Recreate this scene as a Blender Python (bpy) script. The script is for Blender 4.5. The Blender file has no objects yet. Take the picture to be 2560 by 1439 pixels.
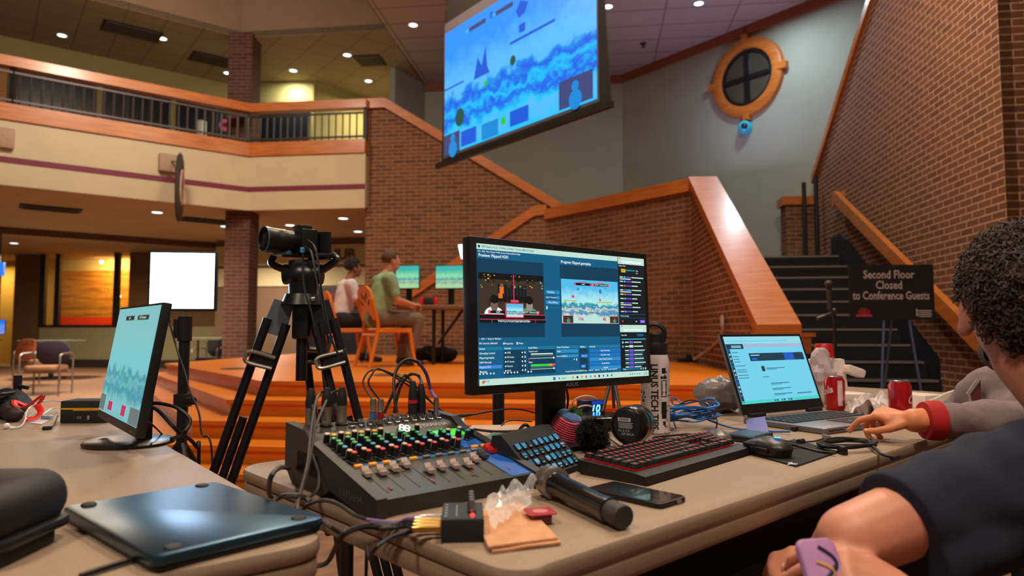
import bpy, bmesh, math, random
from mathutils import Vector, Matrix, noise
random.seed(7)
S = bpy.context.scene
C = S.collection
V3 = Vector
# ------------------------------------------------------------------ camera
ZC, PITCH, FPX = 1.02, math.radians(3.54), 2560 * 24 / 36
camd = bpy.data.cameras.new('camera'); cam = bpy.data.objects.new('camera', camd); C.objects.link(cam)
camd.lens = 24; camd.sensor_width = 36; camd.clip_start = 0.02; camd.clip_end = 100
cam.location = (0, 0, ZC); cam.rotation_euler = (math.pi / 2 + PITCH, 0, 0)
camd.dof.use_dof = True; camd.dof.focus_distance = 1.72; camd.dof.aperture_fstop = 3.6
S.camera = cam
S.view_settings.view_transform = 'Standard'; S.view_settings.look = 'None'
S.view_settings.gamma = 1; S.view_settings.exposure = 0.0; S.view_settings.use_curve_mapping = False
# ------------------------------------------------------------------ world
w = bpy.data.worlds.new('world'); S.world = w; w.use_nodes = True
bg = w.node_tree.nodes['Background']; bg.inputs[0].default_value = (1.0, .78, .58, 1); bg.inputs[1].default_value = .12
# ------------------------------------------------------------------ large room lights (ceiling downlights above the frame, and an added tint lamp)
def area(name, loc, size, power, col, target=None):
    l = bpy.data.lights.new(name, 'AREA'); l.shape = 'DISK'; l.size = size; l.energy = power; l.color = col
    o = bpy.data.objects.new(name, l); C.objects.link(o); o.location = loc
    if target is not None:
        o.rotation_euler = (V3(target) - V3(loc)).to_track_quat('-Z', 'Y').to_euler()
    return o
WARM = (1.0, .8, .54); COOL = (.72, .9, 1.0); NEUT = (1.0, .84, .66)
area('stage_downlight', (-1.6, 6.9, 6.3), .5, 170, WARM)
area('stage_downlight', (1.0, 4.6, 6.3), .5, 120, WARM)
area('table_downlight', (.9, .2, 4.2), .6, 84, NEUT)
area('table_downlight', (-1.5, -.4, 4.2), .6, 84, NEUT)
area('stair_downlight', (2.6, 5.6, 6.3), .5, 150, NEUT)
area('landing_tint_fill', (3.4, 11.2, 3.4), .5, 26, (.66, .6, 1), (2.6, 10.4, 6.5))  # added purple lamp without a fixture, tints the ceiling and upper wall
area('landing_downlight', (4.0, 10.6, 6.3), .3, 46, COOL)
area('gallery_downlight', (-4.5, 7.6, 6.0), .6, 130, NEUT, (-7, 11.5, 3.6))
area('hall_downlight', (-6.5, 10.5, 2.6), .8, 150, NEUT)
area('hall_downlight', (-5.5, 14.5, 2.6), .8, 150, NEUT)
area('hall_downlight', (-10, 14.5, 2.6), .8, 190, WARM)
# ------------------------------------------------------------------ unprojection: photo pixel -> place in the room
cp, sp = math.cos(PITCH), math.sin(PITCH)
def ray(px, py):
    a = (px - 1280) / FPX; b = (719.5 - py) / FPX
    return V3((a, cp - b * sp, sp + b * cp))
def P(px, py, d):
    r = ray(px, py); return V3((0, 0, ZC)) + r * (d / r.y)
TZ = 0.745; SZ = 0.61; F2 = 4.14; CZ = 6.5
def Z(px, py, z=TZ):
    r = ray(px, py); return V3((0, 0, ZC)) + r * ((z - ZC) / r.z)
def hd(deg):
    a = math.radians(deg); return V3((math.sin(a), math.cos(a), 0))
def yaw(deg):       # rotation about z so that local +x points to heading deg (clockwise from forward)
    return math.radians(90 - deg)
UB, VB, WB, NB = hd(52), hd(-38), hd(97), hd(7)
UT, VT = hd(50), hd(-40)
# ------------------------------------------------------------------ materials
def lin(c):
    f = lambda v: v / 12.92 if v <= .04045 else ((v + .055) / 1.055) ** 2.4
    return tuple(f(x / 255) for x in c[:3]) + (1,)
_m = {}
def M(name, col, rough=.5, metal=0, var=.1, vs=30, es=0, ecol=None, bump=0, bs=200, coat=0, trans=0, ior=1.45, sheen=0, spec=.5, alpha=1):
    if name in _m: return _m[name]
    m = bpy.data.materials.new(name); m.use_nodes = True; nt = m.node_tree; b = nt.nodes['Principled BSDF']
    c = lin(col)
    tc = nt.nodes.new('ShaderNodeTexCoord')
    if var:
        n = nt.nodes.new('ShaderNodeTexNoise'); n.inputs['Scale'].default_value = vs; n.inputs['Detail'].default_value = 3
        r = nt.nodes.new('ShaderNodeValToRGB'); nt.links.new(tc.outputs['Object'], n.inputs['Vector']); nt.links.new(n.outputs['Fac'], r.inputs[0])
        r.color_ramp.elements[0].position = .3; r.color_ramp.elements[1].position = .7
        r.color_ramp.elements[0].color = tuple(x * (1 - var) for x in c[:3]) + (1,); r.color_ramp.elements[1].color = tuple(min(1, x * (1 + var)) for x in c[:3]) + (1,)
        nt.links.new(r.outputs[0], b.inputs['Base Color'])
    else: b.inputs['Base Color'].default_value = c
    b.inputs['Roughness'].default_value = rough; b.inputs['Metallic'].default_value = metal; b.inputs['Specular IOR Level'].default_value = spec
    if coat: b.inputs['Coat Weight'].default_value = coat; b.inputs['Coat Roughness'].default_value = .15
    if trans: b.inputs['Transmission Weight'].default_value = trans; b.inputs['IOR'].default_value = ior
    if sheen: b.inputs['Sheen Weight'].default_value = sheen
    if alpha < 1: b.inputs['Alpha'].default_value = alpha
    if es: b.inputs['Emission Color'].default_value = lin(ecol or col); b.inputs['Emission Strength'].default_value = es
    if bump:
        n2 = nt.nodes.new('ShaderNodeTexNoise'); n2.inputs['Scale'].default_value = bs; n2.inputs['Detail'].default_value = 4
        bp = nt.nodes.new('ShaderNodeBump'); bp.inputs['Strength'].default_value = bump; bp.inputs['Distance'].default_value = .002
        nt.links.new(tc.outputs['Object'], n2.inputs['Vector']); nt.links.new(n2.outputs['Fac'], bp.inputs['Height']); nt.links.new(bp.outputs[0], b.inputs['Normal'])
    _m[name] = m; return m
def E(name, col, s=1.0):     # lit screen / lamp surface
    if name in _m: return _m[name]
    m = bpy.data.materials.new(name); m.use_nodes = True; b = m.node_tree.nodes['Principled BSDF']
    b.inputs['Base Color'].default_value = (.01, .01, .01, 1); b.inputs['Roughness'].default_value = .25
    b.inputs['Emission Color'].default_value = lin(col); b.inputs['Emission Strength'].default_value = s
    _m[name] = m; return m
def uvnode(nt): return nt.nodes.new('ShaderNodeTexCoord').outputs['UV']
def brickmat(name, c1, c2, mortar, bw=.203, bh=.0677, ms=.008, bias=0.0):
    m = bpy.data.materials.new(name); m.use_nodes = True; nt = m.node_tree; b = nt.nodes['Principled BSDF']
    uv = uvnode(nt); t = nt.nodes.new('ShaderNodeTexBrick'); nt.links.new(uv, t.inputs['Vector'])
    t.inputs['Scale'].default_value = 1; t.inputs['Brick Width'].default_value = bw + .01; t.inputs['Row Height'].default_value = bh; t.inputs['Mortar Size'].default_value = ms
    t.inputs['Mortar Smooth'].default_value = .2; t.inputs['Bias'].default_value = bias
    t.inputs['Color1'].default_value = lin(c1); t.inputs['Color2'].default_value = lin(c2); t.inputs['Mortar'].default_value = lin(mortar)
    n = nt.nodes.new('ShaderNodeTexNoise'); n.inputs['Scale'].default_value = 18; nt.links.new(uv, n.inputs['Vector'])
    mx = nt.nodes.new('ShaderNodeMixRGB'); mx.blend_type = 'OVERLAY'; mx.inputs[0].default_value = .35
    nt.links.new(t.outputs['Color'], mx.inputs[1]); nt.links.new(n.outputs['Fac'], mx.inputs[2]); nt.links.new(mx.outputs[0], b.inputs['Base Color'])
    bp = nt.nodes.new('ShaderNodeBump'); bp.inputs['Strength'].default_value = .6; bp.inputs['Distance'].default_value = .006; bp.invert = True
    nt.links.new(t.outputs['Fac'], bp.inputs['Height']); nt.links.new(bp.outputs[0], b.inputs['Normal']); b.inputs['Roughness'].default_value = .85
    _m[name] = m; return m
def woodmat(name, c1, c2, rough=.35, sx=1.2, sy=14, coat=.3):
    m = bpy.data.materials.new(name); m.use_nodes = True; nt = m.node_tree; b = nt.nodes['Principled BSDF']
    mp = nt.nodes.new('ShaderNodeMapping'); mp.inputs['Scale'].default_value = (sx, sy, sy); nt.links.new(uvnode(nt), mp.inputs['Vector'])
    n = nt.nodes.new('ShaderNodeTexNoise'); n.inputs['Scale'].default_value = 2.2; n.inputs['Detail'].default_value = 5; n.inputs['Distortion'].default_value = .6
    nt.links.new(mp.outputs[0], n.inputs['Vector'])
    r = nt.nodes.new('ShaderNodeValToRGB'); nt.links.new(n.outputs['Fac'], r.inputs[0]); r.color_ramp.elements[0].position = .32; r.color_ramp.elements[1].position = .68
    r.color_ramp.elements[0].color = lin(c1); r.color_ramp.elements[1].color = lin(c2); nt.links.new(r.outputs[0], b.inputs['Base Color'])
    b.inputs['Roughness'].default_value = rough; b.inputs['Coat Weight'].default_value = coat; b.inputs['Coat Roughness'].default_value = .2
    _m[name] = m; return m
def tilemat(name, c, line, w, h, ms=.02, rough=.9):
    m = bpy.data.materials.new(name); m.use_nodes = True; nt = m.node_tree; b = nt.nodes['Principled BSDF']; uv = uvnode(nt)
    t = nt.nodes.new('ShaderNodeTexBrick'); nt.links.new(uv, t.inputs['Vector']); t.offset = 0; t.inputs['Scale'].default_value = 1
    t.inputs['Brick Width'].default_value = w; t.inputs['Row Height'].default_value = h; t.inputs['Mortar Size'].default_value = ms
    t.inputs['Color1'].default_value = lin(c); t.inputs['Color2'].default_value = lin(tuple(x * .97 for x in c)); t.inputs['Mortar'].default_value = lin(line)
    nt.links.new(t.outputs['Color'], b.inputs['Base Color']); b.inputs['Roughness'].default_value = rough
    _m[name] = m; return m
def gamemat(name, sky1, sky2, land, dark, acc, s=1.0, sc=1.0):   # a blurry, bright landscape picture on a screen
    m = bpy.data.materials.new(name); m.use_nodes = True; nt = m.node_tree; b = nt.nodes['Principled BSDF']; uv = uvnode(nt); L = nt.links.new; N = nt.nodes.new
    sep = N('ShaderNodeSeparateXYZ'); L(uv, sep.inputs[0])
    n = N('ShaderNodeTexNoise'); n.inputs['Scale'].default_value = 5 * sc; n.inputs['Detail'].default_value = 6; n.inputs['Roughness'].default_value = .62; L(uv, n.inputs['Vector'])
    a = N('ShaderNodeMath'); a.operation = 'MULTIPLY_ADD'; a.inputs[1].default_value = .38; L(n.outputs['Fac'], a.inputs[0]); L(sep.outputs['Y'], a.inputs[2])
    r = N('ShaderNodeValToRGB'); L(a.outputs[0], r.inputs[0]); e = r.color_ramp.elements
    e[0].position = .18; e[0].color = lin(land); e[1].position = 1.15 if False else 1.0; e[1].color = lin(sky1)
    for p, c in ((.30, sky2), (.36, land), (.44, dark), (.50, land), (.57, dark), (.62, acc), (.66, sky2), (.74, sky2)):
        k = e.new(p); k.color = lin(c)
    L(r.outputs[0], b.inputs['Emission Color']); b.inputs['Emission Strength'].default_value = s; b.inputs['Base Color'].default_value = (.01, .01, .01, 1); b.inputs['Roughness'].default_value = .3
    _m[name] = m; return m
# ------------------------------------------------------------------ mesh building
ROT = lambda ax, deg: Matrix.Rotation(math.radians(deg), 4, ax)
TR = lambda *a: Matrix.Translation(V3(a if len(a) > 1 else a[0]))
def frame(o, x, z):      # matrix with local x along x, local z along z
    x = V3(x).normalized(); z = V3(z); z = (z - x * z.dot(x)).normalized(); y = z.cross(x)
    m = Matrix((x, y, z)).transposed().to_4x4(); m.translation = V3(o); return m
def smoothpts(pts, n=6):
    pts = [V3(p) for p in pts]
    if len(pts) < 3: return pts
    out = []; q = [pts[0] * 2 - pts[1]] + pts + [pts[-1] * 2 - pts[-2]]
    for i in range(1, len(q) - 2):
        a, b, c, d = q[i - 1:i + 3]
        for k in range(n):
            t = k / n
            out.append(.5 * ((2 * b) + (c - a) * t + (2 * a - 5 * b + 4 * c - d) * t * t + (3 * b - a - 3 * c + d) * t ** 3))
    return out + [pts[-1]]
_txt = {}
class MB:
    def __init__(s): s.bm = bmesh.new(); s.uv = s.bm.loops.layers.uv.new('UVMap')
    def _add(s, vs, fs, mat, Mx=None):
        bv = [s.bm.verts.new(Mx @ V3(v) if Mx else v) for v in vs]; out = []
        for f in fs:
            try: bf = s.bm.faces.new([bv[i] for i in f]); bf.material_index = mat; out.append(bf)
            except ValueError: pass
        return bv, out
    def box(s, c, d, mat=0, Mx=None, bev=0, seg=2):
        x, y, z = d[0] / 2, d[1] / 2, d[2] / 2; c = V3(c)
        vs = [c + V3(p) for p in ((-x, -y, -z), (x, -y, -z), (x, y, -z), (-x, y, -z), (-x, -y, z), (x, -y, z), (x, y, z), (-x, y, z))]
        bv, fs = s._add(vs, [(0, 3, 2, 1), (4, 5, 6, 7), (0, 1, 5, 4), (1, 2, 6, 5), (2, 3, 7, 6), (3, 0, 4, 7)], mat, Mx)
        if bev:
            es = list({e for f in fs for e in f.edges})
            r = bmesh.ops.bevel(s.bm, geom=es, offset=bev, segments=seg, profile=.6, affect='EDGES', clamp_overlap=True)
            for f in r['faces']: f.material_index = mat
        return s
    def rbox(s, c, d, r, mat=0, Mx=None, bev=0, n=6):   # box with rounded vertical corners
        x, y = d[0] / 2, d[1] / 2; pl = []
        for cx, cy, a0 in ((x - r, y - r, 0), (-x + r, y - r, 90), (-x + r, -y + r, 180), (x - r, -y + r, 270)):
            for k in range(n + 1):
                a = math.radians(a0 + 90 * k / n); pl.append((c[0] + cx + r * math.cos(a), c[1] + cy + r * math.sin(a)))
        return s.prism(pl, c[2] - d[2] / 2, c[2] + d[2] / 2, mat, Mx, bev)
    def prism(s, pl, z0, z1, mat=0, Mx=None, bev=0):
        n = len(pl)
        if bev:
            cx = sum(p[0] for p in pl) / n; cy = sum(p[1] for p in pl) / n; rings = []
            def inset(t):
                out = []
                for p in pl:
                    v = V3((p[0] - cx, p[1] - cy)); L = v.length; out.append((cx + v.x * (1 - t / L), cy + v.y * (1 - t / L)))
                return out
            lv = [(inset(bev), z0), (inset(bev * .3), z0 + bev * .3), (pl, z0 + bev), (pl, z1 - bev), (inset(bev * .3), z1 - bev * .3), (inset(bev), z1)]
        else: lv = [(pl, z0), (pl, z1)]
        vs = [(p[0], p[1], z) for q, z in lv for p in q]; fs = [tuple(range(n))[::-1], tuple(range(n * (len(lv) - 1), n * len(lv)))]
        for k in range(len(lv) - 1):
            for i in range(n): j = (i + 1) % n; fs.append((k * n + i, k * n + j, k * n + n + j, k * n + n + i))
        s._add(vs, fs, mat, Mx); return s
    def ext(s, pts, vec, mat=0, Mx=None):    # extrude a planar 3d polygon along vec
        n = len(pts); vec = V3(vec); vs = [V3(p) for p in pts] + [V3(p) + vec for p in pts]
        fs = [tuple(range(n))[::-1], tuple(range(n, 2 * n))] + [(i, (i + 1) % n, n + (i + 1) % n, n + i) for i in range(n)]
        _, f = s._add(vs, fs, mat, Mx); bmesh.ops.recalc_face_normals(s.bm, faces=f); return s
    def poly(s, pts, mat=0, Mx=None, uvs=None):
        _, f = s._add(pts, [tuple(range(len(pts)))], mat, Mx)
        if uvs and f:
            for l, u in zip(f[0].loops, uvs): l[s.uv].uv = u
        return s
    def cyl(s, p0, p1, r0, r1=None, seg=14, mat=0, cap=True, Mx=None):
        p0, p1 = V3(p0), V3(p1); r1 = r0 if r1 is None else r1; z = (p1 - p0).normalized(); x = z.orthogonal().normalized(); y = z.cross(x); vs = []
        for p, r in ((p0, r0), (p1, r1)):
            for k in range(seg): a = 2 * math.pi * k / seg; vs.append(p + x * (r * math.cos(a)) + y * (r * math.sin(a)))
        fs = [(i, (i + 1) % seg, seg + (i + 1) % seg, seg + i) for i in range(seg)]
        if cap: fs += [tuple(range(seg))[::-1], tuple(range(seg, 2 * seg))]
        s._add(vs, fs, mat, Mx); return s
    def tube(s, pts, r, seg=7, mat=0, n=6, Mx=None, flat=None):
        pts = smoothpts(pts, n) if n > 1 else [V3(p) for p in pts]; vs = []; fs = []; up = None
        for i, p in enumerate(pts):
            t = (pts[min(i + 1, len(pts) - 1)] - pts[max(i - 1, 0)]).normalized()
            x = t.orthogonal().normalized() if up is None else (up - t * up.dot(t))
            x = x.normalized() if x.length > 1e-6 else t.orthogonal().normalized(); up = x; y = t.cross(x)
            rr = r(i / (len(pts) - 1)) if callable(r) else r
            for k in range(seg): a = 2 * math.pi * k / seg; vs.append(p + x * (rr * math.cos(a)) + y * (rr * math.sin(a) * (flat or 1)))
        for i in range(len(pts) - 1):
            for k in range(seg): k2 = (k + 1) % seg; fs.append((i * seg + k, i * seg + k2, (i + 1) * seg + k2, (i + 1) * seg + k))
        fs += [tuple(range(seg))[::-1], tuple(range(len(vs) - seg, len(vs)))]
        s._add(vs, fs, mat, Mx); return s
    def lathe(s, prof, seg=24, mat=0, Mx=None, mats=None, cap=True):
        n = len(prof); vs = []; m0 = mat
        for r, z in prof:
            for k in range(seg): a = 2 * math.pi * k / seg; vs.append((max(r, 1e-5) * math.cos(a), max(r, 1e-5) * math.sin(a), z))
        bv = [s.bm.verts.new(Mx @ V3(v) if Mx else v) for v in vs]
        for i in range(n - 1):
            for k in range(seg):
                k2 = (k + 1) % seg; f = s.bm.faces.new([bv[i * seg + k], bv[i * seg + k2], bv[(i + 1) * seg + k2], bv[(i + 1) * seg + k]]); f.material_index = mats[i] if mats else m0
        for idx, rv in ((0, True), (n - 1, False)) if cap else ():
            ring = [bv[idx * seg + k] for k in range(seg)]; f = s.bm.faces.new(ring[::-1] if rv else ring); f.material_index = (mats[0 if rv else -1] if mats else m0)
        return s
    def sph(s, c, r, mat=0, u=16, v=10, Mx=None):
        if not hasattr(r, '__len__'): r = (r, r, r)
        m = TR(c) @ Matrix.Diagonal((r[0], r[1], r[2], 1)); m = Mx @ m if Mx else m
        g = bmesh.ops.create_uvsphere(s.bm, u_segments=u, v_segments=v, radius=1, matrix=m)
        for f in {f for vt in g['verts'] for f in vt.link_faces}: f.material_index = mat
        return s
    def text(s, txt, size, Mx, mat=0, align='LEFT', ext=0, sx=1, bold=0):
        key = (txt, align, ext, bold)
        if key not in _txt:
            cu = bpy.data.curves.new('t', 'FONT'); cu.body = txt; cu.size = 1; cu.align_x = align; cu.align_y = 'CENTER'; cu.extrude = ext; cu.offset = bold; cu.resolution_u = 2
            ob = bpy.data.objects.new('t', cu); me = ob.to_mesh(); _txt[key] = ([v.co.copy() for v in me.vertices], [tuple(p.vertices) for p in me.polygons])
            ob.to_mesh_clear(); bpy.data.objects.remove(ob); bpy.data.curves.remove(cu)
        vs, fs = _txt[key]; s._add([(v.x * size * sx, v.y * size, v.z) for v in vs], fs, mat, Mx); return s
    def jitter(s, amp, sc, seed=0):
        for v in s.bm.verts:
            q = v.co * sc + V3((seed, seed * 1.7, 0)); v.co += V3((noise.noise(q), noise.noise(q + V3((31, 0, 0))), noise.noise(q + V3((0, 57, 0))))) * amp
        return s
    def build(s, name, mats, parent=None, smooth=35, uvw=False, Mx=None):
        if uvw:
            for f in s.bm.faces:
                f.normal_update(); nn = f.normal
                t = V3((0, 0, 1)).cross(nn).normalized() if abs(nn.z) < .7 else None
                for l in f.loops: l[s.uv].uv = (l.vert.co.dot(t), l.vert.co.z) if t else ((l.vert.co.dot(uvw[0]), l.vert.co.dot(uvw[1])) if uvw is not True else (l.vert.co.x, l.vert.co.y))
        me = bpy.data.meshes.new(name); s.bm.to_mesh(me); s.bm.free()
        for m in (mats if isinstance(mats, (list, tuple)) else [mats]): me.materials.append(m)
        if smooth: me.shade_smooth(); me.set_sharp_from_angle(angle=math.radians(smooth))
        o = bpy.data.objects.new(name, me); C.objects.link(o)
        if parent: o.parent = parent
        if Mx is not None: o.matrix_basis = Mx
        return o
def tag(o, label, cat, group=None, kind=None):
    o['label'] = label; o['category'] = cat
    if group: o['group'] = group
    if kind: o['kind'] = kind
    return o
def struct(o): o['kind'] = 'structure'; return o
def thing(name, label, cat, loc=(0, 0, 0), rz=0, group=None):
    o = bpy.data.objects.new(name, None); C.objects.link(o); o.location = loc; o.rotation_euler = (0, 0, rz); o.empty_display_size = .05
    return tag(o, label, cat, group)
def dup(root, label, loc=None, rz=None):
    def cpy(o, par):
        c = o.copy(); C.objects.link(c)
        if par: c.parent = par
        for ch in list(kids.get(o.name, [])): cpy(ch, c)
        return c
    kids = {}
    for o in C.objects:
        if o.parent: kids.setdefault(o.parent.name, []).append(o)
    r = cpy(root, None); r['label'] = label
    if loc is not None: r.location = loc
    if rz is not None: r.rotation_euler = (0, 0, rz)
    return r
def blob(name, items, mat, parent=None, voxel=.01, it=6, fac=.5, fn=None, smooth=60):   # limbs and masses fused into ONE continuous skin
    m = MB()
    for q in items:
        if q[0] == 'c':
            _, a, ra, b, rb = q; m.cyl(a, b, ra, rb, 16); m.sph(a, ra * .995, u=16, v=10); m.sph(b, rb * .995, u=16, v=10)
        elif q[0] == 's': m.sph(q[1], q[2], u=20, v=12, Mx=(q[3] if len(q) > 3 else None))
    o = m.build(name, mat, None, 0)
    r = o.modifiers.new('r', 'REMESH'); r.mode = 'VOXEL'; r.voxel_size = voxel
    sm = o.modifiers.new('s', 'SMOOTH'); sm.iterations = it; sm.factor = fac
    dg = bpy.context.evaluated_depsgraph_get(); me = bpy.data.meshes.new_from_object(o.evaluated_get(dg)); old = o.data
    o.modifiers.clear(); o.data = me; bpy.data.meshes.remove(old); me.name = name
    if fn:
        pr = [(v.co.copy(), v.normal.copy()) for v in me.vertices]
        for v, (c, n) in zip(me.vertices, pr): v.co = fn(c, n)
    me.shade_smooth()
    if parent: o.parent = parent
    return o
# ================================================================== THE ROOM
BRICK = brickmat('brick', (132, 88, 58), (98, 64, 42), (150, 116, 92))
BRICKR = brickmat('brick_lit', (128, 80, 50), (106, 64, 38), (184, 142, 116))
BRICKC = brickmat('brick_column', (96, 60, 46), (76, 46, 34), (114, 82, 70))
OAK = woodmat('oak_trim', (176, 92, 30), (206, 122, 50), .4)
OAKS = woodmat('stage_oak', (208, 108, 2), (232, 130, 8), .42, 1.2, 10, .08)
CREAM = M('cream_paint', (206, 190, 156), .7, vs=3, var=.04)
MAROON = M('maroon_paint', (120, 34, 60), .6)
GREYP = M('grey_green_paint', (160, 162, 150), .75, vs=2, var=.04)
OCHRE = M('ochre_paint', (150, 134, 84), .8, vs=2, var=.05)
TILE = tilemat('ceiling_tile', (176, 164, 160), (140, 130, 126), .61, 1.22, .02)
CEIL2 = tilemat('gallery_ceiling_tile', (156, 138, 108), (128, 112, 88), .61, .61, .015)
SOFF = M('soffit_paint', (176, 150, 118), .85, vs=2, var=.05)
CARPET = M('brown_carpet', (130, 96, 74), .95, vs=9, var=.22, bump=.4, bs=160)
DARKG = M('dark_glass', (22, 24, 32), .25, vs=3)
BLACK = M('black_plastic', (20, 20, 23), .42, vs=20)
BLACKM = M('black_matte', (24, 24, 27), .7, vs=20, bump=.15, bs=300)
def VPl(px, py, p0, d):     # where a sight line meets the vertical plane through p0 along d
    r = ray(px, py); n = V3((d.y, -d.x, 0)); o = V3((0, 0, ZC)); return o + r * ((V3(p0) - o).dot(n) / r.dot(n))
def wallpoly(name, pts, thick, mat, parent=None):
    m = MB(); m.ext(pts, thick); return m.build(name, mat, parent, 0, uvw=True)
def bar(m, a, b, depth, h, mat=0):     # beam from a to b (top edge), depth vector, height h
    a, b = V3(a), V3(b); m.ext([a, b, b - V3((0, 0, h)), a - V3((0, 0, h))], depth, mat); return m
def z_(p, z): return V3((p[0], p[1], z))
# floor
m = MB(); m.box((0, 12, -.05), (44, 40, .1)); struct(m.build('floor', CARPET, None, 0, uvw=True))
# ceilings
A1, A2 = V3((-1.945, 14.95, 0)), V3((2.37, 14.42, 0)); A0 = V3((-2.44, 13.96, 0)); A3 = A2 - VB * 8.2
L0 = V3((-5.09, 12.52, 0)); L2 = V3((-2.27, 12.17, 0))
def slab(m, pts, z, t=.12): m.ext([z_(p, z) for p in pts], (0, 0, t))
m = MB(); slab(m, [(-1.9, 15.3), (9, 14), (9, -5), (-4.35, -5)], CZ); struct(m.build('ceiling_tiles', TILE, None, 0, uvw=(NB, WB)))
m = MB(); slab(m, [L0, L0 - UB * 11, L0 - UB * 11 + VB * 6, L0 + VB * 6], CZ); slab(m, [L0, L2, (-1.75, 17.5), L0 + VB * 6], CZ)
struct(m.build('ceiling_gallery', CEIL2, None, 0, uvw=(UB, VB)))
m = MB(); m.ext([z_(L0, CZ + .006), z_(L0 - UB * 11, CZ + .006), z_(L0 - UB * 11, 7.7), z_(L0, 7.7)], VB * .1); m.ext([z_(L0, CZ + .006), z_(L2, CZ + .006), z_(L2, 7.7), z_(L0, 7.7)], NB * .1)
m.ext([z_(L2, CZ), z_((-4.35, -5), CZ), z_((-4.35, -5), 7.7), z_(L2, 7.7)], -WB * .02); m.box((-8, 4, 7.76), (16, 20, .1))
struct(m.build('ceiling_recess', M('recess_paint', (150, 124, 100), .85, vs=2, var=.04), None, 0))
# gallery (upper floor), its front and soffit
K = P(620, 500, 12); K.z = 0; KR = VPl(916, 400, K, WB); KR.z = 0; KL = K - UB * 9
m = MB(); m.ext([z_(p, 3.16) for p in (K, KR, KR + NB * 6, KR + NB * 14, KL + VB * 16, KL)], (0, 0, .9)); struct(m.build('floor_gallery', SOFF, None, 0))
for nm, a, b, n in (('wall_gallery_left', KL, K, -VB), ('wall_gallery_right', K, KR, -NB)):
    m = MB(); m.ext([z_(a, 3.13), z_(b, 3.13), z_(b, 4.12), z_(a, 4.12)], n * .06); struct(m.build(nm, CREAM, None, 0))
for i, (a, b, n) in enumerate(((KL, K, -VB), (K, KR, -NB))):
    m = MB(); bar(m, z_(a + n * .06, 3.545), z_(b + n * .06, 3.545), n * .012, .085); struct(m.build('trim_%d' % (i + 1), MAROON, None, 0))
    m = MB(); bar(m, z_(a - n * .1, 4.33), z_(b - n * .1, 4.33), n * .2, .24); struct(m.build('trim_%d' % (i + 3), OAK, None, 0, uvw=True))
METG = M('rail_grey_metal', (86, 78, 80), .5, .4); METD = M('rail_dark_metal', (52, 48, 44), .5, .4)
for a, b, n, ns, mt, lab in ((KL, K, -VB, 66, METG, 'long balcony railing with grey balusters and glossy orange oak cap, running off to the left'),
                             (K, KR, -NB, 17, METD, 'short balcony railing with dark balusters beside the big brick stair wall')):
    t = thing('balcony_railing', lab, 'railing', z_((a + b) / 2, 4.33), 0, 'balcony railings'); o0 = t.location.copy()
    c = lambda p, z: z_(p - n * .02, z) - o0
    m = MB(); m.ext([c(a, 5.05) + n * .09, c(b, 5.05) + n * .09, c(b, 4.9) + n * .09, c(a, 4.9) + n * .09], -n * .18); m.build('handrail', OAK, t, 0, uvw=True)
    m = MB(); bar(m, c(a, 4.84), c(b, 4.84), n * .03, .03); bar(m, c(a, 4.42), c(b, 4.42), n * .03, .03); m.build('rail', mt, t, 0)
    m = MB(); m.box((0, 0, .24), (.022, .022, .5)); bal = m.build('baluster', mt, t, 0); L = (b - a).length
    for k in range(ns):
        q = a + (b - a) * ((k + .5) / ns); qq = c(q, 4.35)
        if k == 0: bal.location = qq; continue
        o = bal.copy(); C.objects.link(o); o.location = qq
    for f in ((.3, .62, .995) if ns > 20 else (.985,)):
        m = MB(); q = c(a + (b - a) * f, 4.32); m.box(q + V3((0, 0, .3)), (.06, .06, .6)); m.build('post', METD, t, 0)
# brick columns at the gallery corner
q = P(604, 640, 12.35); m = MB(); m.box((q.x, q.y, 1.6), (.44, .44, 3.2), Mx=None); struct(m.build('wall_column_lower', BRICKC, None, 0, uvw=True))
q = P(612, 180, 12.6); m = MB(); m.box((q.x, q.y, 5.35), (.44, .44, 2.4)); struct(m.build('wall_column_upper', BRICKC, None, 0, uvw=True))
# gallery back walls and dark shop fronts
G1 = K + VB * 3.3; D1 = P(640, 192, 14.8); D2 = P(785, 190, 14.7); D3 = P(975, 245, 16.4)
m = MB(); m.ext([z_(G1 - UB * 10, 4.1), z_(G1 + UB * .7, 4.1), z_(G1 + UB * .7, CZ), z_(G1 - UB * 10, CZ)], VB * .1)
m.ext([z_(G1 + UB * .7, 4.1), z_(D1, 4.1), z_(D1, CZ), z_(G1 + UB * .7, CZ)], VB * .1)
m.ext([z_(D1, 4.1), z_(D2, 4.1), z_(D2, CZ), z_(D1, CZ)], NB * .1); m.ext([z_(D2, 4.1), z_(D3, 4.1), z_(D3, CZ), z_(D2, CZ)], VB * .1); struct(m.build('wall_gallery_back', OCHRE, None, 0))
GW = M('gallery_wood', (170, 112, 34), .6)
for i, (f0, f1, z1, mt, nm) in enumerate(((-9.2, -7.3, 5.95, DARKG, 'window'), (-7.1, -5.05, 5.95, DARKG, 'window'), (-4.5, -3.85, 5.4, DARKG, 'door'), (-3.35, -2.0, 5.95, DARKG, 'window'), (-1.9, -.65, 5.95, DARKG, 'window'), (-.55, .65, 5.95, DARKG, 'window'))):
    m = MB(); a, b = G1 + UB * f0, G1 + UB * f1; m.ext([z_(a, 4.2), z_(b, 4.2), z_(b, z1), z_(a, z1)], -VB * .04)
    for f in (.33, .66): p = a + (b - a) * f; bar(m, z_(p, z1), z_(p + UB * .05, z1), -VB * .06, z1 - 4.2, 1)
    struct(m.build('%s_%d' % (nm, i + 1), [mt, BLACK], None, 0))
m = MB()
for f in (-4.95, -3.75): bar(m, z_(G1 + UB * f, 5.9), z_(G1 + UB * (f + .35), 5.9), -VB * .05, 1.8)
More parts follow.
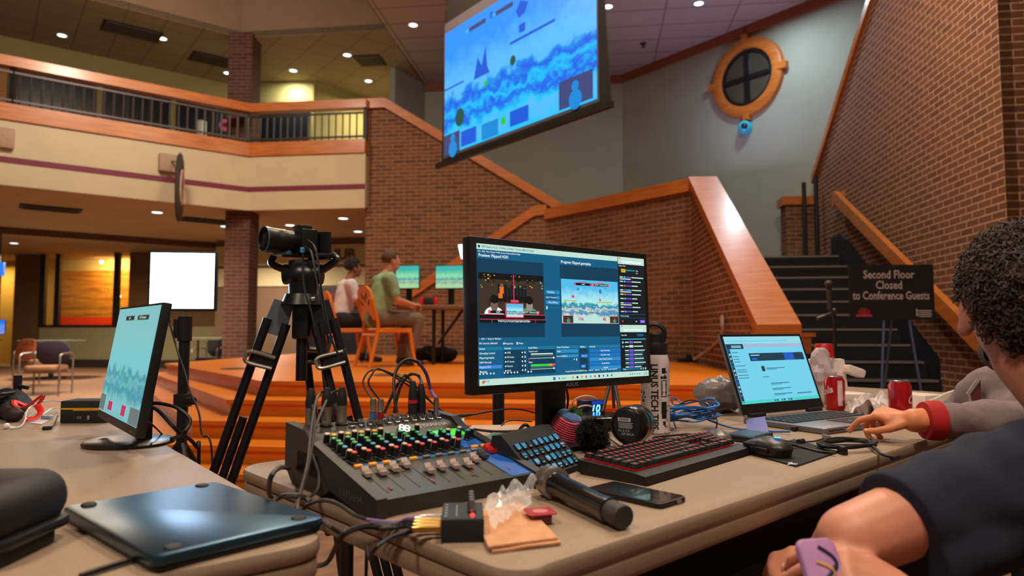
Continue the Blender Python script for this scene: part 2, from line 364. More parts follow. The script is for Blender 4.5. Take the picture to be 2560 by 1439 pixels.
bar(m, z_(G1 - UB * 4.95, 5.95), z_(G1 - UB * 3.4, 5.95), -VB * .06, .5); struct(m.build('trim_5', GW, None, 0, uvw=True))
q = G1 + UB * -.15; m = MB(); m.cyl(z_(q - VB * .5, 4.15), z_(q - VB * .5, 5.4), .1, .1); tag(m.build('white_pillar', M('white_paint', (206, 204, 190), .6)), 'slim white round pillar behind the left balcony railing', 'pillar')
m = MB(); a = D1 + V3((.05, 0, 0)); b = D1 + (D2 - D1) * .93; m.ext([z_(a, 4.15), z_(b, 4.15), z_(b, 6.02), z_(a, 6.02)], -NB * .05); struct(m.build('door_7', DARKG, None, 0))
q = P(562, 312, 13.9); m = MB(); m.cyl(q, q + V3((0, .04, 0)), .12, .12, 20); m.cyl(q - V3((0, .004, 0)), q, .05, .05, 16, 1); tag(m.build('round_sign', [E('red_sign', (206, 90, 100), .5), M('sign_maroon', (110, 30, 40))]), 'small glowing red round sign behind the balcony railing', 'sign')
# gallery lettering, too blurred to read in the photograph: raised dark letter blanks are left off; only the wall wash lamp is kept
area('wall_wash', z_((D1 + D2) / 2 + V3((.25, -.35, 0)), 6.35), .1, 26, (.95, 1, .8), z_((D1 + D2) / 2 + V3((.2, .1, 0)), 5.0))
area('corridor_lamp', z_(D3 + V3((.0, -1.2, 0)), 6.3), .3, 60, (1, .95, .6))
# rear walls of the stair hall
m = MB()
for a, b, n in ((A0, A1, -WB), (A1, A2, NB), (A2, A3, UB)): m.ext([z_(a, 0), z_(b, 0), z_(b, CZ), z_(a, CZ)], n * .12)
struct(m.build('wall_stair_hall', GREYP, None, 0))
m = MB()
for a, b, n in ((A1, A2, -NB), (A2, A3, -UB)): bar(m, z_(a, CZ), z_(b, CZ), n * .05, .17)
struct(m.build('trim_6', woodmat('dark_oak', (128, 62, 22), (150, 78, 32), .5), None, 0, uvw=True))
# big brick stair wall with sloping oak cap
B0 = KR + NB * .12; bw = lambda px, py: VPl(px, py, B0, WB)
tp = [bw(916, 262), bw(965, 260), bw(1420, 532)]
BT = WB * 0 + NB * .3
wallpoly('wall_stair_rear', [z_(bw(916, 500), 0), tp[0], tp[1], tp[2], z_(bw(1420, 532), 0)], BT, BRICK)['kind'] = 'structure'
m = MB()
for a, b in ((tp[0], tp[1]), (tp[1], tp[2])): bar(m, a + V3((0, 0, .09)) - NB * .08, b + V3((0, 0, .09)) - NB * .08, NB * .46, .17)
struct(m.build('trim_7', OAK, None, 0, uvw=True))
# landing guard wall and the short stair wall in front of the big one
g0 = P(1727, 447, 9.0); gz = g0.z; g0.z = 0; g1 = VPl(1366, 515, g0, VB); g1.z = 0
wallpoly('wall_landing', [z_(g0, 0), z_(g0, gz - .1), z_(g1, gz - .1), z_(g1, 0)], UB * .3, BRICK)['kind'] = 'structure'
lw = lambda px, py: VPl(px, py, g1, WB); s0, s1, s2 = lw(1030, 735), lw(1336, 530), lw(1366, 527)
wallpoly('wall_side_stair', [z_(s0, 0), s0, s1, s2, z_(s2, 0)], NB * .1, BRICK)['kind'] = 'structure'
m = MB(); bar(m, z_(g0, gz) - UB * .06, z_(g1, gz) - UB * .06, UB * .42, .17)
for a, b in ((s0, s1), (s1, s2)): bar(m, a + V3((0, 0, .1)) - NB * .06, b + V3((0, 0, .1)) - NB * .06, NB * .34, .17)
struct(m.build('trim_8', OAK, None, 0, uvw=True))
# stair wall with the broad sloping cap
n0 = V3((2.13, 5.9, 0)); nd = (g0 - n0).normalized(); nx = V3((nd.y, -nd.x, 0))
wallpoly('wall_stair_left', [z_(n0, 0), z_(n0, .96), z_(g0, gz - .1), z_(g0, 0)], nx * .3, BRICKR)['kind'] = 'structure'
m = MB(); a, b = z_(n0 - nd * .05, 1.07) - nx * .03, z_(g0, gz + .03) - nx * .03; bar(m, a, b, nx * .37, .13)
for zz, h, e in ((1.0, .035, .06), (.965, .14, .03)): bar(m, z_(n0 - nd * (.1 + e), zz) - nx * e, z_(n0 + nd * .02, zz) - nx * e, nx * (.36 + 2 * e), h)
struct(m.build('trim_9', OAK, None, 0, uvw=True))
# right brick wall, handrail
R0, R1 = V3((4.13, 5.65, 0)), V3((4.86, 10.85, 0)); rd = (R1 - R0).normalized(); rn = V3((rd.y, -rd.x, 0))
rz = lambda d: 3.4 + (10.85 - d) * .67; rp = lambda d, z: z_(R0 + (R1 - R0) * ((d - 5.65) / 5.2), z)
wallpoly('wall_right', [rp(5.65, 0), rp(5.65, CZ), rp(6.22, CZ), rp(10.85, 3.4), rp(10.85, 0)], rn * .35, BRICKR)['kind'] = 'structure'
m = MB(); bar(m, rp(10.85, 3.5) - rn * .05, rp(6.22, 6.6) - rn * .05, rn * .42, .13); struct(m.build('trim_10', OAK, None, 0, uvw=True))
m = MB(); m.ext([z_(R0, 0), z_(R0 + hd(62) * .12, 0), z_(R0 + hd(62) * .12, 5.6), z_(R0, 5.6)], rn * .1); m.ext([z_(R0 + hd(62) * .12, 0), z_(R0 + hd(85) * 3, 0), z_(R0 + hd(85) * 3, 5.6), z_(R0 + hd(62) * .12, 5.6)], V3((0, .3, 0)))
struct(m.build('wall_right_return', BRICKR, None, 0, uvw=True))
pl0 = VPl(1965, 560, R1, WB); pl0.z = 0
wallpoly('wall_landing_pier', [z_(pl0, 0), z_(pl0, 3.05), z_(R1, 3.05), z_(R1, 0)], NB * .3, BRICK)['kind'] = 'structure'
m = MB(); bar(m, z_(pl0, 3.17) - NB * .04 - WB * .05, z_(R1, 3.17) - NB * .04, NB * .38, .14); struct(m.build('trim_11', OAK, None, 0, uvw=True))
for px, lab in ((2012, 'left'), (2042, 'right')):
    q = P(px, 560, 10.45); m = MB(); m.cyl(z_(q, 2.07), z_(q, 3.3 if px < 2030 else 3.42), .032); tag(m.build('rail_post', BLACK), 'black round post on the stair landing, %s one of the pair' % lab, 'post', 'posts on the landing')
t = thing('wall_handrail', 'sloping oak handrail fixed to the right brick wall beside the stairs', 'handrail', rp(8, 2.1)); o0 = t.location.copy()
hp = [VPl(px, py, R0 - rn * .16, rd) for px, py in ((2083, 478), (2435, 828))]
m = MB(); bar(m, hp[0] - o0, hp[1] - o0, rn * .07, .17); m.build('rail', OAK, t, 0, uvw=True)
m = MB(); bar(m, hp[0] - o0, hp[0] - o0 + rd * .09, rn * .16, .2); m.build('return_end', OAK, t, 0, uvw=True)
# stairs
STC = M('stair_carpet', (20, 20, 25), .95, vs=50, var=.3, bump=.3, bs=200); NOS = M('stair_nosing', (118, 112, 112), .7)
M0 = V3((3.3, 7.0, 0)); t = thing('staircase', 'wide staircase carpeted in black with thin grey nosing strips, between brick walls', 'stairs', z_(M0, 0))
m = MB(); sw0, sw1 = -.62, 1.06; prof = []
for n in range(1, 13):
    d = (n - 3) * .302; prof += [(d, .1725 * (n - 1)), (d, .1725 * n)]
prof += [(9 * .302 + 1.1, .1725 * 12), (9 * .302 + 1.1, 0)]
m.ext([NB * a + WB * sw0 + V3((0, 0, z)) for a, z in prof], WB * (sw1 - sw0)); m.build('steps', STC, t, 0)
for n in range(1, 13):
    d = (n - 3) * .302; m = MB(); bar(m, NB * (d - .006) + WB * sw0 + V3((0, 0, .1725 * n + .004)), NB * (d - .006) + WB * (sw1 - .08) + V3((0, 0, .1725 * n + .004)), NB * .03, .022); m.build('nosing', NOS, t, 0)
m = MB(); m.ext([NB * (-2 * .302) + WB * sw1 + V3((0, 0, 0)), NB * (-2 * .302 - .1) + WB * sw1 + V3((0, 0, .3)), NB * (9 * .302) + WB * sw1 + V3((0, 0, 2.37)), NB * (9 * .302 + .4) + WB * sw1 + V3((0, 0, 2.37)), NB * (9 * .302 + .4) + WB * sw1], -WB * .05); m.build('skirting', M('stair_skirt', (24, 24, 36), .6), t, 0)
# round window with oak surround, camera dome below
wc = VPl(1870, 195, A2, -VB); wx = -VB; wz = V3((0, 0, 1)); wn = -UB
m = MB(); Wm = Matrix((wx, wz, wn)).transposed().to_4x4(); Wm.translation = wc + wn * .0
m.lathe([(.5, .0), (.52, .09), (.6, .11), (.7, .08), (.72, 0)], 48)
for a in (0, 90, 180, 270): m.box((0, 0, .05), (.15, .12, .12), Mx=ROT('Z', a) @ TR(.71, 0, 0))
m.lathe([(.0, .012), (.5, .012), (.5, 0)], 40, 1)
m.lathe([(.46, .012), (.46, .05), (.52, .05)], 40, 2, cap=False); m.box((0, 0, .03), (.09, 1.0, .05), 2); m.box((0, 0, .03), (1.0, .07, .05), 2)
struct(m.build('window_8', [OAK, M('window_pane', (74, 70, 60), .12, vs=1), BLACK], None, 40, uvw=True, Mx=Wm))
q = VPl(1867, 320, A2, -VB); Wq = Wm.copy(); Wq.translation = q
t = thing('security_camera', 'cyan tinted round dome camera under the round window', 'camera'); t.matrix_basis = Wq
m = MB(); m.lathe([(0, .18), (.06, .17), (.105, .13), (.125, .08), (.12, 0)], 24); m.build('housing', M('dome_blue', (60, 190, 225), .3), t)
m = MB(); m.sph((.045, .0, .14), .06); m.build('lens', M('dome_lens', (14, 26, 52), .1), t)
# downlights and vents
def ceil_pt(px, py, z): return Z(px, py, z)
DL = E('downlight_glow', (232, 252, 255), 3.2); DLW = M('downlight_trim', (200, 205, 205), .4)
first = None
names = {(1033, 62): 'left of the hanging screen', (1520, 16): 'just right of the hanging screen', (1747, 8): 'over the oak ceiling trim above the stairs', (155, 88): 'farthest left above the long balcony', (406, 96): 'second from the left above the long balcony',
 (569, 182): 'beside the upper brick column', (733, 176): 'right of the upper brick column', (868, 137): 'next to the dark square vent', (921, 202): 'nearest the top of the big brick stair wall',
 (138, 525): 'above the brick pier at the left, under the balcony', (393, 530): 'above the glowing panel lamp, under the balcony', (563, 565): 'beside the lower brick column', (725, 562): 'above the video camera, under the balcony', (858, 545): 'under the balcony near the big brick stair wall', (35, 607): 'farthest left under the balcony', (895, 578): 'small and far, above the cream lettered band'}
for (px, py), wh in names.items():
    up = py < 300; z = CZ if up else 3.16; q = ceil_pt(px, py, z)
    t = thing('downlight', 'round recessed ceiling light ' + wh, 'ceiling light', (q.x, q.y, z), 0, 'ceiling downlights')
    if first is None:
        m = MB(); m.lathe([(.075, -.006), (.1, -.012), (.105, 0)], 24); tr = m.build('trim_ring', DLW, t); m = MB(); m.lathe([(0, -.005), (.078, -.008)], 24); gl = m.build('lamp', DL, t); first = (tr, gl)
    else:
        for o in first: c = o.copy(); C.objects.link(c); c.parent = t
    sc = .95 if up else 1.1; t.scale = (sc, sc, sc)
    l = bpy.data.lights.new('downlight_lamp', 'SPOT'); l.energy = 34 if up else 24; l.color = (.86, .97, .9) if up else (1, .86, .6); l.spot_size = math.radians(100); l.spot_blend = .8; l.shadow_soft_size = .08
    o = bpy.data.objects.new('downlight_lamp', l); C.objects.link(o); o.location = (q.x, q.y, z - .03)
m0 = None
VENT = M('vent_dark', (52, 44, 36), .7)
for px, py, sx, lab, dirv in ((330, 76, .95, 'long brown ceiling vent between two downlights above the left balcony', UB), (530, 148, .8, 'ceiling vent just left of the upper brick column', UB), (925, 150, .55, 'dark square ceiling vent right of the upper brick column', WB)):
    q = ceil_pt(px, py, CZ); t = thing('ceiling_vent', lab, 'vent', (q.x, q.y, CZ), 0, 'ceiling vents'); Mx = frame((0, 0, 0), dirv, (0, 0, 1))
    m = MB(); m.box((0, 0, -.01), (sx, .55, .02), Mx=Mx); m.build('vent_frame', VENT, t, 0)
    for k in range(4): m = MB(); m.box((0, -.18 + .12 * k, -.025), (sx * .9, .05, .015), Mx=Mx @ TR(0, 0, 0)); m.build('slat', M('vent_slat', (70, 58, 46), .6), t, 0)
for px, py, lab in ((128, 520, 'brown ceiling vent under the balcony at far left'), (515, 550, 'dark ceiling vent under the balcony left of the lower brick column')):
    q = ceil_pt(px, py, 3.16); m = MB(); Mx = frame(q, UB, (0, 0, 1)); m.box((0, 0, -.012), (.9, .5, .024), Mx=Mx)
    for k in range(4): m.box((0, -.18 + .12 * k, -.03), (.8, .05, .012), Mx=Mx)
    tag(m.build('ceiling_vent', VENT, None, 0), lab, 'vent', 'ceiling vents')
q = ceil_pt(1608, 108, CZ); m = MB(); m.lathe([(.06, 0), (.055, -.02), (.02, -.03), (.015, -.07), (.045, -.075), (.0, -.08)], 16, Mx=TR(q)); tag(m.build('ceiling_sprinkler', M('sprinkler', (90, 84, 96), .4, .6)), 'small dark sprinkler head in the tiled ceiling', 'sprinkler')
# ground floor under the gallery: rear wall, cream band, lit window
Y1 = 17.2
H0, H1 = P(540, 700, 16.2), P(925, 700, 15.6); H0.z = H1.z = 0; hdv = (H1 - H0).normalized()
m = MB(); m.ext([z_(H0, 0), z_(H1 + hdv * .6, 0), z_(H1 + hdv * .6, 3.2), z_(H0, 3.2)], (0, .15, 0)); struct(m.build('wall_hub', M('brown_wall', (98, 76, 56), .85, vs=2), None, 0))
m = MB(); bar(m, z_(H0, 3.0) - V3((0, .05, 0)), z_(H1 + hdv * .5, 3.0) - V3((0, .05, 0)), (0, .06, 0), .46); bar(m, z_(H0, 2.47) - V3((0, .05, 0)), z_(H1 + hdv * .5, 2.47) - V3((0, .05, 0)), (0, .06, 0), .42); struct(m.build('trim_12', M('band_cream', (178, 164, 124), .7), None, 0))
q = VPl(853, 637, H0 - V3((0, .06, 0)), hdv); m = MB(); m.text('HUB', .34, frame(q, hdv, V3((0, -1, 0))) @ TR(0, 0, .0), align='CENTER', ext=.015, bold=.02)
tag(m.build('wall_letters', M('letter_dark', (70, 58, 46), .6), None, 0), 'dark letters HUB on the cream band under the balcony', 'sign')
m = MB(); a, b = VPl(745, 800, H0, hdv), VPl(925, 800, H0, hdv); m.ext([z_(a, .05), z_(b, .05), z_(b, 2.0), z_(a, 2.0)], (0, -.05, 0)); struct(m.build('door_9', DARKG, None, 0))
# rear left: piers, window looking into an orange lit room
W0, W1 = P(-60, 700, 19.5), P(560, 700, 18.3); W0.z = W1.z = 0; wdv = (W1 - W0).normalized(); wp = lambda px, py, e=0: VPl(px, py, W0 - V3((0, e, 0)), wdv)
m = MB(); win = [wp(108, 628), wp(325, 625), wp(325, 816), wp(108, 816)]; zt, zb = win[0].z, win[2].z
for a, b, z0, z1 in ((wp(-60, 700), wp(-10, 700), 0, 3.2), (wp(36, 700), win[0], 0, 3.2), (win[1], wp(560, 700), 0, 3.2), (win[0], win[1], zt, 3.2)): m.ext([z_(a, z0), z_(b, z0), z_(b, z1), z_(a, z1)], (0, .2, 0))
struct(m.build('wall_rear_left', M('brown_wall_2', (112, 84, 54), .85, vs=2), None, 0))
m = MB(); m.ext([z_(win[0] + V3((0, -.02, 0)), .22), z_(wp(560, 700, .02), .22), z_(wp(560, 700, .02), zb), z_(win[0] + V3((0, -.02, 0)), zb)], (0, .2, 0)); struct(m.build('wall_rear_dado', M('pale_green', (156, 152, 118), .8), None, 0))
m = MB(); m.ext([z_(win[0] + V3((0, -.03, 0)), 0), z_(wp(560, 700, .03), 0), z_(wp(560, 700, .03), .22), z_(win[0] + V3((0, -.03, 0)), .22)], (0, .2, 0)); struct(m.build('baseboard_rear', M('base_dark', (48, 40, 34), .8), None, 0))
m = MB(); off = V3((0, -.04, 0))
for px, wd in ((108, 13), (145, 12), (292, 13)): bar(m, z_(wp(px - wd / 2, 700), zt) + off, z_(wp(px + wd / 2, 700), zt) + off, (0, .12, 0), zt - zb)
bar(m, z_(win[0], zt) + off, z_(win[1], zt) + off, (0, .12, 0), .07); bar(m, z_(win[0], zb + .05) + off, z_(win[1], zb + .05) + off, (0, .12, 0), .07); struct(m.build('window_10', M('window_frame', (24, 22, 26), .5), None, 0))
PLK = woodmat('plank_wall', (150, 92, 22), (206, 142, 48), .6, .6, 5)
bk = V3((0, 1.5, 0)); x0, x1 = win[0] - wdv * .5 + bk, win[1] + wdv * .5 + bk
m = MB(); m.ext([z_(x0, zb + .3), z_(x1, zb + .3), z_(x1, zt - .42), z_(x0, zt - .42)], (0, .05, 0)); struct(m.build('wall_lit_room', PLK, None, 0, uvw=True))
m = MB(); m.ext([z_(x0, zt - .42), z_(x1, zt - .42), z_(x1, zt + .3), z_(x0, zt + .3)], (0, .05, 0)); m.ext([z_(x0, zt + .3), z_(x1, zt + .3), z_(x1, zt + .3) - bk * .9, z_(x0, zt + .3) - bk * .9], (0, 0, .05)); struct(m.build('ceiling_lit_room', M('warm_white', (210, 186, 126), .7), None, 0))
m = MB(); m.ext([z_(x0, zb - .3), z_(x1, zb - .3), z_(x1, zb + .3), z_(x0, zb + .3)], (0, .05, 0)); struct(m.build('trim_13', M('red_band', (226, 62, 20), .5), None, 0))
area('lit_room_lamp', z_((x0 + x1) / 2 - bk * .45, zt - .22), .9, 60, (1, .66, .25), z_((x0 + x1) / 2, (zt + zb) / 2)); area('lit_room_lamp', z_((x0 + x1) / 2 - bk * .5 + wdv * 1.0, zt - .22), .5, 26, (1, .66, .25), z_((x0 + x1) / 2 + wdv * .8, (zt + zb) / 2 - .3))
for px, py in ((190, 644), (235, 735)):
    q = wp(px, py) + bk * .8; t = thing('pendant_bulb', 'small bright bulb %s the orange lit room behind the window' % ('near the ceiling of' if py < 700 else 'low down in'), 'lamp', q, 0, 'bulbs in the lit room'); m = MB(); m.sph((0, 0, 0), .055); m.build('bulb', E('bulb', (255, 226, 170), 6), t); m = MB(); m.cyl((0, 0, .05), (0, 0, 3.16 - q.z), .006, .006, 6); m.build('cord', BLACK, t)
m = MB(); a, b = wp(-320, 700) + V3((0, 1.5, 0)), wp(60, 700) + V3((0, 1.5, 0)); m.ext([z_(a, 0), z_(b, 0), z_(b, 3.2), z_(a, 3.2)], (0, .1, 0)); struct(m.build('wall_rear_passage', M('yellow_wall', (196, 150, 62), .8), None, 0)); area('passage_lamp', z_(a + (b - a) * .62 + V3((0, -.7, 0)), 3.0), .3, 40, (1, .8, .4))
# soffit joint lines
m = MB(); a, b = VPl(0, 561, K + VB * 5.2, UB), VPl(570, 606, K + VB * 5.2, UB); m.ext([z_(a - UB * 3, 3.02), z_(b + UB * 2, 3.02), z_(b + UB * 2, 3.17), z_(a - UB * 3, 3.17)], VB * .1); struct(m.build('trim_14', M('soffit_line', (92, 62, 42), .8), None, 0))
# stage
QS = Z(662, 951, SZ); BL = Z(418, 908, SZ)
t = thing('stage', 'angular stage of orange oak with steps along its front edge', 'stage', (0, 9, 0)); o0 = t.location.copy()
for k in range(5):
    q = QS - V3((.16, .283, 0)) * k; l = BL + V3((-.25, .14, 0)) * k; z1 = SZ - .122 * k; z0 = z1 - .122
    fr = q + WB * ((2.0 - q.x) / .9925)
    pts = [q, fr, V3((2.1, 6.0, 0)), V3((2.3, 8.7, 0)), V3((1.2, 10.3, 0)), V3((.5, 11.0, 0)), V3((-1.8, 11.3, 0)), V3((-3.0, 11.6, 0)), V3((l.x + .5, 12.2, 0)), l] if k == 0 else [q, fr, V3((2.0, 6.6, 0)), V3((-1.5, 6.9, 0)), l + V3((.6, .5, 0)), l]
    m = MB(); m.ext([z_(p, z0) - o0 for p in pts], (0, 0, .122 - .03)); pts2 = [p.copy() for p in pts]
    pts2[0] += V3((-.02, -.03, 0)); pts2[1] += V3((0, -.03, 0)); pts2[-1] += V3((-.03, 0, 0))
    m.ext([z_(p, z1 - .03) - o0 for p in pts2], (0, 0, .03)); m.build('platform' if k == 0 else 'step', OAKS, t, 0, uvw=(WB, NB))
for px, py, lab in ((583, 922, 'left of the camera tripod'), (968, 938, 'in front of the nearer orange chair')):
    q = Z(px, py, SZ); m = MB(); m.lathe([(0, .012), (.11, .012), (.13, .004), (.13, 0)], 24, Mx=TR(q.x, q.y, SZ)); tag(m.build('floor_outlet', M('outlet_lid', (92, 52, 12), .5)), 'round dark floor outlet lid in the stage, ' + lab, 'floor outlet', 'outlet lids in the stage')
# ================================================================== TABLES
PLAS = M('table_plastic', (150, 126, 106), .55, vs=700, var=.16, bump=.25, bs=900)
LEGM = M('table_leg_grey', (70, 68, 70), .45, .5)
def folding_table(label, corner, H, L, Wd, right=True, group='folding tables'):
    # local x along the length heading H, local y heading H-90; origin on the floor under the back-left corner
    t = thing('folding_table', label, 'table', z_(corner, 0), yaw(H), group); s = 1 if right else -1
    m = MB(); c = (s * L / 2, -Wd / 2); m.rbox((c[0], c[1], TZ - .013), (L, Wd, .026), .05, bev=.009); m.rbox((c[0], c[1], TZ - .04), (L - .004, Wd - .004, .03), .05, bev=.008); m.build('tabletop', PLAS, t)
    for yy in (-.07, -Wd + .07): m = MB(); m.box((s * L / 2, yy, TZ - .066), (L - .25, .03, .02)); m.build('apron_rail', LEGM, t)
    for xx in (.2, L - .2):
        for yy in (-.1, -Wd + .1): m = MB(); m.cyl((s * xx, yy, 0), (s * xx, yy, TZ - .056), .014); m.build('leg', LEGM, t)
        m = MB(); m.cyl((s * xx, -.1, .3), (s * xx, -Wd + .1, .3), .01); m.cyl((s * xx, -Wd / 2, .3), (s * (xx + (.35 if xx < 1 else -.35)), -Wd / 2, TZ - .06), .008); m.build('cross_brace', LEGM, t)
    return t
TA = Z(588, 1164); HT = 47.5
folding_table('long beige plastic folding table holding the audio mixer, centre monitor and laptop', TA, HT, 2.95, .84)
TL = Z(815, 1337); TLf = Z(240, 1010); hl = math.degrees(math.atan2((TLf - TL).x, (TLf - TL).y))
folding_table('beige plastic folding table at left, holding the round based monitor', TLf, hl + 90, .9, (TLf - TL).length + .02, False)
WHITE = M('white_paint_print', (225, 225, 225), .5); GREYT = M('print_grey', (150, 150, 150), .5); STEEL = M('steel', (190, 190, 192), .25, 1); GOLD = M('brass_gold', (214, 168, 96), .3, 1)
RUBBER = M('rubber_black', (18, 18, 20), .6, vs=60)
def at(px, py, H, z=TZ): return Z(px, py, z), yaw(H)
def cable(name, label, cat, pts, r, mt, group=None, n=6, seg=6, flat=None):
    m = MB(); pts = [V3(p) for p in pts]; o = pts[0].copy(); m.tube([p - o for p in pts], r, seg, n=n, flat=flat); ob = m.build(name, mt); ob.location = o
    if label: tag(ob, label, cat, group)
    return ob
def tz(px, py, h=0.004): return Z(px, py, TZ + h)
# ================================================================== MONITORS
def monitor(label, loc, H, w, h, zb, scr, tilt=0, thick=.022, bez=.009, base='rect', neck=None, stand_z=TZ, group=None, bev=.003, chin=None, name='monitor'):
    # origin at the stand foot; panel centre at local (0,0)
    t = thing(name, label, 'monitor', z_(loc, stand_z), yaw(H), group); chin = chin or bez * 1.8
    Pm = TR(0, 0, zb - stand_z) @ ROT('X', -tilt)
    m = MB(); m.box((0, thick / 2, h / 2), (w, thick, h), Mx=Pm, bev=bev); m.box((0, thick + .012, h / 2), (w * .55, .026, h * .6), Mx=Pm, bev=.008); m.build('housing', BLACK, t)
    X = lambda u, v, e=.0006: Pm @ V3((-w / 2 + bez + u * (w - 2 * bez), -e, h - bez - v * (h - bez - chin)))
    if callable(scr): scr(t, X, w - 2 * bez, h - bez - chin, Pm)
    else:
        m = MB(); m.poly([X(0, 1), X(1, 1), X(1, 0), X(0, 0)], uvs=[(0, 0), (1.6, 0), (1.6, 1), (0, 1)]); m.build('screen', scr, t, 0)
    nb = zb - stand_z + h * .45; ny = thick + .045
    m = MB(); m.box((0, ny, nb / 2 + .006), (neck or .07, .03, nb), bev=.004); m.build('stand_neck', BLACK, t)
    m = MB()
    if base == 'round': m.lathe([(0, .0), (.1, .0), (.102, .006), (.095, .0105), (.03, .0125), (0, .0125)], 48, Mx=TR(0, ny - .03, 0))
    else: m.rbox((0, ny - .02, .006), (.22 if w > .5 else .2, .17, .012), .02, bev=.003)
    m.build('stand_base', M('stand_satin', (24, 25, 28), .35, vs=5), t)
    return t, X, Pm
def uimats(): return [E('ui_' + n, c, s) for n, c, s in UIC]
UIC = [('bg', (8, 92, 132), 1), ('pane', (4, 58, 86), 1), ('light', (196, 232, 216), .95), ('white', (226, 244, 244), 1), ('btn', (18, 112, 190), 1), ('head', (20, 120, 156), 1), ('dark', (14, 22, 30), 1),
       ('brown', (62, 50, 40), .9), ('pink', (226, 70, 110), 1), ('black', (10, 10, 12), 1), ('green', (52, 214, 70), 1), ('yellow', (206, 176, 40), 1), ('violet', (120, 80, 220), 1), ('orange', (230, 110, 30), 1),
       ('skin', (120, 92, 78), 1), ('teal', (60, 150, 120), 1), ('palebtn', (40, 140, 196), 1), ('sel', (70, 130, 220), 1), ('skin2', (150, 140, 130), 1), ('cyan', (40, 200, 230), 1)]
UI = {n: i for i, (n, _, _) in enumerate(UIC)}
GAME = gamemat('game_picture', (80, 190, 236), (170, 232, 240), (206, 222, 190), (30, 128, 190), (70, 170, 150), 1.0, 1.6)
def studio_screen(t, X, W, H, Pm):
    m = MB(); mats = uimats() + [GAME]
    def R(u0, v0, u1, v1, c, e=1): m.poly([X(u0, v1, .0006 * e), X(u1, v1, .0006 * e), X(u1, v0, .0006 * e), X(u0, v0, .0006 * e)], UI[c] if isinstance(c, str) else c, uvs=[(0, 0), (1.6, 0), (1.6, 1), (0, 1)])
    def T(s, u, v, sz, c='white', al='LEFT', sx=1, e=3, bold=.012): p = X(u, v, .0006 * e); m.text(s, sz * H, TR(p) @ Pm.to_3x3().to_4x4() @ ROT('X', 90), UI[c], al, sx=sx, bold=bold)
    def D(u, v, r, c, e=3, ry=None): m.poly([X(u + r * math.cos(a) * H / W, v - (ry or r) * math.sin(a), .0006 * e) for a in [k * math.pi / 8 for k in range(16)]], UI[c])
    R(0, 0, 1, 1, 'bg'); R(0, 0, .814, .04, 'light', 2); T('OBS Studio 30.2.2 - Profile: Untitled - Scenes: MSUO Smash', .022, .02, .02, 'bg'); D(.011, .02, .01, 'dark')
    for s, u in (('File', .006), ('Edit', .026), ('View', .046), ('Docks', .068), ('Profile', .095), ('Scene Collection', .122), ('Tools', .182), ('Help', .206)): T(s, u, .055, .016)
    T('Preview: Flipped H2H', .008, .083, .03, bold=.02); T('Program: Flipped gameplay', .452, .083, .03, bold=.02)
    R(.0, .105, .35, .665, 'pane', 2); R(.445, .105, .812, .665, 'pane', 2)
    # preview picture
    R(.004, .205, .346, .555, 'brown', 3); R(.004, .205, .346, .25, 'black', 4)
    for i in range(60): u = .01 + random.random() * .33; v = .21 + random.random() * .1; a = .004 + .008 * random.random(); R(u, v, u + a * .8, v + a, random.choice(['dark', 'yellow', 'cyan', 'black', 'dark', 'skin', 'dark']), 5)
    for i in range(9): R(.1 + i * .017, .285 + .02 * (i % 2), .114 + i * .017, .4, 'dark', 5); R(.09 + i * .02, .37, .105 + i * .02, .41, 'black', 6)
    R(.107, .3, .128, .35, 'orange', 7); D(.118, .293, .014, 'skin', 7); R(.1, .35, .122, .385, 'orange', 7)
    for u, sh, sk in ((.078, 'white', 'skin'), (.262, 'teal', 'skin2')):
        D(u, .5, .085, sh, 6, .055); D(u, .41, .036, 'black', 7, .05); D(u, .435, .032, sk, 8, .05); D(u, .395, .036, 'black', 9, .03)
    R(.178, .21, .182, .42, 'pink', 8); R(.004, .5, .346, .555, 'black', 9)
    for u0, u1, s in ((.05, .135, 'LanB'), (.225, .305, 'GGTP : Gemmacolor')): R(u0, .475, u1, .495, 'black', 11); R(u0 - .006, .472, u0 + .006, .497, 'pink', 12); R(u1 - .006, .472, u1 + .006, .497, 'pink', 12); T(s, (u0 + u1) / 2, .484, .017, al='CENTER', e=13)
    R(.004, .5, .346, .504, 'pink', 11); R(.004, .535, .346, .539, 'pink', 11); R(.132, .42, .226, .525, 'pink', 12); R(.136, .425, .222, .518, len(mats) - 1, 13); R(.16, .395, .2, .412, 'pink', 12)
    R(.004, .539, .346, .562, 'black', 11); T('TWITCH.TV/ODYSSEYESPORTSIN', .175, .551, .02, al='CENTER', e=13, bold=.02); R(.06, .539, .062, .562, 'pink', 13); R(.288, .539, .29, .562, 'pink', 13)
    # program picture
    R(.449, .215, .808, .56, len(mats) - 1, 3)
    for u0, u1, s in ((.53, .63, 'LanB'), (.645, .74, 'GGTP : Gemmacolor')): R(u0, .24, u1, .26, 'black', 5); R(u0 - .006, .238, u0 + .006, .262, 'pink', 6); R(u1 - .006, .238, u1 + .006, .262, 'pink', 6); T(s, (u0 + u1) / 2, .25, .016, al='CENTER', e=7); R(u0 + .02, .23, u1 - .03, .237, 'pink', 6)
    for u, v, a, b in ((.55, .29, .01, .012), (.69, .3, .016, .02), (.725, .275, .006, .008)): D(u, v, a, 'palebtn', 4, b)
    R(.67, .385, .765, .392, 'yellow', 4); R(.46, .38, .54, .387, 'yellow', 4); R(.51, .34, .525, .36, 'pink', 4); R(.682, .36, .692, .38, 'pink', 4)
    for u0, u1 in ((.452, .515), (.745, .805)): R(u0, .5, u1, .558, 'pink', 5); R(u0 + .003, .503, u1 - .003, .555, 'brown', 6); D((u0 + u1) / 2, .54, .02, 'teal', 7, .015); D((u0 + u1) / 2, .525, .01, 'skin', 8)
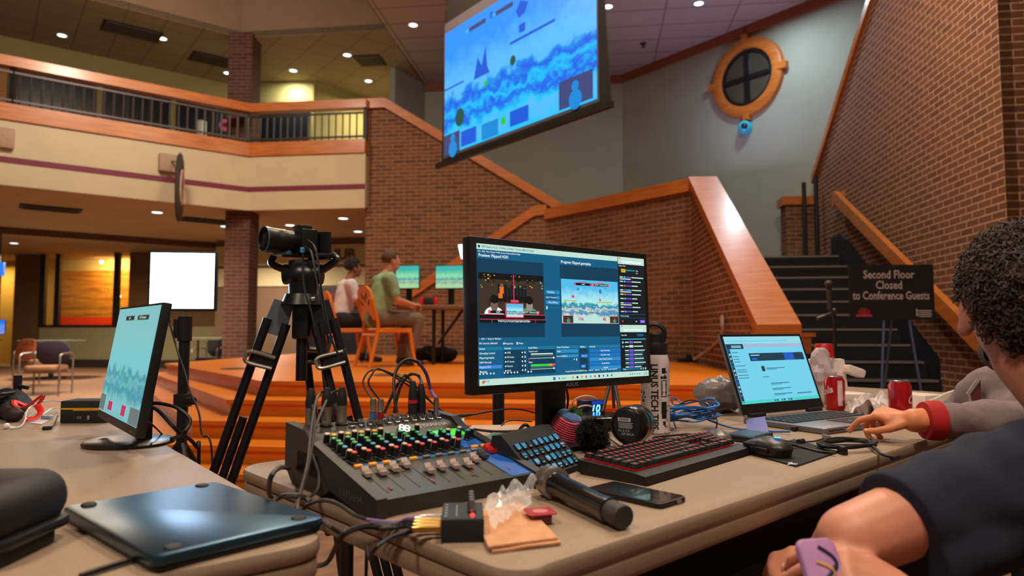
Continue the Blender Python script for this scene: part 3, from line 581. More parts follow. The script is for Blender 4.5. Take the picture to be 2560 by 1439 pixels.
    T('116.', .56, .525, .035, 'pink', 'CENTER', e=7, bold=.06); T('60.', .71, .525, .035, 'pink', 'CENTER', e=7, bold=.06)
    # middle buttons
    for v0, v1, u1, s in ((.31, .338, .415, 'Transition'), (.388, .416, .438, 'Fade (300ms)')): R(.36, v0, u1, v1, 'palebtn', 3); T(s, (.36 + u1) / 2, (v0 + v1) / 2, .017, al='CENTER', e=4)
    R(.42, .31, .438, .338, 'palebtn', 3); R(.42, .35, .438, .378, 'palebtn', 3); T('Quick Transitions', .36, .364, .016); R(.362, .44, .438, .444, 'head', 3); R(.36, .43, .366, .455, 'white', 4)
    # lower docks
    for s, u in (('-  25%  +  Scale to Window', .006), ): T(s, u, .675, .017)
    T('No source selected', .004, .706, .02); T('Properties', .132, .71, .018); T('Filters', .203, .71, .018); D(.127, .709, .007, 'white'); R(.193, .7, .199, .718, 'white', 3)
    for u0, u1, s in ((.0, .12, 'Scenes'), (.125, .245, 'Sources'), (.25, .405, 'Audio Mixer'), (.41, .545, 'Scene Transitions'), (.55, .6, 'Multivi...'), (.606, .812, 'Controls')):
        R(u0, .733, u1, .755, 'head', 2); T(s, u0 + .004, .744, .018); R(u0, .757, u1, .935, 'pane' if u0 in (.125, .25, .55) else 'bg', 2)
    R(0, .86, .115, .884, 'sel', 3)
    for i, s in enumerate(('Gameplay normal', 'Flipped gameplay', 'H2H Normal', 'Flipped H2H', 'Message')): T(s, .004, .776 + i * .032, .019)
    for i, s in enumerate(('LIVE', 'P2 Score', 'P1 Score', 'Round', 'BoX')): T(s, .142, .776 + i * .032, .018); D(.134, .776 + i * .032, .006, 'white'); D(.222, .776 + i * .032, .006, 'white'); R(.234, .768 + i * .032, .239, .784 + i * .032, 'white', 3)
    T('Capture card', .256, .77, .016); R(.268, .785, .39, .795, 'light', 4); R(.262, .82, .4, .823, 'white', 4); D(.395, .821, .008, 'white'); T('Mixer', .256, .85, .016); R(.266, .865, .365, .882, 'green', 4); R(.365, .865, .385, .882, 'yellow', 4); R(.385, .865, .402, .882, 'pink', 4); R(.262, .9, .4, .903, 'white', 4); D(.395, .9, .008, 'white'); D(.257, .826, .006, 'pink')
    for i in range(16): R(.27 + i * .008, .8, .271 + i * .008, .806, 'white', 4); R(.268 + i * .0083, .887, .269 + i * .0083, .893, 'white', 4)
    R(.412, .762, .54, .788, 'palebtn', 3); T('Fade', .416, .775, .017, e=4); T('Duration', .413, .812, .016); R(.44, .8, .54, .824, 'palebtn', 3); T('300 ms', .446, .812, .016, e=4); T('+', .51, .84, .03); R(.527, .832, .532, .85, 'white', 3)
    R(.555, .8, .6, .83, 'btn', 3); T('Start all', .562, .815, .016, e=4); R(.555, .88, .585, .91, 'btn', 3); T('Start', .56, .895, .016, e=4)
    for i, (s, c) in enumerate((('Stop Streaming', 'btn'), ('Stop Recording', 'btn'), ('Start Virtual Camera', 'palebtn'), ('Studio Mode', 'btn'), ('Settings', 'palebtn'))): R(.61, .762 + i * .034, .81, .791 + i * .034, c, 3); T(s, .71, .777 + i * .034, .017, al='CENTER', e=4)
    for u in (.006, .022, .04, .058, .074, .128, .144, .162, .178, .194, .252, .268): D(u, .918, .0065, 'white')
    T('Dropped Frames 200 (0.1%)', .46, .93, .015); R(.545, .922, .553, .936, 'green', 3); T('9576 kbps    00:00:27    00:00:26    CPU: 5.7%    60.00 / 60.00 FPS', .557, .93, .015)
    # chat column
    R(.814, 0, 1, 1, 'dark', 2); R(.816, 0, 1, .06, 'light', 3); D(.826, .012, .008, 'pink', 4); R(.84, .03, .98, .05, 'white', 4); T('Stream Chat', .82, .075, .016); R(.835, .1, .865, .13, 'yellow', 4); T('SQUELCH_PIE...', .87, .11, .017, 'cyan'); T('Gifts', .94, .11, .014); T('Bits', .94, .13, .014)
    for i in range(9):
        v = .165 + i * .036; R(.824, v, .845, v + .01, 'light', 4); R(.85, v - .002, .862, v + .012, random.choice(['cyan', 'orange', 'violet']), 4); R(.866, v, .9, v + .01, random.choice(['violet', 'cyan', 'violet']), 4); R(.905, v, .94 + random.random() * .05, v + .009, 'light', 4)
        if i % 3 == 0: R(.824, v + .016, .9, v + .025, 'light', 4)
    T('Send a message', .822, .495, .016); R(.818, .48, .995, .482, 'head', 4); R(.818, .51, .995, .512, 'head', 4); R(.955, .527, .99, .553, 'violet', 4); T('Chat', .972, .54, .015, al='CENTER', e=5); D(.835, .54, .008, 'pink'); D(.93, .54, .006, 'white')
    R(.814, .57, 1, .63, 'light', 3); D(.826, .58, .007, 'pink', 4); R(.84, .605, .97, .62, 'white', 4); T('Live chat', .822, .655, .018); R(.93, .645, .975, .665, 'bg', 4); R(.82, .685, .99, .692, 'cyan', 4)
    for i in range(7):
        v = .715 + i * .034; D(.83, v, .009, ['light', 'cyan', 'dark', 'dark', 'dark', 'dark', 'dark'][i]); R(.843, v - .005, .868, v + .004, 'light', 4); R(.872, v - .011, .9, v + .009, 'violet' if i != 1 else 'light', 4); R(.905, v - .005, .95 + random.random() * .04, v + .004, 'light', 4)
        if i > 1: R(.843, v + .012, .97, v + .018, 'head', 4)
    R(.82, .925, .94, .947, 'bg', 4); T('Chat...', .824, .936, .016, e=5)
    for u in (.95, .966, .983): D(u, .936, .009, 'light')
    R(0, .955, 1, 1, 'light', 6); D(.018, .975, .012, 'orange', 7); D(.026, .97, .007, 'pink', 8); T('72F', .034, .971, .016, 'bg', e=8); R(.385, .967, .398, .99, 'btn', 7); T('Search', .432, .978, .018, 'head', e=8); D(.42, .978, .007, 'head', 7)
    for i, c in enumerate(('yellow', 'dark', 'yellow', 'pink', 'cyan', 'pink', 'dark', 'violet', 'btn', 'teal')): D(.5 + i * .027, .978, .01, c, 7)
    for u in (.87, .885, .9, .918, .935): D(u, .978, .006, 'head', 7)
    T('7:42 PM', .962, .971, .013, 'bg', e=8); T('11/8/2024', .96, .985, .013, 'bg', e=8)
    m.build('screen', mats, t, 0)
tm, Xm, Pmm = monitor('large black monitor on the long table, facing right, with a blue streaming program on screen', V3((.140, 1.603, 0)), 52, .563, .337, .884, studio_screen, tilt=2, thick=.032, bez=.0155, chin=.0195, neck=.075, bev=.005)
m = MB(); p = Pmm @ V3((0, -.0008, .0098)); m.text('ASUS', .0115, TR(p) @ ROT('X', 90), 0, 'CENTER', sx=1.5); m.build('maker_mark', GREYT, tm, 0)
# left monitor seen at a slant
LGAME = gamemat('game_picture_pale', (128, 196, 196), (120, 200, 206), (110, 186, 190), (60, 150, 170), (120, 196, 196), .95, 1.5)
def left_screen(t, X, W, H, Pm):
    m = MB(); mats = uimats() + [LGAME, E('strip_grey', (70, 84, 88), 1), E('card_red', (190, 40, 90), 1), E('card_dim', (96, 116, 116), 1)]
    def R(u0, v0, u1, v1, c, e=1): m.poly([X(u0, v1, .0006 * e), X(u1, v1, .0006 * e), X(u1, v0, .0006 * e), X(u0, v0, .0006 * e)], UI[c] if isinstance(c, str) else c, uvs=[(0, 0), (1.6, 0), (1.6, 1), (0, 1)])
    n = len(UIC); R(0, 0, 1, 1, n)
    for u0, u1, s in ((.24, .46, 'LanB'), (.54, .8, 'GGTP : Gemmacolor')):
        R(u0, .075, u1, .12, n + 1, 2); R(u0 + .015, .083, u1 - .015, .112, 'dark', 3); m.text(s, .03 * H, TR(X((u0 + u1) / 2, .098, .0026)) @ Pm.to_3x3().to_4x4() @ ROT('X', 90), UI['light'], 'CENTER', bold=.02)
    R(0, .84, .15, .985, n + 3, 2); R(.8, .86, 1, .995, n + 3, 2); R(.25, .88, .36, .96, n + 2, 2); R(.6, .87, .7, .96, n + 2, 2)
    m.build('screen', mats, t, 0)
LM = Z(283, 1112)
tl, Xl, Pl = monitor('black monitor on a round base on the left table with a pale blue screen', LM, 140.3, .476, .296, .79, left_screen, tilt=9, thick=.02, bez=.006, chin=.02, base='round', neck=.05)
m = MB(); m.text('Lenovo', .009, Pl @ TR(.19, -.0012, .009) @ ROT('X', 90), 0, 'CENTER'); m.build('maker_mark', GREYT, tl, 0)
# ================================================================== AUDIO MIXER
MIXG = M('mixer_grey', (44, 43, 44), .5, vs=40); MIXT = M('mixer_top', (40, 42, 38), .45, vs=30); CAPS = {c: M('knob_' + c, rgb, .4, var=.05) for c, rgb in dict(white=(206, 176, 160), red=(206, 40, 34), blue=(30, 140, 180), green=(34, 150, 74), yellow=(226, 170, 24)).items()}
FADW = M('fader_white', (190, 170, 160), .4, var=.05); BTN = M('button_amber', (236, 150, 30), .4, es=.25, ecol=(236, 140, 20)); BTNG = M('button_grey', (110, 112, 112), .5); LEDR = E('led_red', (220, 60, 46), .7)
MXO = Z(945, 1298); MW, MD, MH = .315, .33, 50
t = thing('audio_mixer', 'grey audio mixer crowded with coloured knobs and faders at the table corner', 'audio mixer', MXO, yaw(MH)); mix = t
prof = [(0, 0), (0, .026), (.224, .078), (.25, .093), (MD, .099), (MD, .035), (MD - .03, .004)]
def mtop(w):
    for (a, za), (b, zb) in zip(prof[1:4], prof[2:5]):
        if a <= w <= b: return za + (zb - za) * (w - a) / (b - a), math.degrees(math.atan2(zb - za, b - a))
    return .099, 2
m = MB(); m.ext([(.006, y, z) for y, z in prof], (MW - .012, 0, 0)); m.build('body', MIXT, t, 20)
for x, nm in ((-.006, 'left'), (MW - .012, 'right')):
    m = MB(); m.ext([(x, -.006, .0), (x, -.006, .03), (x, .224, .085), (x, .25, .101), (x, MD + .006, .107), (x, MD + .006, .03), (x, MD - .03, .0), (x, .18, 0), (x, .15, .016), (x, .05, .0)], (.018, 0, 0))
    ch = m.build('side_cheek', MIXG, t, 20)
    if nm == 'left':
        m = MB(); m.text('YAMAHA', .019, TR(-.0065, .075, .022) @ ROT('Z', 180) @ Matrix.Rotation(math.radians(90), 4, 'X') @ ROT('Y', 0) if False else Matrix(((0, 0, -1, -.0066), (-1, 0, 0, .075), (0, 1, 0, .021), (0, 0, 0, 1))), 0, 'CENTER'); m.build('side_lettering', M('emboss_grey', (84, 84, 90), .5), ch, 0)
        m = MB()
        for k in range(14): m.box((-.0065, .2 + .006 * k, .045), (.002, .002, .035))
        m.build('air_vent', BLACK, ch, 0)
def on(w, u, h=0):  # matrix on the sloping top at depth w, across u
    w *= .88; u *= .913; z, a = mtop(w); return TR(u, w, z + h) @ ROT('X', a)
m = MB(); m.box((MW * .5, 0, .0004), (MW * .8, .01, .0008), Mx=on(.138, 0)); m.build('blue_stripe', M('mix_blue', (40, 110, 170), .5), t, 0)
m = MB(); m.box((.294, -.005, .0004), (.072, .118, .0008), Mx=on(.075, 0)); m.box((.292, .02, .0006), (.078, .06, .0008), Mx=on(.165, 0)); m.build('master_panel', M('mix_blue_2', (20, 92, 180), .5), t, 0)
m = MB(); m.box((.283, 0, .0005), (.085, .055, .001), Mx=on(.228, 0)); m.build('effect_panel', M('mix_green', (60, 200, 30), .5, es=.5, ecol=(40, 210, 10)), t, 0)
m = MB(); m.text('YAMAHA', .0125, on(.274, .25, .001), 0, 'LEFT', sx=1.15, bold=.02); m.poly([on(.274, .242, .001) @ V3((.005 * math.cos(a * math.pi / 6), .005 * math.sin(a * math.pi / 6), 0)) for a in range(12)]); m.build('maker_lettering', GREYT, t, 0)
kn = {}
def knob(col, u, w, r=.0056, h=.019):
    if col not in kn:
        m = MB(); m.lathe([(r * 1.25, 0), (r * 1.25, .003), (r, .004), (r * .86, h), (r * .86, h + .0012), (r * .7, h + .002), (0, h + .002)], 14, mats=[0, 0, 0, 1, 1, 1]); m.box((0, r * .9, h * .6), (.0012, .0014, h * .7), 2); kn[col] = m.build('knob', [RUBBER, CAPS[col], WHITE], t)
        o = kn[col]
    else: o = kn[col].copy(); C.objects.link(o)
    o.matrix_basis = on(w, u) @ ROT('Z', random.uniform(-60, 60))
for i in range(9):
    u = .026 + i * .0285
    knob('red', u + .004, .152); knob('white', u, .163); knob('blue', u - .001, .181)
    for j in range(3): knob('green', u - .002 + (.003 if j % 2 else 0), .197 + .0145 * j) if i < 7 or j < 2 else None
    if i < 4: knob('yellow', u + .006, .243)
    if i < 5 or i == 7: knob('white', u - .004, .251)
for u, w, c in ((.288, .196, 'blue'), (.31, .192, 'blue'), (.302, .212, 'white'), (.325, .2, 'white'), (.27, .208, 'white')): knob(c, u, w, )
fc = None
for i in range(10):
    u = .028 + i * .0285
    m = MB(); m.box((u, 0, .0003), (.0022, .085, .0006), Mx=on(.07, 0)); m.build('fader_slot', BLACK, t, 0)
    w = [.095, .094, .1, .108, .072, .076, .074, .07, .088, .1][i]
    m = MB(); m.ext([(-.006, -.011, .003), (-.006, -.01, .009), (-.006, -.003, .0065), (-.006, 0, .011), (-.006, .003, .0065), (-.006, .01, .013), (-.006, .012, .003)], (.012, 0, 0)); m.box((0, 0, .0016), (.003, .008, .0035))
    o = m.build('fader_cap', FADW if i < 9 else M('fader_grey', (80, 78, 84), .4), t, 20); o.matrix_basis = on(w, u)
    m = MB(); m.box((0, 0, .002), (.014, .007, .004), bev=.001); o = m.build('button', BTN if i in (0, 1, 2, 4) else BTNG, t); o.matrix_basis = on(.1285 + .007, u + .004)
    for dw, mt, nm in ((.03, LEDR, 'led'), (.022, BTNG, 'small_button')):
        m = MB(); m.box((0, 0, .001), (.004, .0025, .002)); o = m.build(nm, mt, t, 0); o.matrix_basis = on(.07 + (dw if i % 3 else dw - .06), u + .013)
m = MB(); m.ext([(-.007, -.012, .003), (-.007, -.011, .01), (-.007, -.003, .007), (-.007, 0, .012), (-.007, .003, .007), (-.007, .011, .014), (-.007, .013, .003)], (.014, 0, 0)); o = m.build('master_fader', CAPS['red'], t, 20); o.matrix_basis = on(.118, .316)
for u in (.3, .325): m = MB(); m.box((0, 0, .002), (.014, .007, .004), bev=.001); o = m.build('button', BTN, t); o.matrix_basis = on(.15, u)
m = MB(); m.box((.316, 0, .0012), (.0025, .09, .0006), Mx=on(.07, 0)); m.build('fader_slot', BLACK, t, 0)
JK = STEEL; jk = None
for r_, (n, u0, w) in enumerate(((11, .105, .312), (9, .13, .332), (6, .165, .352))):
    for i in range(n):
        u = u0 + i * .021 + .006 * r_
        if jk is None: m = MB(); m.lathe([(.0072, 0), (.0072, .003), (.0056, .004), (.0056, .0095), (.0034, .0095), (.0034, .003), (0, .003)], 12); jk = o = m.build('jack_socket', JK, t)
        else: o = jk.copy(); C.objects.link(o)
        o.matrix_basis = on(w, u)
for u, w in ((.19, .262), (.2, .258), (.195, .27), (.206, .266)): o = jk.copy(); C.objects.link(o); o.matrix_basis = on(w, u, .0)
for u in (.03, .064, .098, .128): m = MB(); m.lathe([(.0125, 0), (.0125, .003), (.0095, .004), (.0095, .001), (0, .001)], 18); o = m.build('xlr_socket', BLACK, t); o.matrix_basis = on(.345, u)
# plugs and cables standing in the mixer
MWm = TR(MXO) @ ROT('Z', math.degrees(yaw(MH)))
def mw(u, w, h): return MWm @ V3((u * .913, w * .88, mtop(w * .88)[0] + .003))
BRAID = M('cable_grey', (74, 68, 66), .6, vs=400, var=.2); CBLK = M('cable_black', (17, 16, 18), .5, vs=200); NICK = M('nickel_dull', (146, 132, 118), .4, .8)
def plug(label, u, w, parts, cord, cr, cmat, group=None):      # plug standing upright in the mixer, with its cord
    o = mw(u, w, 0); tt = thing('audio_cable', label, 'cable', o, 0, group); z = 0
    for nm, prf, mt in parts: m = MB(); m.lathe([(r, h + z) for r, h in prf], 16); m.build(nm, mt, tt); z += prf[-1][1]
    m = MB(); m.tube([V3((0, 0, z - .004))] + [V3(p) - o for p in cord], cr, 7); m.build('cord', cmat, tt)
XM = [('plug_body', [(.0095, 0), (.0098, .004), (.0092, .005), (.0098, .03), (.009, .034)], NICK), ('boot', [(.0098, 0), (.0098, .01), (.0075, .026), (.0045, .034)], RUBBER)]
ed = lambda px, py, h: Z(px, py, TZ + h)
plug('leftmost grey microphone cable standing in the mixer', .03, .345, XM, [P(778, 998, 1.27), P(787, 1050, 1.22), P(776, 1140, 1.15), P(752, 1230, 1.09), P(738, 1268, 1.06)], 0.0026, BRAID, 'microphone cables in the mixer')
plug('middle one of the three grey microphone cables in the mixer', .064, .345, XM, [P(800, 984, 1.29), P(788, 1010, 1.24), P(777, 1080, 1.18), P(768, 1160, 1.12), P(748, 1240, 1.08), P(742, 1275, 1.05)], 0.0026, BRAID, 'microphone cables in the mixer')
plug('right one of the three grey microphone cables in the mixer', .098, .345, XM, [P(826, 984, 1.31), P(812, 1010, 1.26), P(785, 1075, 1.2), P(776, 1120, 1.17), P(796, 1180, 1.15), P(792, 1225, 1.13), P(762, 1248, 1.12)], 0.0026, BRAID, 'microphone cables in the mixer')
def rca(col): return [('plug_tip', [(.006, 0), (.006, .008), (.0048, .01)], STEEL), ('colour_ring', [(.0066, 0), (.0066, .011)], M('ring_' + col, dict(blue=(60, 110, 170), red=(170, 24, 40))[col], .4)), ('plug_body', [(.0062, 0), (.0066, .003), (.006, .004), (.0064, .022), (.005, .026)], NICK)]
plug('thin black audio cable with a blue ringed silver plug in the mixer', .153, .312, rca('blue'), [P(908, 960, 1.33), P(920, 930, 1.34), P(946, 923, 1.36), P(985, 936, 1.42), P(1040, 966, 1.5), P(1085, 1010, 1.56), P(1120, 1036, 1.62), P(1180, 1035, 1.68)], .0019, CBLK)
plug('thin black audio cable with a red ringed silver plug in the mixer', .165, .302, rca('red'), [P(922, 960, 1.32), P(930, 935, 1.33), P(948, 922, 1.36), P(1000, 950, 1.44), P(1060, 990, 1.52), P(1110, 1030, 1.6), P(1150, 1041, 1.66), P(1230, 1027, 1.74), P(1290, 1022, 1.8), P(1345, 1033, 1.86)], .0021, CBLK)
def xb(ring): return [('plug_body', [(.0095, 0), (.01, .01), (.0098, .026)] , RUBBER)] + ([('red_ring', [(.0101, 0), (.0101, .007)], M('ring_red_2', (190, 34, 40), .4))] if ring else []) + [('boot', [(.0096, 0), (.009, .014), (.007, .03), (.0045, .038)], RUBBER)]
plug('black microphone cable with a red ring on its plug, arching over the mixer', .272, .35, xb(True), [P(1025, 948, 1.5), P(1010, 938, 1.49), P(994, 960, 1.46), P(975, 1000, 1.5), P(962, 1030, 1.54)], .0036, CBLK)
plug('black microphone cable with an all black plug, arching back over the mixer', .295, .352, xb(False), [P(1052, 948, 1.52), P(1042, 936, 1.53), P(1022, 938, 1.54), P(1000, 970, 1.56), P(985, 1030, 1.6)], .0036, CBLK)
PURP = M('cable_purple', (112, 70, 140), .5)
o = mw(.325, .335, 0); tt = thing('patch_cable', 'patch cable half black half purple, looping high over the mixer', 'cable', o)
m = MB(); m.lathe([(.0055, 0), (.0058, .004), (.0052, .005), (.0056, .03), (.004, .036)], 16); m.build('plug_body', STEEL, tt)
q = [o + V3((0, 0, .034)), P(1077, 975, 1.49), P(1066, 935, 1.46), P(1047, 905, 1.44)]; m = MB(); m.tube([p - o for p in q], .0038, 8); m.build('cord', PURP, tt)
q = [P(1047, 905, 1.44), P(1022, 898, 1.43), P(1000, 910, 1.41), P(986, 940, 1.39), P(986, 990, 1.37), P(992, 1032, 1.36)]; m = MB(); m.tube([p - o for p in q], .0034, 8); m.build('cord', CBLK, tt)
# cables gathered on the left table edge
for i, (lab, pts, r, mt) in enumerate((
    ('grey cable looping from under the mixer over the table edge', [Z(724, 1170, TZ + .03), Z(700, 1168, TZ + .055), Z(678, 1190, TZ + .05), Z(672, 1225, TZ + .01), Z(676, 1240, TZ - .03)], .0042, BRAID),
    ('thick grey cable running from the upturned laptop to the mixer cables', [Z(685, 1252, TZ + .005), Z(705, 1240, TZ + .012), Z(735, 1238, TZ + .02), Z(760, 1242, TZ + .012), Z(775, 1252, TZ + .006)], .0045, BRAID),
    ('black cable arching from the table gap along the front of the mixer', [Z(752, 1278, TZ + .006), Z(772, 1260, TZ + .022), Z(810, 1250, TZ + .026), Z(850, 1262, TZ + .02), Z(890, 1288, TZ + .008), Z(950, 1304, TZ + .004), Z(1030, 1312, TZ + .006)], .0028, CBLK),
    ('black cable with a purple stretch leading to the small box', [Z(845, 1350, TZ + .004), Z(870, 1328, TZ + .02), Z(910, 1316, TZ + .014), Z(960, 1318, TZ + .004), Z(1025, 1312, TZ + .01)], .004, CBLK),
    ('grey cable sagging between the two tables into the gap', [Z(785, 1298, TZ + .004), Z(805, 1300, TZ + .012), Z(830, 1318, TZ + .006), Z(848, 1330, TZ - .02)], .0034, BRAID),
    ('dark cable curving down over the near table edge to the floor', [Z(1040, 1325, TZ + .005), Z(985, 1340, TZ + .01), Z(945, 1365, TZ + .012), Z(925, 1395, TZ - .02), Z(915, 1439, TZ - .1), z_(Z(915, 1439, TZ - .2), .05)], .0028, CBLK),
    ('thick black cable dropping from the table edge below the upturned laptop', [Z(850, 1345, TZ - .01), Z(835, 1375, TZ - .05), Z(818, 1405, TZ - .08), Z(790, 1414, TZ - .09), Z(772, 1412, TZ - .09)], .004, BRAID))):
    cable('audio_cable', lab, 'cable', pts, r, mt, 'cables at the table gap')
# ================================================================== SMALL BOX MIXER
bo = Z(1102, 1358); t = thing('headphone_amplifier', 'small black box with four knobs, red light and jack plugs in its side', 'amplifier', bo, yaw(86)); bw_, bd, bh = .056, .088, .03
m = MB(); m.box((bw_ / 2, bd / 2, bh / 2), (bw_, bd, bh), bev=.0015); m.build('case', BLACKM, t)
m = MB(); m.poly([(.002, .002, bh + .0004), (bw_ - .002, .002, bh + .0004), (bw_ - .002, bd - .002, bh + .0004), (.002, bd - .002, bh + .0004)]); m.build('top_panel', M('amp_panel', (34, 42, 40), .35, vs=8), t, 0)
m = MB()
for k in range(5): m.box((.006, .016 + k * .014, bh + .0007), (.004, .004, .0006)); m.box((.02, .02 + .012 * k, bh + .0006), (.0015, .008, .0004))
m.build('panel_print', GREYT, t, 0)
for k in range(4): m = MB(); m.lathe([(.0058, 0), (.0058, .002), (.0045, .003), (.004, .016), (.0032, .0175), (0, .0175)], 14, mats=[0, 0, 1, 1, 1]); o = m.build('knob', [RUBBER, STEEL], t); o.location = (.04, .034 + .0155 * k, bh)
m = MB(); m.sph((.041, .016, bh + .001), .0026); m.build('red_light', E('amp_led', (255, 40, 30), 6), t)
for k, mt in enumerate((GOLD, GOLD, GOLD, STEEL)):
    pl = thing('jack_plug', ['nearest gold jack plug in the side of the small black box', 'second gold jack plug in the small black box', 'third gold jack plug in the small black box', 'silver jack plug in the small black box, with the purple lead'][k], 'plug', bo, yaw(86), 'jack plugs in the small box')
    y, z = .02 + .016 * k, .014; m = MB(); m.cyl((0, y, z), (-.008, y, z), .003, mat=0); m.lathe([(.0036, -.009), (.0052, -.008), (.0055, .02), (.0048, .026), (.004, .03)], 12, Mx=TR(-.008, y, z) @ ROT('Y', -90)); m.build('plug_body', mt, pl)
    q = bo; R_ = ROT('Z', math.degrees(yaw(86))); e = R_ @ V3((-.038, y, z)); tgt = [Z(1000 - 4 * k, 1318 - 4 * k, TZ + .006) - bo, Z(940 - 8 * k, 1322 - 8 * k, TZ + .004 + .002 * k) - bo]
    m = MB(); m.tube([R_.inverted() @ p for p in [e, e + (tgt[0] - e) * .4 + V3((0, 0, .002))] + tgt], .0026, 7); m.build('cord', PURP if k == 3 else CBLK, pl)
# ================================================================== NAPKIN, WRAPPER, JAM CUP
NAP = M('napkin_tan', (206, 150, 108), .9, vs=60, var=.12, bump=.3, bs=500)
t = thing('paper_napkin', 'folded tan paper napkin in front of the mixer', 'napkin', Z(1300, 1330)); o0 = t.location.copy()
for k, pp in enumerate((((1212, 1282), (1300, 1266), (1322, 1276), (1402, 1360), (1232, 1382), (1210, 1350)), ((1208, 1276), (1296, 1258), (1318, 1270), (1394, 1348), (1220, 1372), (1206, 1338)))):
    m = MB(); m.ext([Z(x, y, TZ + .0015 + k * .004) - o0 for x, y in pp], (0, 0, .003)); bmesh.ops.subdivide_edges(m.bm, edges=m.bm.edges[:], cuts=3); m.jitter(.0012, 40, k); m.build('sheet', NAP, t)
FILM = bpy.data.materials.new('clear_film'); FILM.use_nodes = True; nt = FILM.node_tree; b = nt.nodes['Principled BSDF']; b.inputs['Base Color'].default_value = (.9, .9, .9, 1); b.inputs['Roughness'].default_value = .12; b.inputs['Specular IOR Level'].default_value = .9
tr = nt.nodes.new('ShaderNodeBsdfTransparent'); mx = nt.nodes.new('ShaderNodeMixShader'); lw_ = nt.nodes.new('ShaderNodeLayerWeight'); lw_.inputs['Blend'].default_value = .45
cr = nt.nodes.new('ShaderNodeMapRange'); cr.inputs['To Min'].default_value = .1; cr.inputs['To Max'].default_value = .62; nt.links.new(lw_.outputs['Facing'], cr.inputs['Value']); nt.links.new(cr.outputs[0], mx.inputs[0]); nt.links.new(tr.outputs[0], mx.inputs[1]); nt.links.new(b.outputs[0], mx.inputs[2]); nt.links.new(mx.outputs[0], nt.nodes['Material Output'].inputs['Surface'])
def sheet(quad, nx, ny, amp, sc, seed, hgt):      # crumpled sheet over a quad of points
    m = MB(); vs = []
    for j in range(ny + 1):
        for i in range(nx + 1):
            u, v = i / nx, j / ny; p = (quad[0] * (1 - u) + quad[1] * u) * (1 - v) + (quad[3] * (1 - u) + quad[2] * u) * v
            q = p * sc + V3((seed, 0, 0)); p = p + V3((noise.noise(q), noise.noise(q + V3((9, 0, 0))), 0)) * amp + V3((0, 0, abs(noise.noise(q * 1.7 + V3((0, 5, 0)))) * hgt)); vs.append(p)
    m._add(vs, [(j * (nx + 1) + i, j * (nx + 1) + i + 1, (j + 1) * (nx + 1) + i + 1, (j + 1) * (nx + 1) + i) for j in range(ny) for i in range(nx)], 0); return m
o0 = Z(1275, 1280, TZ); m = sheet([p - o0 for p in (Z(1208, 1248, TZ + .012), Z(1340, 1200, TZ + .03), Z(1335, 1262, TZ + .012), Z(1232, 1325, TZ + .012))], 22, 18, .012, 26, 3, .024)
ob = m.build('plastic_wrapper', FILM, None, 15); ob.location = o0; tag(ob, 'crumpled clear plastic wrapper lying on the tan napkin', 'wrapper')
JC = Z(1350, 1306); t = thing('jam_cup', 'small red sealed jam cup beside the napkin', 'condiment cup', JC, yaw(75))
m = MB(); m.rbox((0, 0, .0075), (.03, .03, .015), .006, bev=.002); m.build('cup', M('jam_red', (110, 12, 20), .25, coat=.4), t)
m = MB(); m.rbox((0, 0, .0158), (.042, .04, .0016), .007); l = m.build('foil_lid', M('lid_red', (190, 24, 36), .3, coat=.5), t); m = MB(); m.lathe([(0, .017), (.011, .0169)], 16); m.build('lid_print', M('lid_pink', (214, 130, 130), .4), l)
# ================================================================== HANDHELD MICROPHONE
a = Z(1372, 1200, TZ + .0265); b_ = Z(1560, 1293, TZ + .0185); ax = (b_ - a).normalized(); L = (b_ - a).length
t = thing('microphone', 'black wireless hand microphone with a silver mesh head, lying on the table', 'microphone', a); zx = frame((0, 0, 0), ax.orthogonal(), ax); zx = Matrix((V3((0, 0, 1)).cross(ax).normalized(), ax.cross(V3((0, 0, 1)).cross(ax)).normalized(), ax)).transposed().to_4x4()
MESH = bpy.data.materials.new('mic_mesh'); MESH.use_nodes = True; nt = MESH.node_tree; b = nt.nodes['Principled BSDF']; b.inputs['Metallic'].default_value = .85; b.inputs['Roughness'].default_value = .38
tc = nt.nodes.new('ShaderNodeTexCoord'); mp = nt.nodes.new('ShaderNodeMapping'); mp.inputs['Scale'].default_value = (56, 20, 1); nt.links.new(tc.outputs['UV'], mp.inputs[0]); vo = nt.nodes.new('ShaderNodeTexVoronoi'); vo.inputs['Scale'].default_value = 1; vo.inputs['Randomness'].default_value = 0; nt.links.new(mp.outputs[0], vo.inputs['Vector'])
rr = nt.nodes.new('ShaderNodeValToRGB'); rr.color_ramp.elements[0].position = .25; rr.color_ramp.elements[0].color = lin((26, 24, 24)); rr.color_ramp.elements[1].position = .45; rr.color_ramp.elements[1].color = lin((186, 172, 162)); nt.links.new(vo.outputs['Distance'], rr.inputs[0]); nt.links.new(rr.outputs[0], b.inputs['Base Color'])
m = MB(); seg = 40; pf = [(.004, -.026), (.014, -.022), (.021, -.013), (.0248, -.002), (.0255, .006), (.0245, .014), (.022, .02)]; m.lathe(pf, seg, Mx=zx)
for f in m.bm.faces:
    for l in f.loops: p = zx.inverted() @ l.vert.co; l[m.uv].uv = (math.atan2(p.y, p.x) / math.tau + .5, (p.z + .026) / .046)
m.build('mesh_head', MESH, t); m = MB(); m.lathe([(.022, .018), (.0262, .019), (.0262, .026), (.0215, .028)], 40, Mx=zx); m.build('collar', M('mic_collar', (170, 160, 156), .35, .9), t)
m = MB(); m.lathe([(.021, .027), (.0205, .034), (.0178, .05), (.0172, L - .055), (.0185, L - .04), (.0185, L - .034), (.0155, L - .032)], 32, Mx=zx); m.build('handle', M('mic_black', (16, 16, 18), .22, coat=.5, var=0), t)
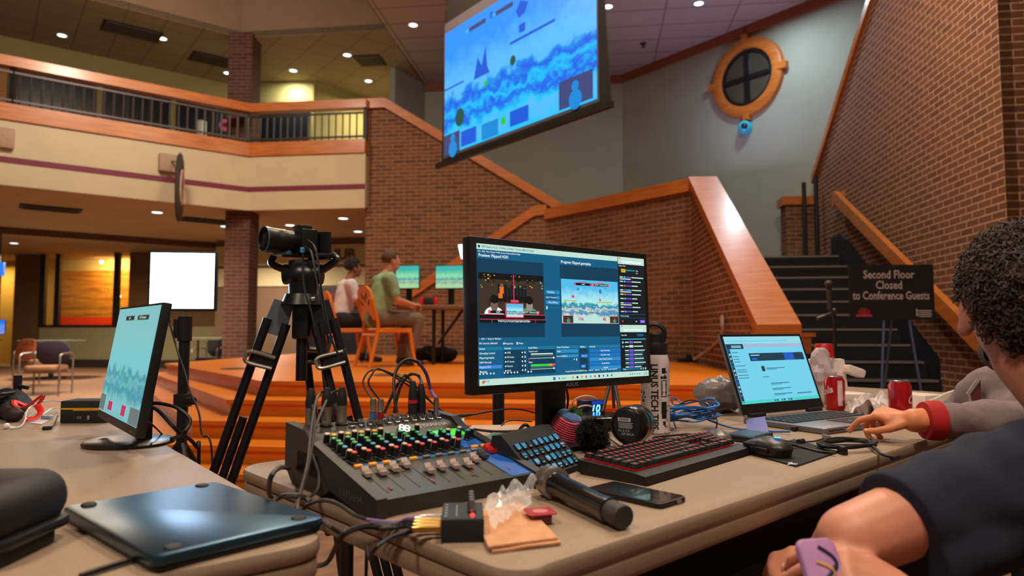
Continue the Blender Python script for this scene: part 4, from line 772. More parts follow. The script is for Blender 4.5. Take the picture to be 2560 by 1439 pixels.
m = MB(); m.lathe([(.0155, L - .034), (.0165, L - .03), (.017, L - .002), (.0155, L), (0, L)], 32, Mx=zx); m.build('end_cap', M('mic_cap', (52, 50, 52), .6), t)
# ================================================================== PHONE
po = Z(1588, 1242); t = thing('smartphone', 'black smartphone lying face up beside the hand microphone', 'phone', po, yaw(47)); 
m = MB(); m.rbox((0, 0, .0045), (.076, .152, .009), .011, bev=.0025); m.build('case', M('phone_case', (20, 20, 24), .5), t)
m = MB(); m.rbox((0, 0, .0092), (.069, .145, .0006), .008); m.build('screen', M('phone_glass', (8, 8, 10), .04, var=0, coat=1), t)
m = MB(); m.rbox((0, 0, .0), (.013, .0055, .002), .002, Mx=TR(.012, -.0762, .0045) @ ROT('X', 90)); m.build('charging_port', M('port_metal', (150, 140, 134), .35, .9), t)
# ================================================================== KEY PAD (lit keys)
do = Z(1338, 1214); t = thing('key_pad', 'black sloping control pad with rows of blue lit keys, behind the microphone', 'control pad', do, yaw(33)); dw, dh, tl_ = .178, .1, 43
Fm = TR(0, 0, .012) @ ROT('X', tl_); m = MB(); rise, run = dh * math.sin(math.radians(tl_)), dh * math.cos(math.radians(tl_))
m.ext([(0, -.004, 0), (0, -.004, .012), (0, 0, .014), (0, run, .014 + rise), (0, run + .02, .012 + rise), (0, run + .035, 0)], (dw, 0, 0)); m.build('body', BLACKM, t, 15)
KC = [E('key_' + str(i), c, s) for i, (c, s) in enumerate((((50, 150, 190), .8), ((40, 110, 130), .7), ((120, 190, 210), .8), ((20, 60, 70), .7), ((90, 170, 90), .7)))]
for r_ in range(4):
    for c_ in range(8):
        x, y = .018 + c_ * .0203, .01 + r_ * .0195; m = MB(); m.rbox((x, y, .003), (.016, .016, .003), .003, 0, Fm); cc = random.choice([1, 1, 2, 3, 1, 4, 1])
        m.box((x, y + .001, .0048), (.012, random.choice([.004, .008, .011]), .0006), 1, Fm); m.box((x - .002, y - .005, .0049), (.006, .002, .0006), 2, Fm); m.build('key', [BLACK, KC[cc - 1], KC[2]], t, 0)
m = MB(); m.text('STREAM DECK', .0065, Fm @ TR(.095, .09, .0012), 0, 'LEFT'); m.lathe([(.002, .0012), (.0045, .0012)], 16, Mx=Fm @ TR(.088, .09, 0)); m.build('maker_mark', M('mark_tan', (150, 120, 90), .5), t, 0)
# ================================================================== KNITTED MINIATURE HAT AND POMPOMS
def pompom(m, c, r, n, mat=0, ln=.35):
    m.sph(c, r * .8, mat, 16, 10)
    for i in range(n):
        d = V3((random.gauss(0, 1), random.gauss(0, 1), random.gauss(0, 1))).normalized(); p = V3(c) + d * r * .7; q = V3(c) + d * r * (1 + random.uniform(-.05, .08)) + V3((random.gauss(0, 1), random.gauss(0, 1), random.gauss(0, 1))) * r * .06
        x = d.orthogonal().normalized() * r * .045; m._add([p + x, p - x, q], [(0, 1, 2)], mat)
kb = P(1408, 1128, 1.66); kb.z = TZ; kc = P(1406, 1086, 1.66)
t = thing('knitted_hat', 'tiny pink and blue knitted hat with a green pompom, behind the lit key pad', 'knitted toy', kb)
Kt = TR(kc - kb) @ ROT('Y', 20) @ ROT('X', 12); PINK = M('wool_pink', (232, 84, 112), .95, vs=90, var=.2, sheen=.3); 
m = MB()
for i in range(19): m.tube([Kt @ V3(((.041 - .0005 * abs(i - 5) - .0016 * max(0, i - 13)) * math.cos(a), (.037) * math.sin(a), -.05 + i * .0052)) for a in [k * math.tau / 24 for k in range(25)]], .0042, 6, n=1)
m.sph(Kt @ V3((0, 0, -.004)), (.036, .033, .04)); m.build('body', PINK, t)
m = MB()
for i in range(5):
    r_ = .027 * math.cos(i / 5 * 1.4); m.tube([Kt @ V3((r_ * math.cos(a), r_ * .9 * math.sin(a), 0.047 + .012 * math.sin(i / 5 * 1.4))) for a in [k * math.tau / 24 for k in range(25)]], .0045, 6, n=1)
m.build('crown', M('wool_blue', (96, 138, 196), .95, vs=60, var=.2, sheen=.3), t)
m = MB(); pompom(m, P(1437, 1034, 1.66) - kb, .019, 500); m.build('pompom', M('wool_green', (56, 110, 30), .9, vs=200, var=.3), t, 0)
q = P(1481, 1107, 1.56); o = V3((q.x, q.y, TZ)); m = MB(); pompom(m, (0, 0, .039), .039, 2600); m.jitter(.001, 60); ob = m.build('pompom_ball', M('wool_black', (14, 12, 12), .95, vs=200, var=.3), None, 0); ob.location = o; tag(ob, 'fuzzy black wool pompom ball between the key pad and the keyboard', 'pompom')
# ================================================================== GAMING KEYBOARD
ko = Z(1618, 1216); KH = 43.5; t = thing('keyboard', 'black gaming keyboard glowing red between its keys', 'keyboard', ko, yaw(KH)); kw, kd = .435, .155
m = MB(); m.ext([(0, 0, .002), (0, .004, .016), (0, .03, .02), (0, kd, .028), (0, kd, .004), (0, kd - .02, 0), (0, .02, 0)], (kw, 0, 0)); m.build('case', M('kb_case', (22, 20, 20), .5, bump=.1), t, 20)
Km = TR(0, .03, .0205) @ ROT('X', math.degrees(math.atan2(.008, .125)))
m = MB(); m.box((kw / 2, .06, .0002), (kw - .02, .117, .0004), Mx=Km); m.build('glow_plate', E('kb_glow', (170, 10, 16), .55), t, 0)
KB = M('key_black', (20, 18, 18), .5); KLE = E('key_legend', (255, 36, 24), 1.0); nk = 0; cache = {}
G3, G1 = [.3, 1, 1, 1], [-.3, -1, 1, -1]
rows = [[1.25, 1.25, 1.25, 6.25, 1.25, 1.25, 1.25, 1.25] + G3 + [.3, 2, 1], [2.25] + [1] * 10 + [2.75] + G1 + [.3, 1, 1, 1], [1.75] + [1] * 11 + [2.25, -3.3, .3, 1, 1, 1], [1.5] + [1] * 12 + [1.5] + G3 + [.3, 1, 1, 1, 1], [1] * 13 + [2] + G3 + [.3, 1, 1, 1, 1], [1, -1, 1, 1, 1, 1, -.5, 1, 1, 1, 1, -.5, 1, 1, 1, 1]]
for r_, row in enumerate(rows):
    x = .01
    for k in row:
        wd = abs(k) * .0183
        if k > .5 and x + wd < kw - .004 and nk < 100:
            nk += 1; key = round(k, 2)
            if key not in cache:
                m = MB(); w2, y2 = wd / 2 - .0008, .0088; s = .0028
                m._add([(-w2, -y2, .002), (w2, -y2, .002), (w2, y2, .002), (-w2, y2, .002), (-w2 + s, -y2 + s, .0105), (w2 - s, -y2 + s, .0105), (w2 - s, y2 - s * .6, .0105), (-w2 + s, y2 - s * .6, .0105)], [(3, 2, 1, 0), (4, 5, 6, 7), (0, 1, 5, 4), (1, 2, 6, 5), (2, 3, 7, 6), (3, 0, 4, 7)], 0)
                m.box((0, .0008, .0107), (min(.0065, w2), .0026, .0004), 1); cache[key] = o = m.build('keycap', [KB, KLE], t, 0)
            else: o = cache[key].copy(); C.objects.link(o)
            o.matrix_basis = Km @ TR(x + wd / 2, .0095 + r_ * .0192 + (.004 if r_ == 5 else 0), .001)
        x += wd
# ================================================================== BOTTLE
bt = Z(1639, 1081); t = thing('water_bottle', 'tall white printed water bottle with a black lid beside the monitor', 'bottle', bt, yaw(96)); R_ = .0385; BH = .214
m = MB(); m.lathe([(R_ - .003, 0), (R_, .004), (R_, BH - .03), (R_ - .001, BH - .02), (R_ - .004, BH - .006), (.031, BH)], 48); m.build('body', M('bottle_white', (214, 200, 200), .45), t)
m = MB(); m.lathe([(.034, BH - .004), (.0345, BH), (.0345, BH + .022), (.033, BH + .026), (.026, BH + .027), (.025, BH + .03), (.025, BH + .05), (.022, BH + .054), (0, BH + .054)], 40); m.build('lid', RUBBER, t)
m = MB(); m.tube([(-.024, 0, BH + .03), (-.026, 0, BH + .06), (-.01, 0, BH + .076), (.01, 0, BH + .076), (.026, 0, BH + .06), (.024, 0, BH + .03)], .005, 8, flat=1.6); m.build('carry_loop', RUBBER, t)
def wrap(m, e=.0004):        # bend flat artwork (x along the girth, y up) round the bottle; x=0 faces local -y
    for v in m.bm.verts: a = v.co.x / R_; r = R_ + e; v.co = V3((r * math.sin(a), -r * math.cos(a), v.co.y))
m = MB(); m.text('LINUS TECH TIPS', .0262, TR(-.006, BH - .028, 0) @ ROT('Z', -90), 0, 'LEFT', sx=.87, bold=.016); bmesh.ops.triangulate(m.bm, faces=m.bm.faces[:])
for _ in range(3):
    bmesh.ops.subdivide_edges(m.bm, edges=[e for e in m.bm.edges if e.calc_length() > .004], cuts=1); bmesh.ops.triangulate(m.bm, faces=m.bm.faces[:])
wrap(m, .0006)
m.build('lettering', M('print_black', (18, 18, 20), .5, var=0), t, 0)
m = MB(); rnd = random.Random(4)
for yy, hh, ww in ((.168, .014, .012), (.15, .006, .02), (.08, .012, .016), (.064, .018, .017), (.048, .012, .015), (.03, .009, .008)): m.box((.021, yy, 0), (ww, hh, .0002))
for a, b in (((.013, .1), (.013, .142)), ((.03, .1), (.03, .142)), ((.013, .142), (.03, .142)), ((.013, .1), (.03, .1)), ((.016, .104), (.016, .138)), ((.027, .104), (.027, .138))): m.box(((a[0] + b[0]) / 2, (a[1] + b[1]) / 2, 0), (abs(a[0] - b[0]) + .0016, abs(a[1] - b[1]) + .0016, .0002))
for i in range(46): m.box((rnd.uniform(.016, .05), rnd.uniform(.005, BH - .04), 0), (rnd.uniform(.001, .005), rnd.uniform(.001, .005), .0002))
for i in range(26): m.box((rnd.uniform(-.052, -.03), rnd.uniform(.005, BH - .04), 0), (rnd.uniform(.0008, .008), rnd.uniform(.0008, .012), .0002))
bmesh.ops.subdivide_edges(m.bm, edges=m.bm.edges[:], cuts=3); wrap(m, .0006); m.build('circuit_print', _m['print_black'], t, 0)
# ================================================================== ROUND WEB CAMERA ON ITS CLIP
q = P(1575, 1062, 1.545); o = Z(1560, 1102); o = V3((q.x, q.y, TZ)); t = thing('web_camera', 'fat round black desk camera seen from behind, with a printed label', 'camera', o, 0)
hd_c = hd(212); Wc = Matrix((V3((0, 0, 1)).cross(hd_c).normalized() * 1, V3((0, 0, 1)), hd_c)).transposed().to_4x4(); Wc = TR(0, 0, q.z - TZ) @ Wc @ Matrix.Diagonal((.88, .88, .88, 1))
m = MB(); m.lathe([(0, -.062), (.045, -.06), (.048, -.052), (.049, -.02), (.0475, -.018), (.049, -.015), (.048, .012), (.042, .02), (.036, .022)], 44, Mx=Wc); m.build('body', M('cam_gloss', (14, 13, 14), .3, coat=.3), t)
m = MB()
for k in range(60): a = k * math.tau / 60; m.box((.0425, 0, .0185), (.007, .002, .005), Mx=Wc @ ROT('Z', a * 57.2958))
m.build('vent_ring', BLACK, t, 0)
m = MB(); m.lathe([(0, .023), (.035, .023), (.0355, .0215)], 36, Mx=Wc); m.build('rear_label', M('cam_label', (22, 24, 32), .5), t)
m = MB(); Wl = Wc @ TR(0, 0, .0234); m.box((-.006, .016, 0), (.034, .009, .0003), 0, Wl)
for k in range(14): m.box((-.018 + k * .0018, .0165, .0003), (.0008 if k % 3 else .0013, .005, .0002), 1, Wl)
for k in range(6): m.box((-.003, .008 - .0026 * k, 0), (.04 - .003 * (k % 3), .0009, .0003), 0, Wl)
m.text('FC A E R', .008, Wl @ TR(-.022, -.012, 0), 0); m.text('CE UKCA', .008, Wl @ TR(-.014, -.02, 0), 0); m.build('label_print', [M('label_white', (190, 190, 196), .5, var=0), _m['print_black']], t, 0)
m = MB(); m.rbox((-.03, -.0, .006), (.085, .06, .012), .008, bev=.002); m.box((0, 0, .02), (.03, .024, .03)); m.build('foot', M('cam_foot', (30, 32, 38), .4), t)
# ================================================================== RIGHT LAPTOP AND ITS NEIGHBOURS
ALU = M('laptop_silver', (128, 124, 128), .4, .6, vs=200, var=.05); LH = 58
fl = Z(2064, 1087); t = thing('laptop', 'open silver laptop with a bright cyan web page, under the grey sleeved hand', 'laptop', fl, yaw(LH)); LW, LD = .40, .27
m = MB(); m.rbox((LW / 2, LD / 2, .0085), (LW, LD, .015), .012, bev=.003); m.build('base', ALU, t)
m = MB(); m.box((LW / 2, .175, .0163), (LW - .05, .12, .0012)); m.build('keyboard_well', BLACK, t, 0); kc = None
for r_ in range(5):
    for c_ in range(14):
        if kc is None: m = MB(); m.box((0, 0, .0008), (.0205, .0175, .0016), bev=.0006); kc = o = m.build('keycap', M('laptop_key', (30, 32, 36), .5), t)
        else: o = kc.copy(); C.objects.link(o)
        o.location = (.036 + c_ * .0252, .128 + r_ * .0235, .0168)
m = MB(); m.rbox((.22, .06, .0163), (.13, .085, .0008), .006); m.build('touch_pad', M('touchpad_dark', (44, 42, 44), .3), t)
m = MB(); m.box((.21, .062, .0169), (.018, .006, .0003)); m.box((.25, .05, .0169), (.01, .004, .0003)); m.build('touch_pad_mark', GREYT, t, 0)
m = MB()
for k in range(6): m.box((.02 + k * .011, -.0006, .009), (.007, .002, .003))
m.build('side_vent', BLACK, t, 0)
Ll = TR(0, LD - .004, .017) @ ROT('X', -19); LHh = .255
m = MB(); m.box((LW / 2, .004, LHh / 2 + .006), (LW, .008, LHh), Mx=Ll, bev=.002); lid = m.build('lid', ALU, t)
m = MB(); m.box((LW / 2, -.0004, LHh / 2 + .006), (LW - .004, .0012, LHh - .004), Mx=Ll); m.build('bezel', BLACK, lid, 0)
for x in (.06, LW - .06): m = MB(); m.cyl((x - .035, LD - .006, .02), (x + .035, LD - .006, .02), .007); m.build('hinge', BLACK, t)
m = MB(); SX = lambda u, v, e: Ll @ V3((.012 + u * (LW - .024), -.0012 - .0005 * e, LHh - .004 - v * (LHh - .042)))
pc = [('page', (120, 214, 240), .95), ('pale', (150, 222, 236), .95), ('navy', (22, 56, 78), 1), ('pinkbar', (172, 180, 214), 1), ('ink', (40, 110, 140), 1), ('vivid', (30, 90, 200), 1), ('tealbar', (70, 210, 200), 1)]; pm = {n: i for i, (n, _, _) in enumerate(pc)}
def R(u0, v0, u1, v1, c, e=1): m.poly([SX(u0, v1, e), SX(u1, v1, e), SX(u1, v0, e), SX(u0, v0, e)], pm[c])
R(0, 0, 1, 1, 'page'); R(0, 0, 1, .11, 'pale', 2); R(.02, .06, .8, .085, 'page', 3); R(.0, .115, .035, 1, 'navy', 3); R(.035, .115, .21, .19, 'navy', 3); R(.22, .115, 1, .165, 'pinkbar', 2); R(.25, .26, .97, .38, 'navy', 3); R(.7, .262, .83, .378, 'vivid', 4); R(.27, .33, .34, .365, 'vivid', 4); R(.27, .285, .38, .3, 'pale', 4)
for v in (.16, .14): R(.06, v, .18, v + .012, 'pale', 4)
for v in (.24, .3, .34, .38, .44, .5, .53, .58, .62): R(.05, v, .12 + .05 * (v > .4), v + .01, 'ink', 3)
R(.36, .46, .4, .54, 'navy', 3)
for v in (.49, .72, .8, .88): R(.42, v, .66, v + .012, 'ink', 3); R(.42, v + .02, .56, v + .028, 'ink', 3)
R(.34, .62, .42, .63, 'ink', 3); R(.72, .89, .92, .905, 'ink', 3); R(0, .955, 1, 1, 'tealbar', 3)
for k in range(9): R(.4 + k * .03, .965, .418 + k * .03, .99, ('vivid', 'navy', 'pinkbar')[k % 3], 4)
for k in range(12): R(.008, .2 + k * .06, .027, .23 + k * .06, ('vivid', 'pale', 'pinkbar', 'ink')[k % 4], 4)
m.build('screen', [E('page_' + n, c, s) for n, c, s in pc], lid, 0)
ad = thing('network_adapter', 'small black plug with blue network cable and amber light at the laptop side', 'adapter', Z(1985, 1072), yaw(LH - 8))
m = MB(); m.rbox((-.02, -.02, .007), (.05, .014, .01), .003); m.build('plug', BLACK, ad); m = MB(); m.box((.02, -.024, .0065), (.032, .012, .009), bev=.001); m.build('cable_plug', M('clear_blue', (110, 140, 170), .3), ad); m = MB(); m.box((.022, -.0305, .007), (.008, .001, .004)); m.build('amber_light', E('amber', (255, 150, 60), 2), ad)
q = [Z(1865, 1050, TZ + .03), Z(1912, 1040, TZ + .035), Z(1922, 1082, TZ + .002), Z(1868, 1080, TZ + .003)]; o = Z(1890, 1065)
m = sheet([q[0] - o, q[1] - o, q[2] - o, q[3] - o], 8, 8, .002, 30, 2, .003); ob = m.build('masking_tape', M('tape_blue', (112, 118, 190), .7), None, 30); ob.location = o; tag(ob, 'blue masking tape strip hanging at the laptop corner', 'tape')
# cans
REDC = M('can_red', (186, 14, 26), .25, .3, var=.03, coat=.4)
def can(label, loc, rz, word):
    t = thing('soda_can', label, 'drink can', loc, rz, 'soda cans'); R0_ = .033; H0 = .118
    m = MB(); m.lathe([(.024, 0), (.028, .003), (R0_, .011), (R0_, H0 - .016), (.0275, H0 - .004), (.0275, H0)], 40); m.build('body', REDC, t)
    m = MB(); m.lathe([(.026, .0), (.028, .0028)], 30); m.lathe([(.0276, H0 - .003), (.0282, H0), (.0265, H0 + .0012), (.026, H0 - .004), (0, H0 - .004)], 40); m.box((0, .006, H0 - .002), (.012, .02, .0015)); m.build('rim', STEEL, t)
    m = MB(); m.text(word, .034, TR(0, .066, 0), 0, 'CENTER', sx=.9, bold=.03); m.box((.052, .062, 0), (.018, .085, .0001)); m.box((0, .016, 0), (.008, .008, .0001)); m.box((-.012, .015, 0), (.007, .003, .0001))
    bmesh.ops.triangulate(m.bm, faces=m.bm.faces[:]); bmesh.ops.subdivide_edges(m.bm, edges=[e for e in m.bm.edges if e.calc_length() > .006], cuts=4)
    for v in m.bm.verts: a = v.co.x / R0_; sh = v.co.x * .0; v.co = V3(((R0_ + .0004) * math.sin(a), -(R0_ + .0004) * math.cos(a), v.co.y + (v.co.x * .35 if abs(v.co.x) < .04 and v.co.y > .04 else 0)))
    m.build('printing', M('can_print', (216, 190, 190), .4), t, 0); return t
can('red soda can with white script, just right of the laptop screen', Z(2088, 1026), math.radians(-84), 'Cola'); can('red soda can behind the reaching hand, amid crumpled white paper', Z(2252, 1046), math.radians(62), 'Cola')
# bags, cup, paper, foam box
def bag(label, base, quadr, mt, amp, seed, cat='bag'):
    m = MB(); m.sph((0, 0, quadr[2] * .92), quadr, u=30, v=22)
    for v in m.bm.verts:
        d = V3((v.co.x / quadr[0], v.co.y / quadr[1], (v.co.z - quadr[2]) / quadr[2])); q = v.co * 19 + V3((seed, 0, 0)); r = abs(noise.noise(q)) * 1.2 + .5 * noise.noise(q * 2.3)
        v.co += d * (r * amp - amp * .4); v.co.z = max(v.co.z, .0)
    ob = m.build('plastic_bag', mt, None, 24); ob.location = base; return tag(ob, label, cat, None)
BAGW = M('bag_white', (206, 192, 196), .35, vs=14, trans=.1); BAGG = M('bag_grey', (120, 114, 116), .35, vs=14)
bag('crumpled grey plastic bag behind the laptop, beside the blue cable', Z(1800, 1030), (.085, .07, .062), BAGG, .02, 4)
bag('upright crumpled white plastic bag just behind the laptop screen', Z(2054, 1008), (.052, .05, .112), BAGW, .026, 9)
cq = Z(2056, 1002); cq = P(2062, 960, 2.72); cq.z = TZ
t = thing('takeaway_cup', 'white cup with a red lid poking up behind the white bag', 'cup', cq); m = MB(); m.lathe([(.026, 0), (.035, .17)], 30); m.build('cup_body', M('cup_white', (214, 200, 204), .5), t); m = MB(); m.lathe([(.035, .168), (.037, .17), (.034, .215), (.03, .222), (0, .222)], 30); m.build('cup_lid', M('cup_red', (196, 22, 26), .4), t)
FOAM = M('foam_white', (222, 206, 198), .75)
fq = P(2105, 930, 2.62); o = V3((fq.x, fq.y, TZ)); t = thing('foam_clamshell', 'open white foam food box behind the left soda can', 'food box', o, yaw(80))
m = MB(); m.box((0, .0, .02), (.16, .14, .04), bev=.012); m.build('tray', FOAM, t); m = MB(); m.box((.0, .08, .11), (.16, .03, .13), bev=.012, Mx=ROT('X', -8)); m.box((.06, .07, .14), (.08, .05, .035), bev=.012, Mx=ROT('Y', 18)); m.build('lid', FOAM, t)
fq = Z(2305, 1014); t = thing('foam_container', 'white foam container with a plastic fork, right of the second soda can', 'food box', fq, yaw(60)); m = MB(); m.ext([(-.075, -.06, 0), (-.06, -.045, .042), (.06, -.045, .042), (.075, -.06, 0)], (0, .12, 0)); m.build('tray', FOAM, t)
fk = thing('plastic_fork', 'white plastic fork leaning on the foam container', 'fork', fq); m = MB(); m.tube([(.0, -.07, .03), (.05, -.06, .05), (.09, -.05, .06)], .004, 6, flat=.5); m.build('handle', FOAM, fk)
m = MB()
for k in range(3): m.tube([(0, -.07 + k * .004, .03), (-.025, -.074 + k * .006, .022)], .0012, 5, n=1)
m.build('tine', FOAM, fk)
o = Z(2160, 1040); m = sheet([Z(2108, 1040) - o, Z(2228, 1044) - o, Z(2236, 1014) - o, Z(2168, 1012) - o], 26, 18, .02, 14, 7, .095); ob = m.build('crumpled_paper', M('paper_white', (214, 200, 200), .8), None, 18); ob.location = o; tag(ob, 'crumpled white wrapping paper between the two soda cans', 'paper')
# mice, mouse pad, cables
pd = [Z(1868, 1134), Z(1990, 1168), Z(2098, 1131), Z(1985, 1100)]; o = pd[1]
t = thing('mouse_pad', 'black mouse pad with a small white round emblem beside the keyboard', 'mouse pad', o); m = MB(); m.ext([V3((p.x - o.x, p.y - o.y, .0003)) for p in pd], (0, 0, .003)); m.build('pad', M('pad_black', (26, 25, 27), .85, vs=400, var=.15), t)
q = Z(1982, 1158, TZ + .0036) - o; m = MB(); Wx = TR(q) @ ROT('Z', 42)
for a0, r in ((30, .0085), (40, .0045)): m.tube([Wx @ V3((r * math.cos(math.radians(a)), r * math.sin(math.radians(a)), 0)) for a in range(a0, a0 + 300, 20)], .0009, 5, n=1)
m.tube([Wx @ V3((-.012 - .004 * k, .001, 0)) for k in range(3)], .0009, 5, n=1); m.build('emblem', WHITE, t)
def mouse(label, loc, rz, L, Wd, H, mt, mt2, led):
    t = thing('computer_mouse', label, 'mouse', loc, rz, None); m = MB(); m.sph((0, 0, 0), 1, u=28, v=16)
    for v in m.bm.verts:
        c = v.co.copy(); wv = 1 - .18 * math.cos(c.y * 2.2) + .12 * c.y ** 2; v.co = V3((c.x * Wd / 2 * wv, c.y * L / 2, max(0, (c.z * .5 + .5)) * H * (1 - .28 * max(0, c.y) - .1 * c.y ** 2) if c.z > -.3 else .001))
    m.build('shell', mt, t); m = MB(); m.box((0, L * .3, H * .62), (.008, .02, .012), bev=.003); m.build('scroll_wheel', RUBBER, t)
    m = MB(); m.box((-Wd * .42, .02, H * .5), (.006, .035, .008), bev=.003); m.box((-Wd * .44, -.01, H * .32), (.006, .05, .012), bev=.003); m.build('side_button', mt2, t)
    if led: m = MB(); m.lathe([(.004, .0), (.007, .0)], 16, Mx=TR(0, -.03, H * 1.0)); m.box((.002, -.03, H * 1.0), (.007, .0025, .001)); m.build('logo_light', E('mouse_led', (60, 160, 255), 3), t)
mouse('sculpted black gaming mouse with a blue lit emblem on the mouse pad', Z(1918, 1134, TZ + .0035), yaw(HT) - math.radians(18), .125, .075, .04, M('mouse_black', (34, 33, 34), .4), BLACK, True)
mouse('older grey and black mouse behind the keyboard', Z(1792, 1108), yaw(HT) - math.radians(40), .11, .062, .036, M('mouse_grey', (84, 78, 72), .35), BLACK, False)
o = Z(1762, 1104); t = thing('purple_tube', 'small purple rubber tube cap lying beside the older mouse', 'tube', o); Tm = TR(0, 0, .0125) @ frame((0, 0, 0), (0, 0, 1), hd(200)); m = MB(); m.lathe([(.0125, -.012), (.0125, .012), (.0085, .0125), (.0085, -.008), (0, -.008)], 24, Mx=Tm); m.build('tube', M('rubber_purple', (138, 62, 150), .4), t)
o = Z(1870, 1098); t = thing('external_drive', 'flat black external drive between the older mouse and the laptop', 'drive', o, yaw(HT)); m = MB(); m.rbox((0, 0, .008), (.115, .08, .016), .006, bev=.003); m.build('case', M('drive_black', (34, 36, 44), .3), t); m = MB(); m.rbox((0, 0, .0162), (.1, .068, .001), .005); m.build('top_plate', M('drive_top', (44, 46, 56), .35), t)
def coil(c, rx, ry, turns, jit, h, ang=0, sd=1):
    rn_ = random.Random(sd); out = []; ca, sa = math.cos(ang), math.sin(ang)
    for i in range(turns * 14 + 1):
        a = i / 14 * math.tau; k = 1 + rn_.uniform(-jit, jit) * (1 if i % 3 == 0 else .4); x, y = rx * k * math.cos(a), ry * k * math.sin(a)
        out.append(c + V3((x * ca - y * sa, x * sa + y * ca, h * (.5 + .5 * noise.noise(V3((i * .31, sd, 0)))) + .004 + h * .6 * (i / 14 / turns))))
    return out
cc = Z(2117, 1122); pts = coil(cc, .072, .042, 6, .16, .012, math.radians(20), 3)
t = thing('braided_cable', 'coiled thick black braided cable with a strap at the table edge', 'cable', cc); m = MB(); m.tube([p - cc for p in pts] + [Z(2200, 1133, TZ + .006) - cc, Z(2240, 1143, TZ + .006) - cc], .0032, 7, n=2); m.build('cord', M('cable_braid', (26, 25, 26), .7, vs=900, var=.35), t)
m = MB(); q = Z(2106, 1126, TZ + .008) - cc; m.box(q, (.014, .026, .022), bev=.004); m.build('strap', BLACK, t); m = MB(); q = Z(2240, 1143, TZ + .006) - cc; m.cyl(q - UT * .02, q + UT * .014, .0048, .004); m.build('connector', BLACK, t)
cable('mouse_cable', 'black mouse cord running from the gaming mouse to the coiled cable', 'cable', [Z(1975, 1110, TZ + .012), Z(2010, 1118, TZ + .006), Z(2050, 1128, TZ + .006), Z(2090, 1132, TZ + .007)], .003, CBLK)
t = thing('usb_cable', 'thin black cable with a ferrite bead near the laptop front', 'cable', Z(1950, 1095)); o = t.location.copy(); m = MB(); m.tube([p - o for p in (Z(1950, 1098, TZ + .004), Z(1985, 1104, TZ + .004), Z(2030, 1103, TZ + .004), Z(2060, 1096, TZ + .006))], .0022, 6); m.build('cord', CBLK, t); m = MB(); q = Z(2002, 1103, TZ + .007) - o; m.cyl(q - UT * .011, q + UT * .011, .0065); m.build('ferrite', RUBBER, t); m = MB(); q = Z(2066, 1092, TZ + .008) - o; m.box(q, (.01, .03, .012), bev=.002); m.build('connector', M('conn_clear', (110, 108, 106), .3), t)
bc = Z(1728, 1072); BLU = M('cable_blue', (44, 104, 176), .45)
pts = []
for k in range(9): pts += coil(bc + V3((random.uniform(-.012, .012), random.uniform(-.012, .012), .0045 * k)), .075 + random.uniform(-.01, .012), .05 + random.uniform(-.008, .008), 1, .2, .03, math.radians(20 + random.uniform(-30, 30)), k)
cable('network_cable', 'loosely coiled bright blue network cable behind the white bottle', 'cable', pts + [Z(1690, 1012, TZ + .05), Z(1680, 995, TZ + .07), Z(1695, 1000, TZ + .06), Z(1730, 1030, TZ + .04), Z(1800, 1060, TZ + .01), Z(1850, 1072, TZ + .004), Z(1930, 1078, TZ + .004), Z(1975, 1078, TZ + .008)], .0031, BLU, n=3)
cable('power_cable', 'thin black cable looping over the blue network cable toward the laptop', 'cable', [Z(1790, 1072, TZ + .004), Z(1792, 1050, TZ + .03), Z(1775, 1015, TZ + .06), Z(1735, 1000, TZ + .075), Z(1700, 1010, TZ + .06), Z(1682, 1040, TZ + .03), Z(1690, 1070, TZ + .006)], .002, CBLK)
cable('charger_cable', 'thin black cable snaking from the blue coil to the laptop corner', 'cable', [Z(1740, 1040, TZ + .03), Z(1775, 1027, TZ + .04), Z(1820, 1022, TZ + .03), Z(1850, 1035, TZ + .02), Z(1875, 1046, TZ + .012)], .002, CBLK)
cable('keyboard_cable', 'coiled black cord behind the keyboard, below the white bottle', 'cable', coil(Z(1680, 1101), .06, .022, 2, .06, .006, math.radians(30), 5) + [Z(1745, 1098, TZ + .004)], .0028, CBLK, n=3)
cable('camera_cable', 'black cord leading from the round camera toward the keyboard', 'cable', [Z(1523, 1096, TZ + .006), Z(1540, 1108, TZ + .006), Z(1562, 1122, TZ + .006), Z(1580, 1128, TZ + .02)], .0022, CBLK)
# behind the monitor: papers, notebook, card, cables, display hub, network box
PAP = M('paper_tan', (186, 160, 140), .85, vs=6); o = Z(1240, 1082)
for k, (pp, lab, mt, h) in enumerate(((((1150, 1098), (1330, 1090), (1322, 1066), (1180, 1068)), 'stack of loose tan papers on the table behind the mixer', PAP, .006), (((1196, 1122), (1262, 1128), (1290, 1098), (1232, 1094)), 'green covered notebook lying half under the key pad', M('book_green', (70, 120, 96), .6), .008))):
    m = MB(); o = Z(*pp[0]); m.ext([V3((p.x - o.x, p.y - o.y, .0005 + .0062 * k)) for p in (Z(*c) for c in pp)], (0, 0, h)); ob = m.build('paper_stack' if k == 0 else 'notebook', mt, None, 0); ob.location = o; tag(ob, lab, 'paper' if k == 0 else 'notebook')
o = Z(1135, 1088); m = MB(); a, b, c = Z(1112, 1084), Z(1160, 1090), Z(1150, 1076); m.ext([a - o, b - o, b - o + V3((0, 0, .032)), a - o + V3((.006, 0, .026))], (.004, .012, 0)); m.ext([a - o + V3((.006, 0, .026)), b - o + V3((0, 0, .032)), c - o + V3((.01, .03, .03))], (0, 0, .0015)); ob = m.build('folded_card', M('card_pale', (150, 172, 190), .6), None, 0); ob.location = o; tag(ob, 'folded pale card standing at the back right corner of the mixer', 'card')
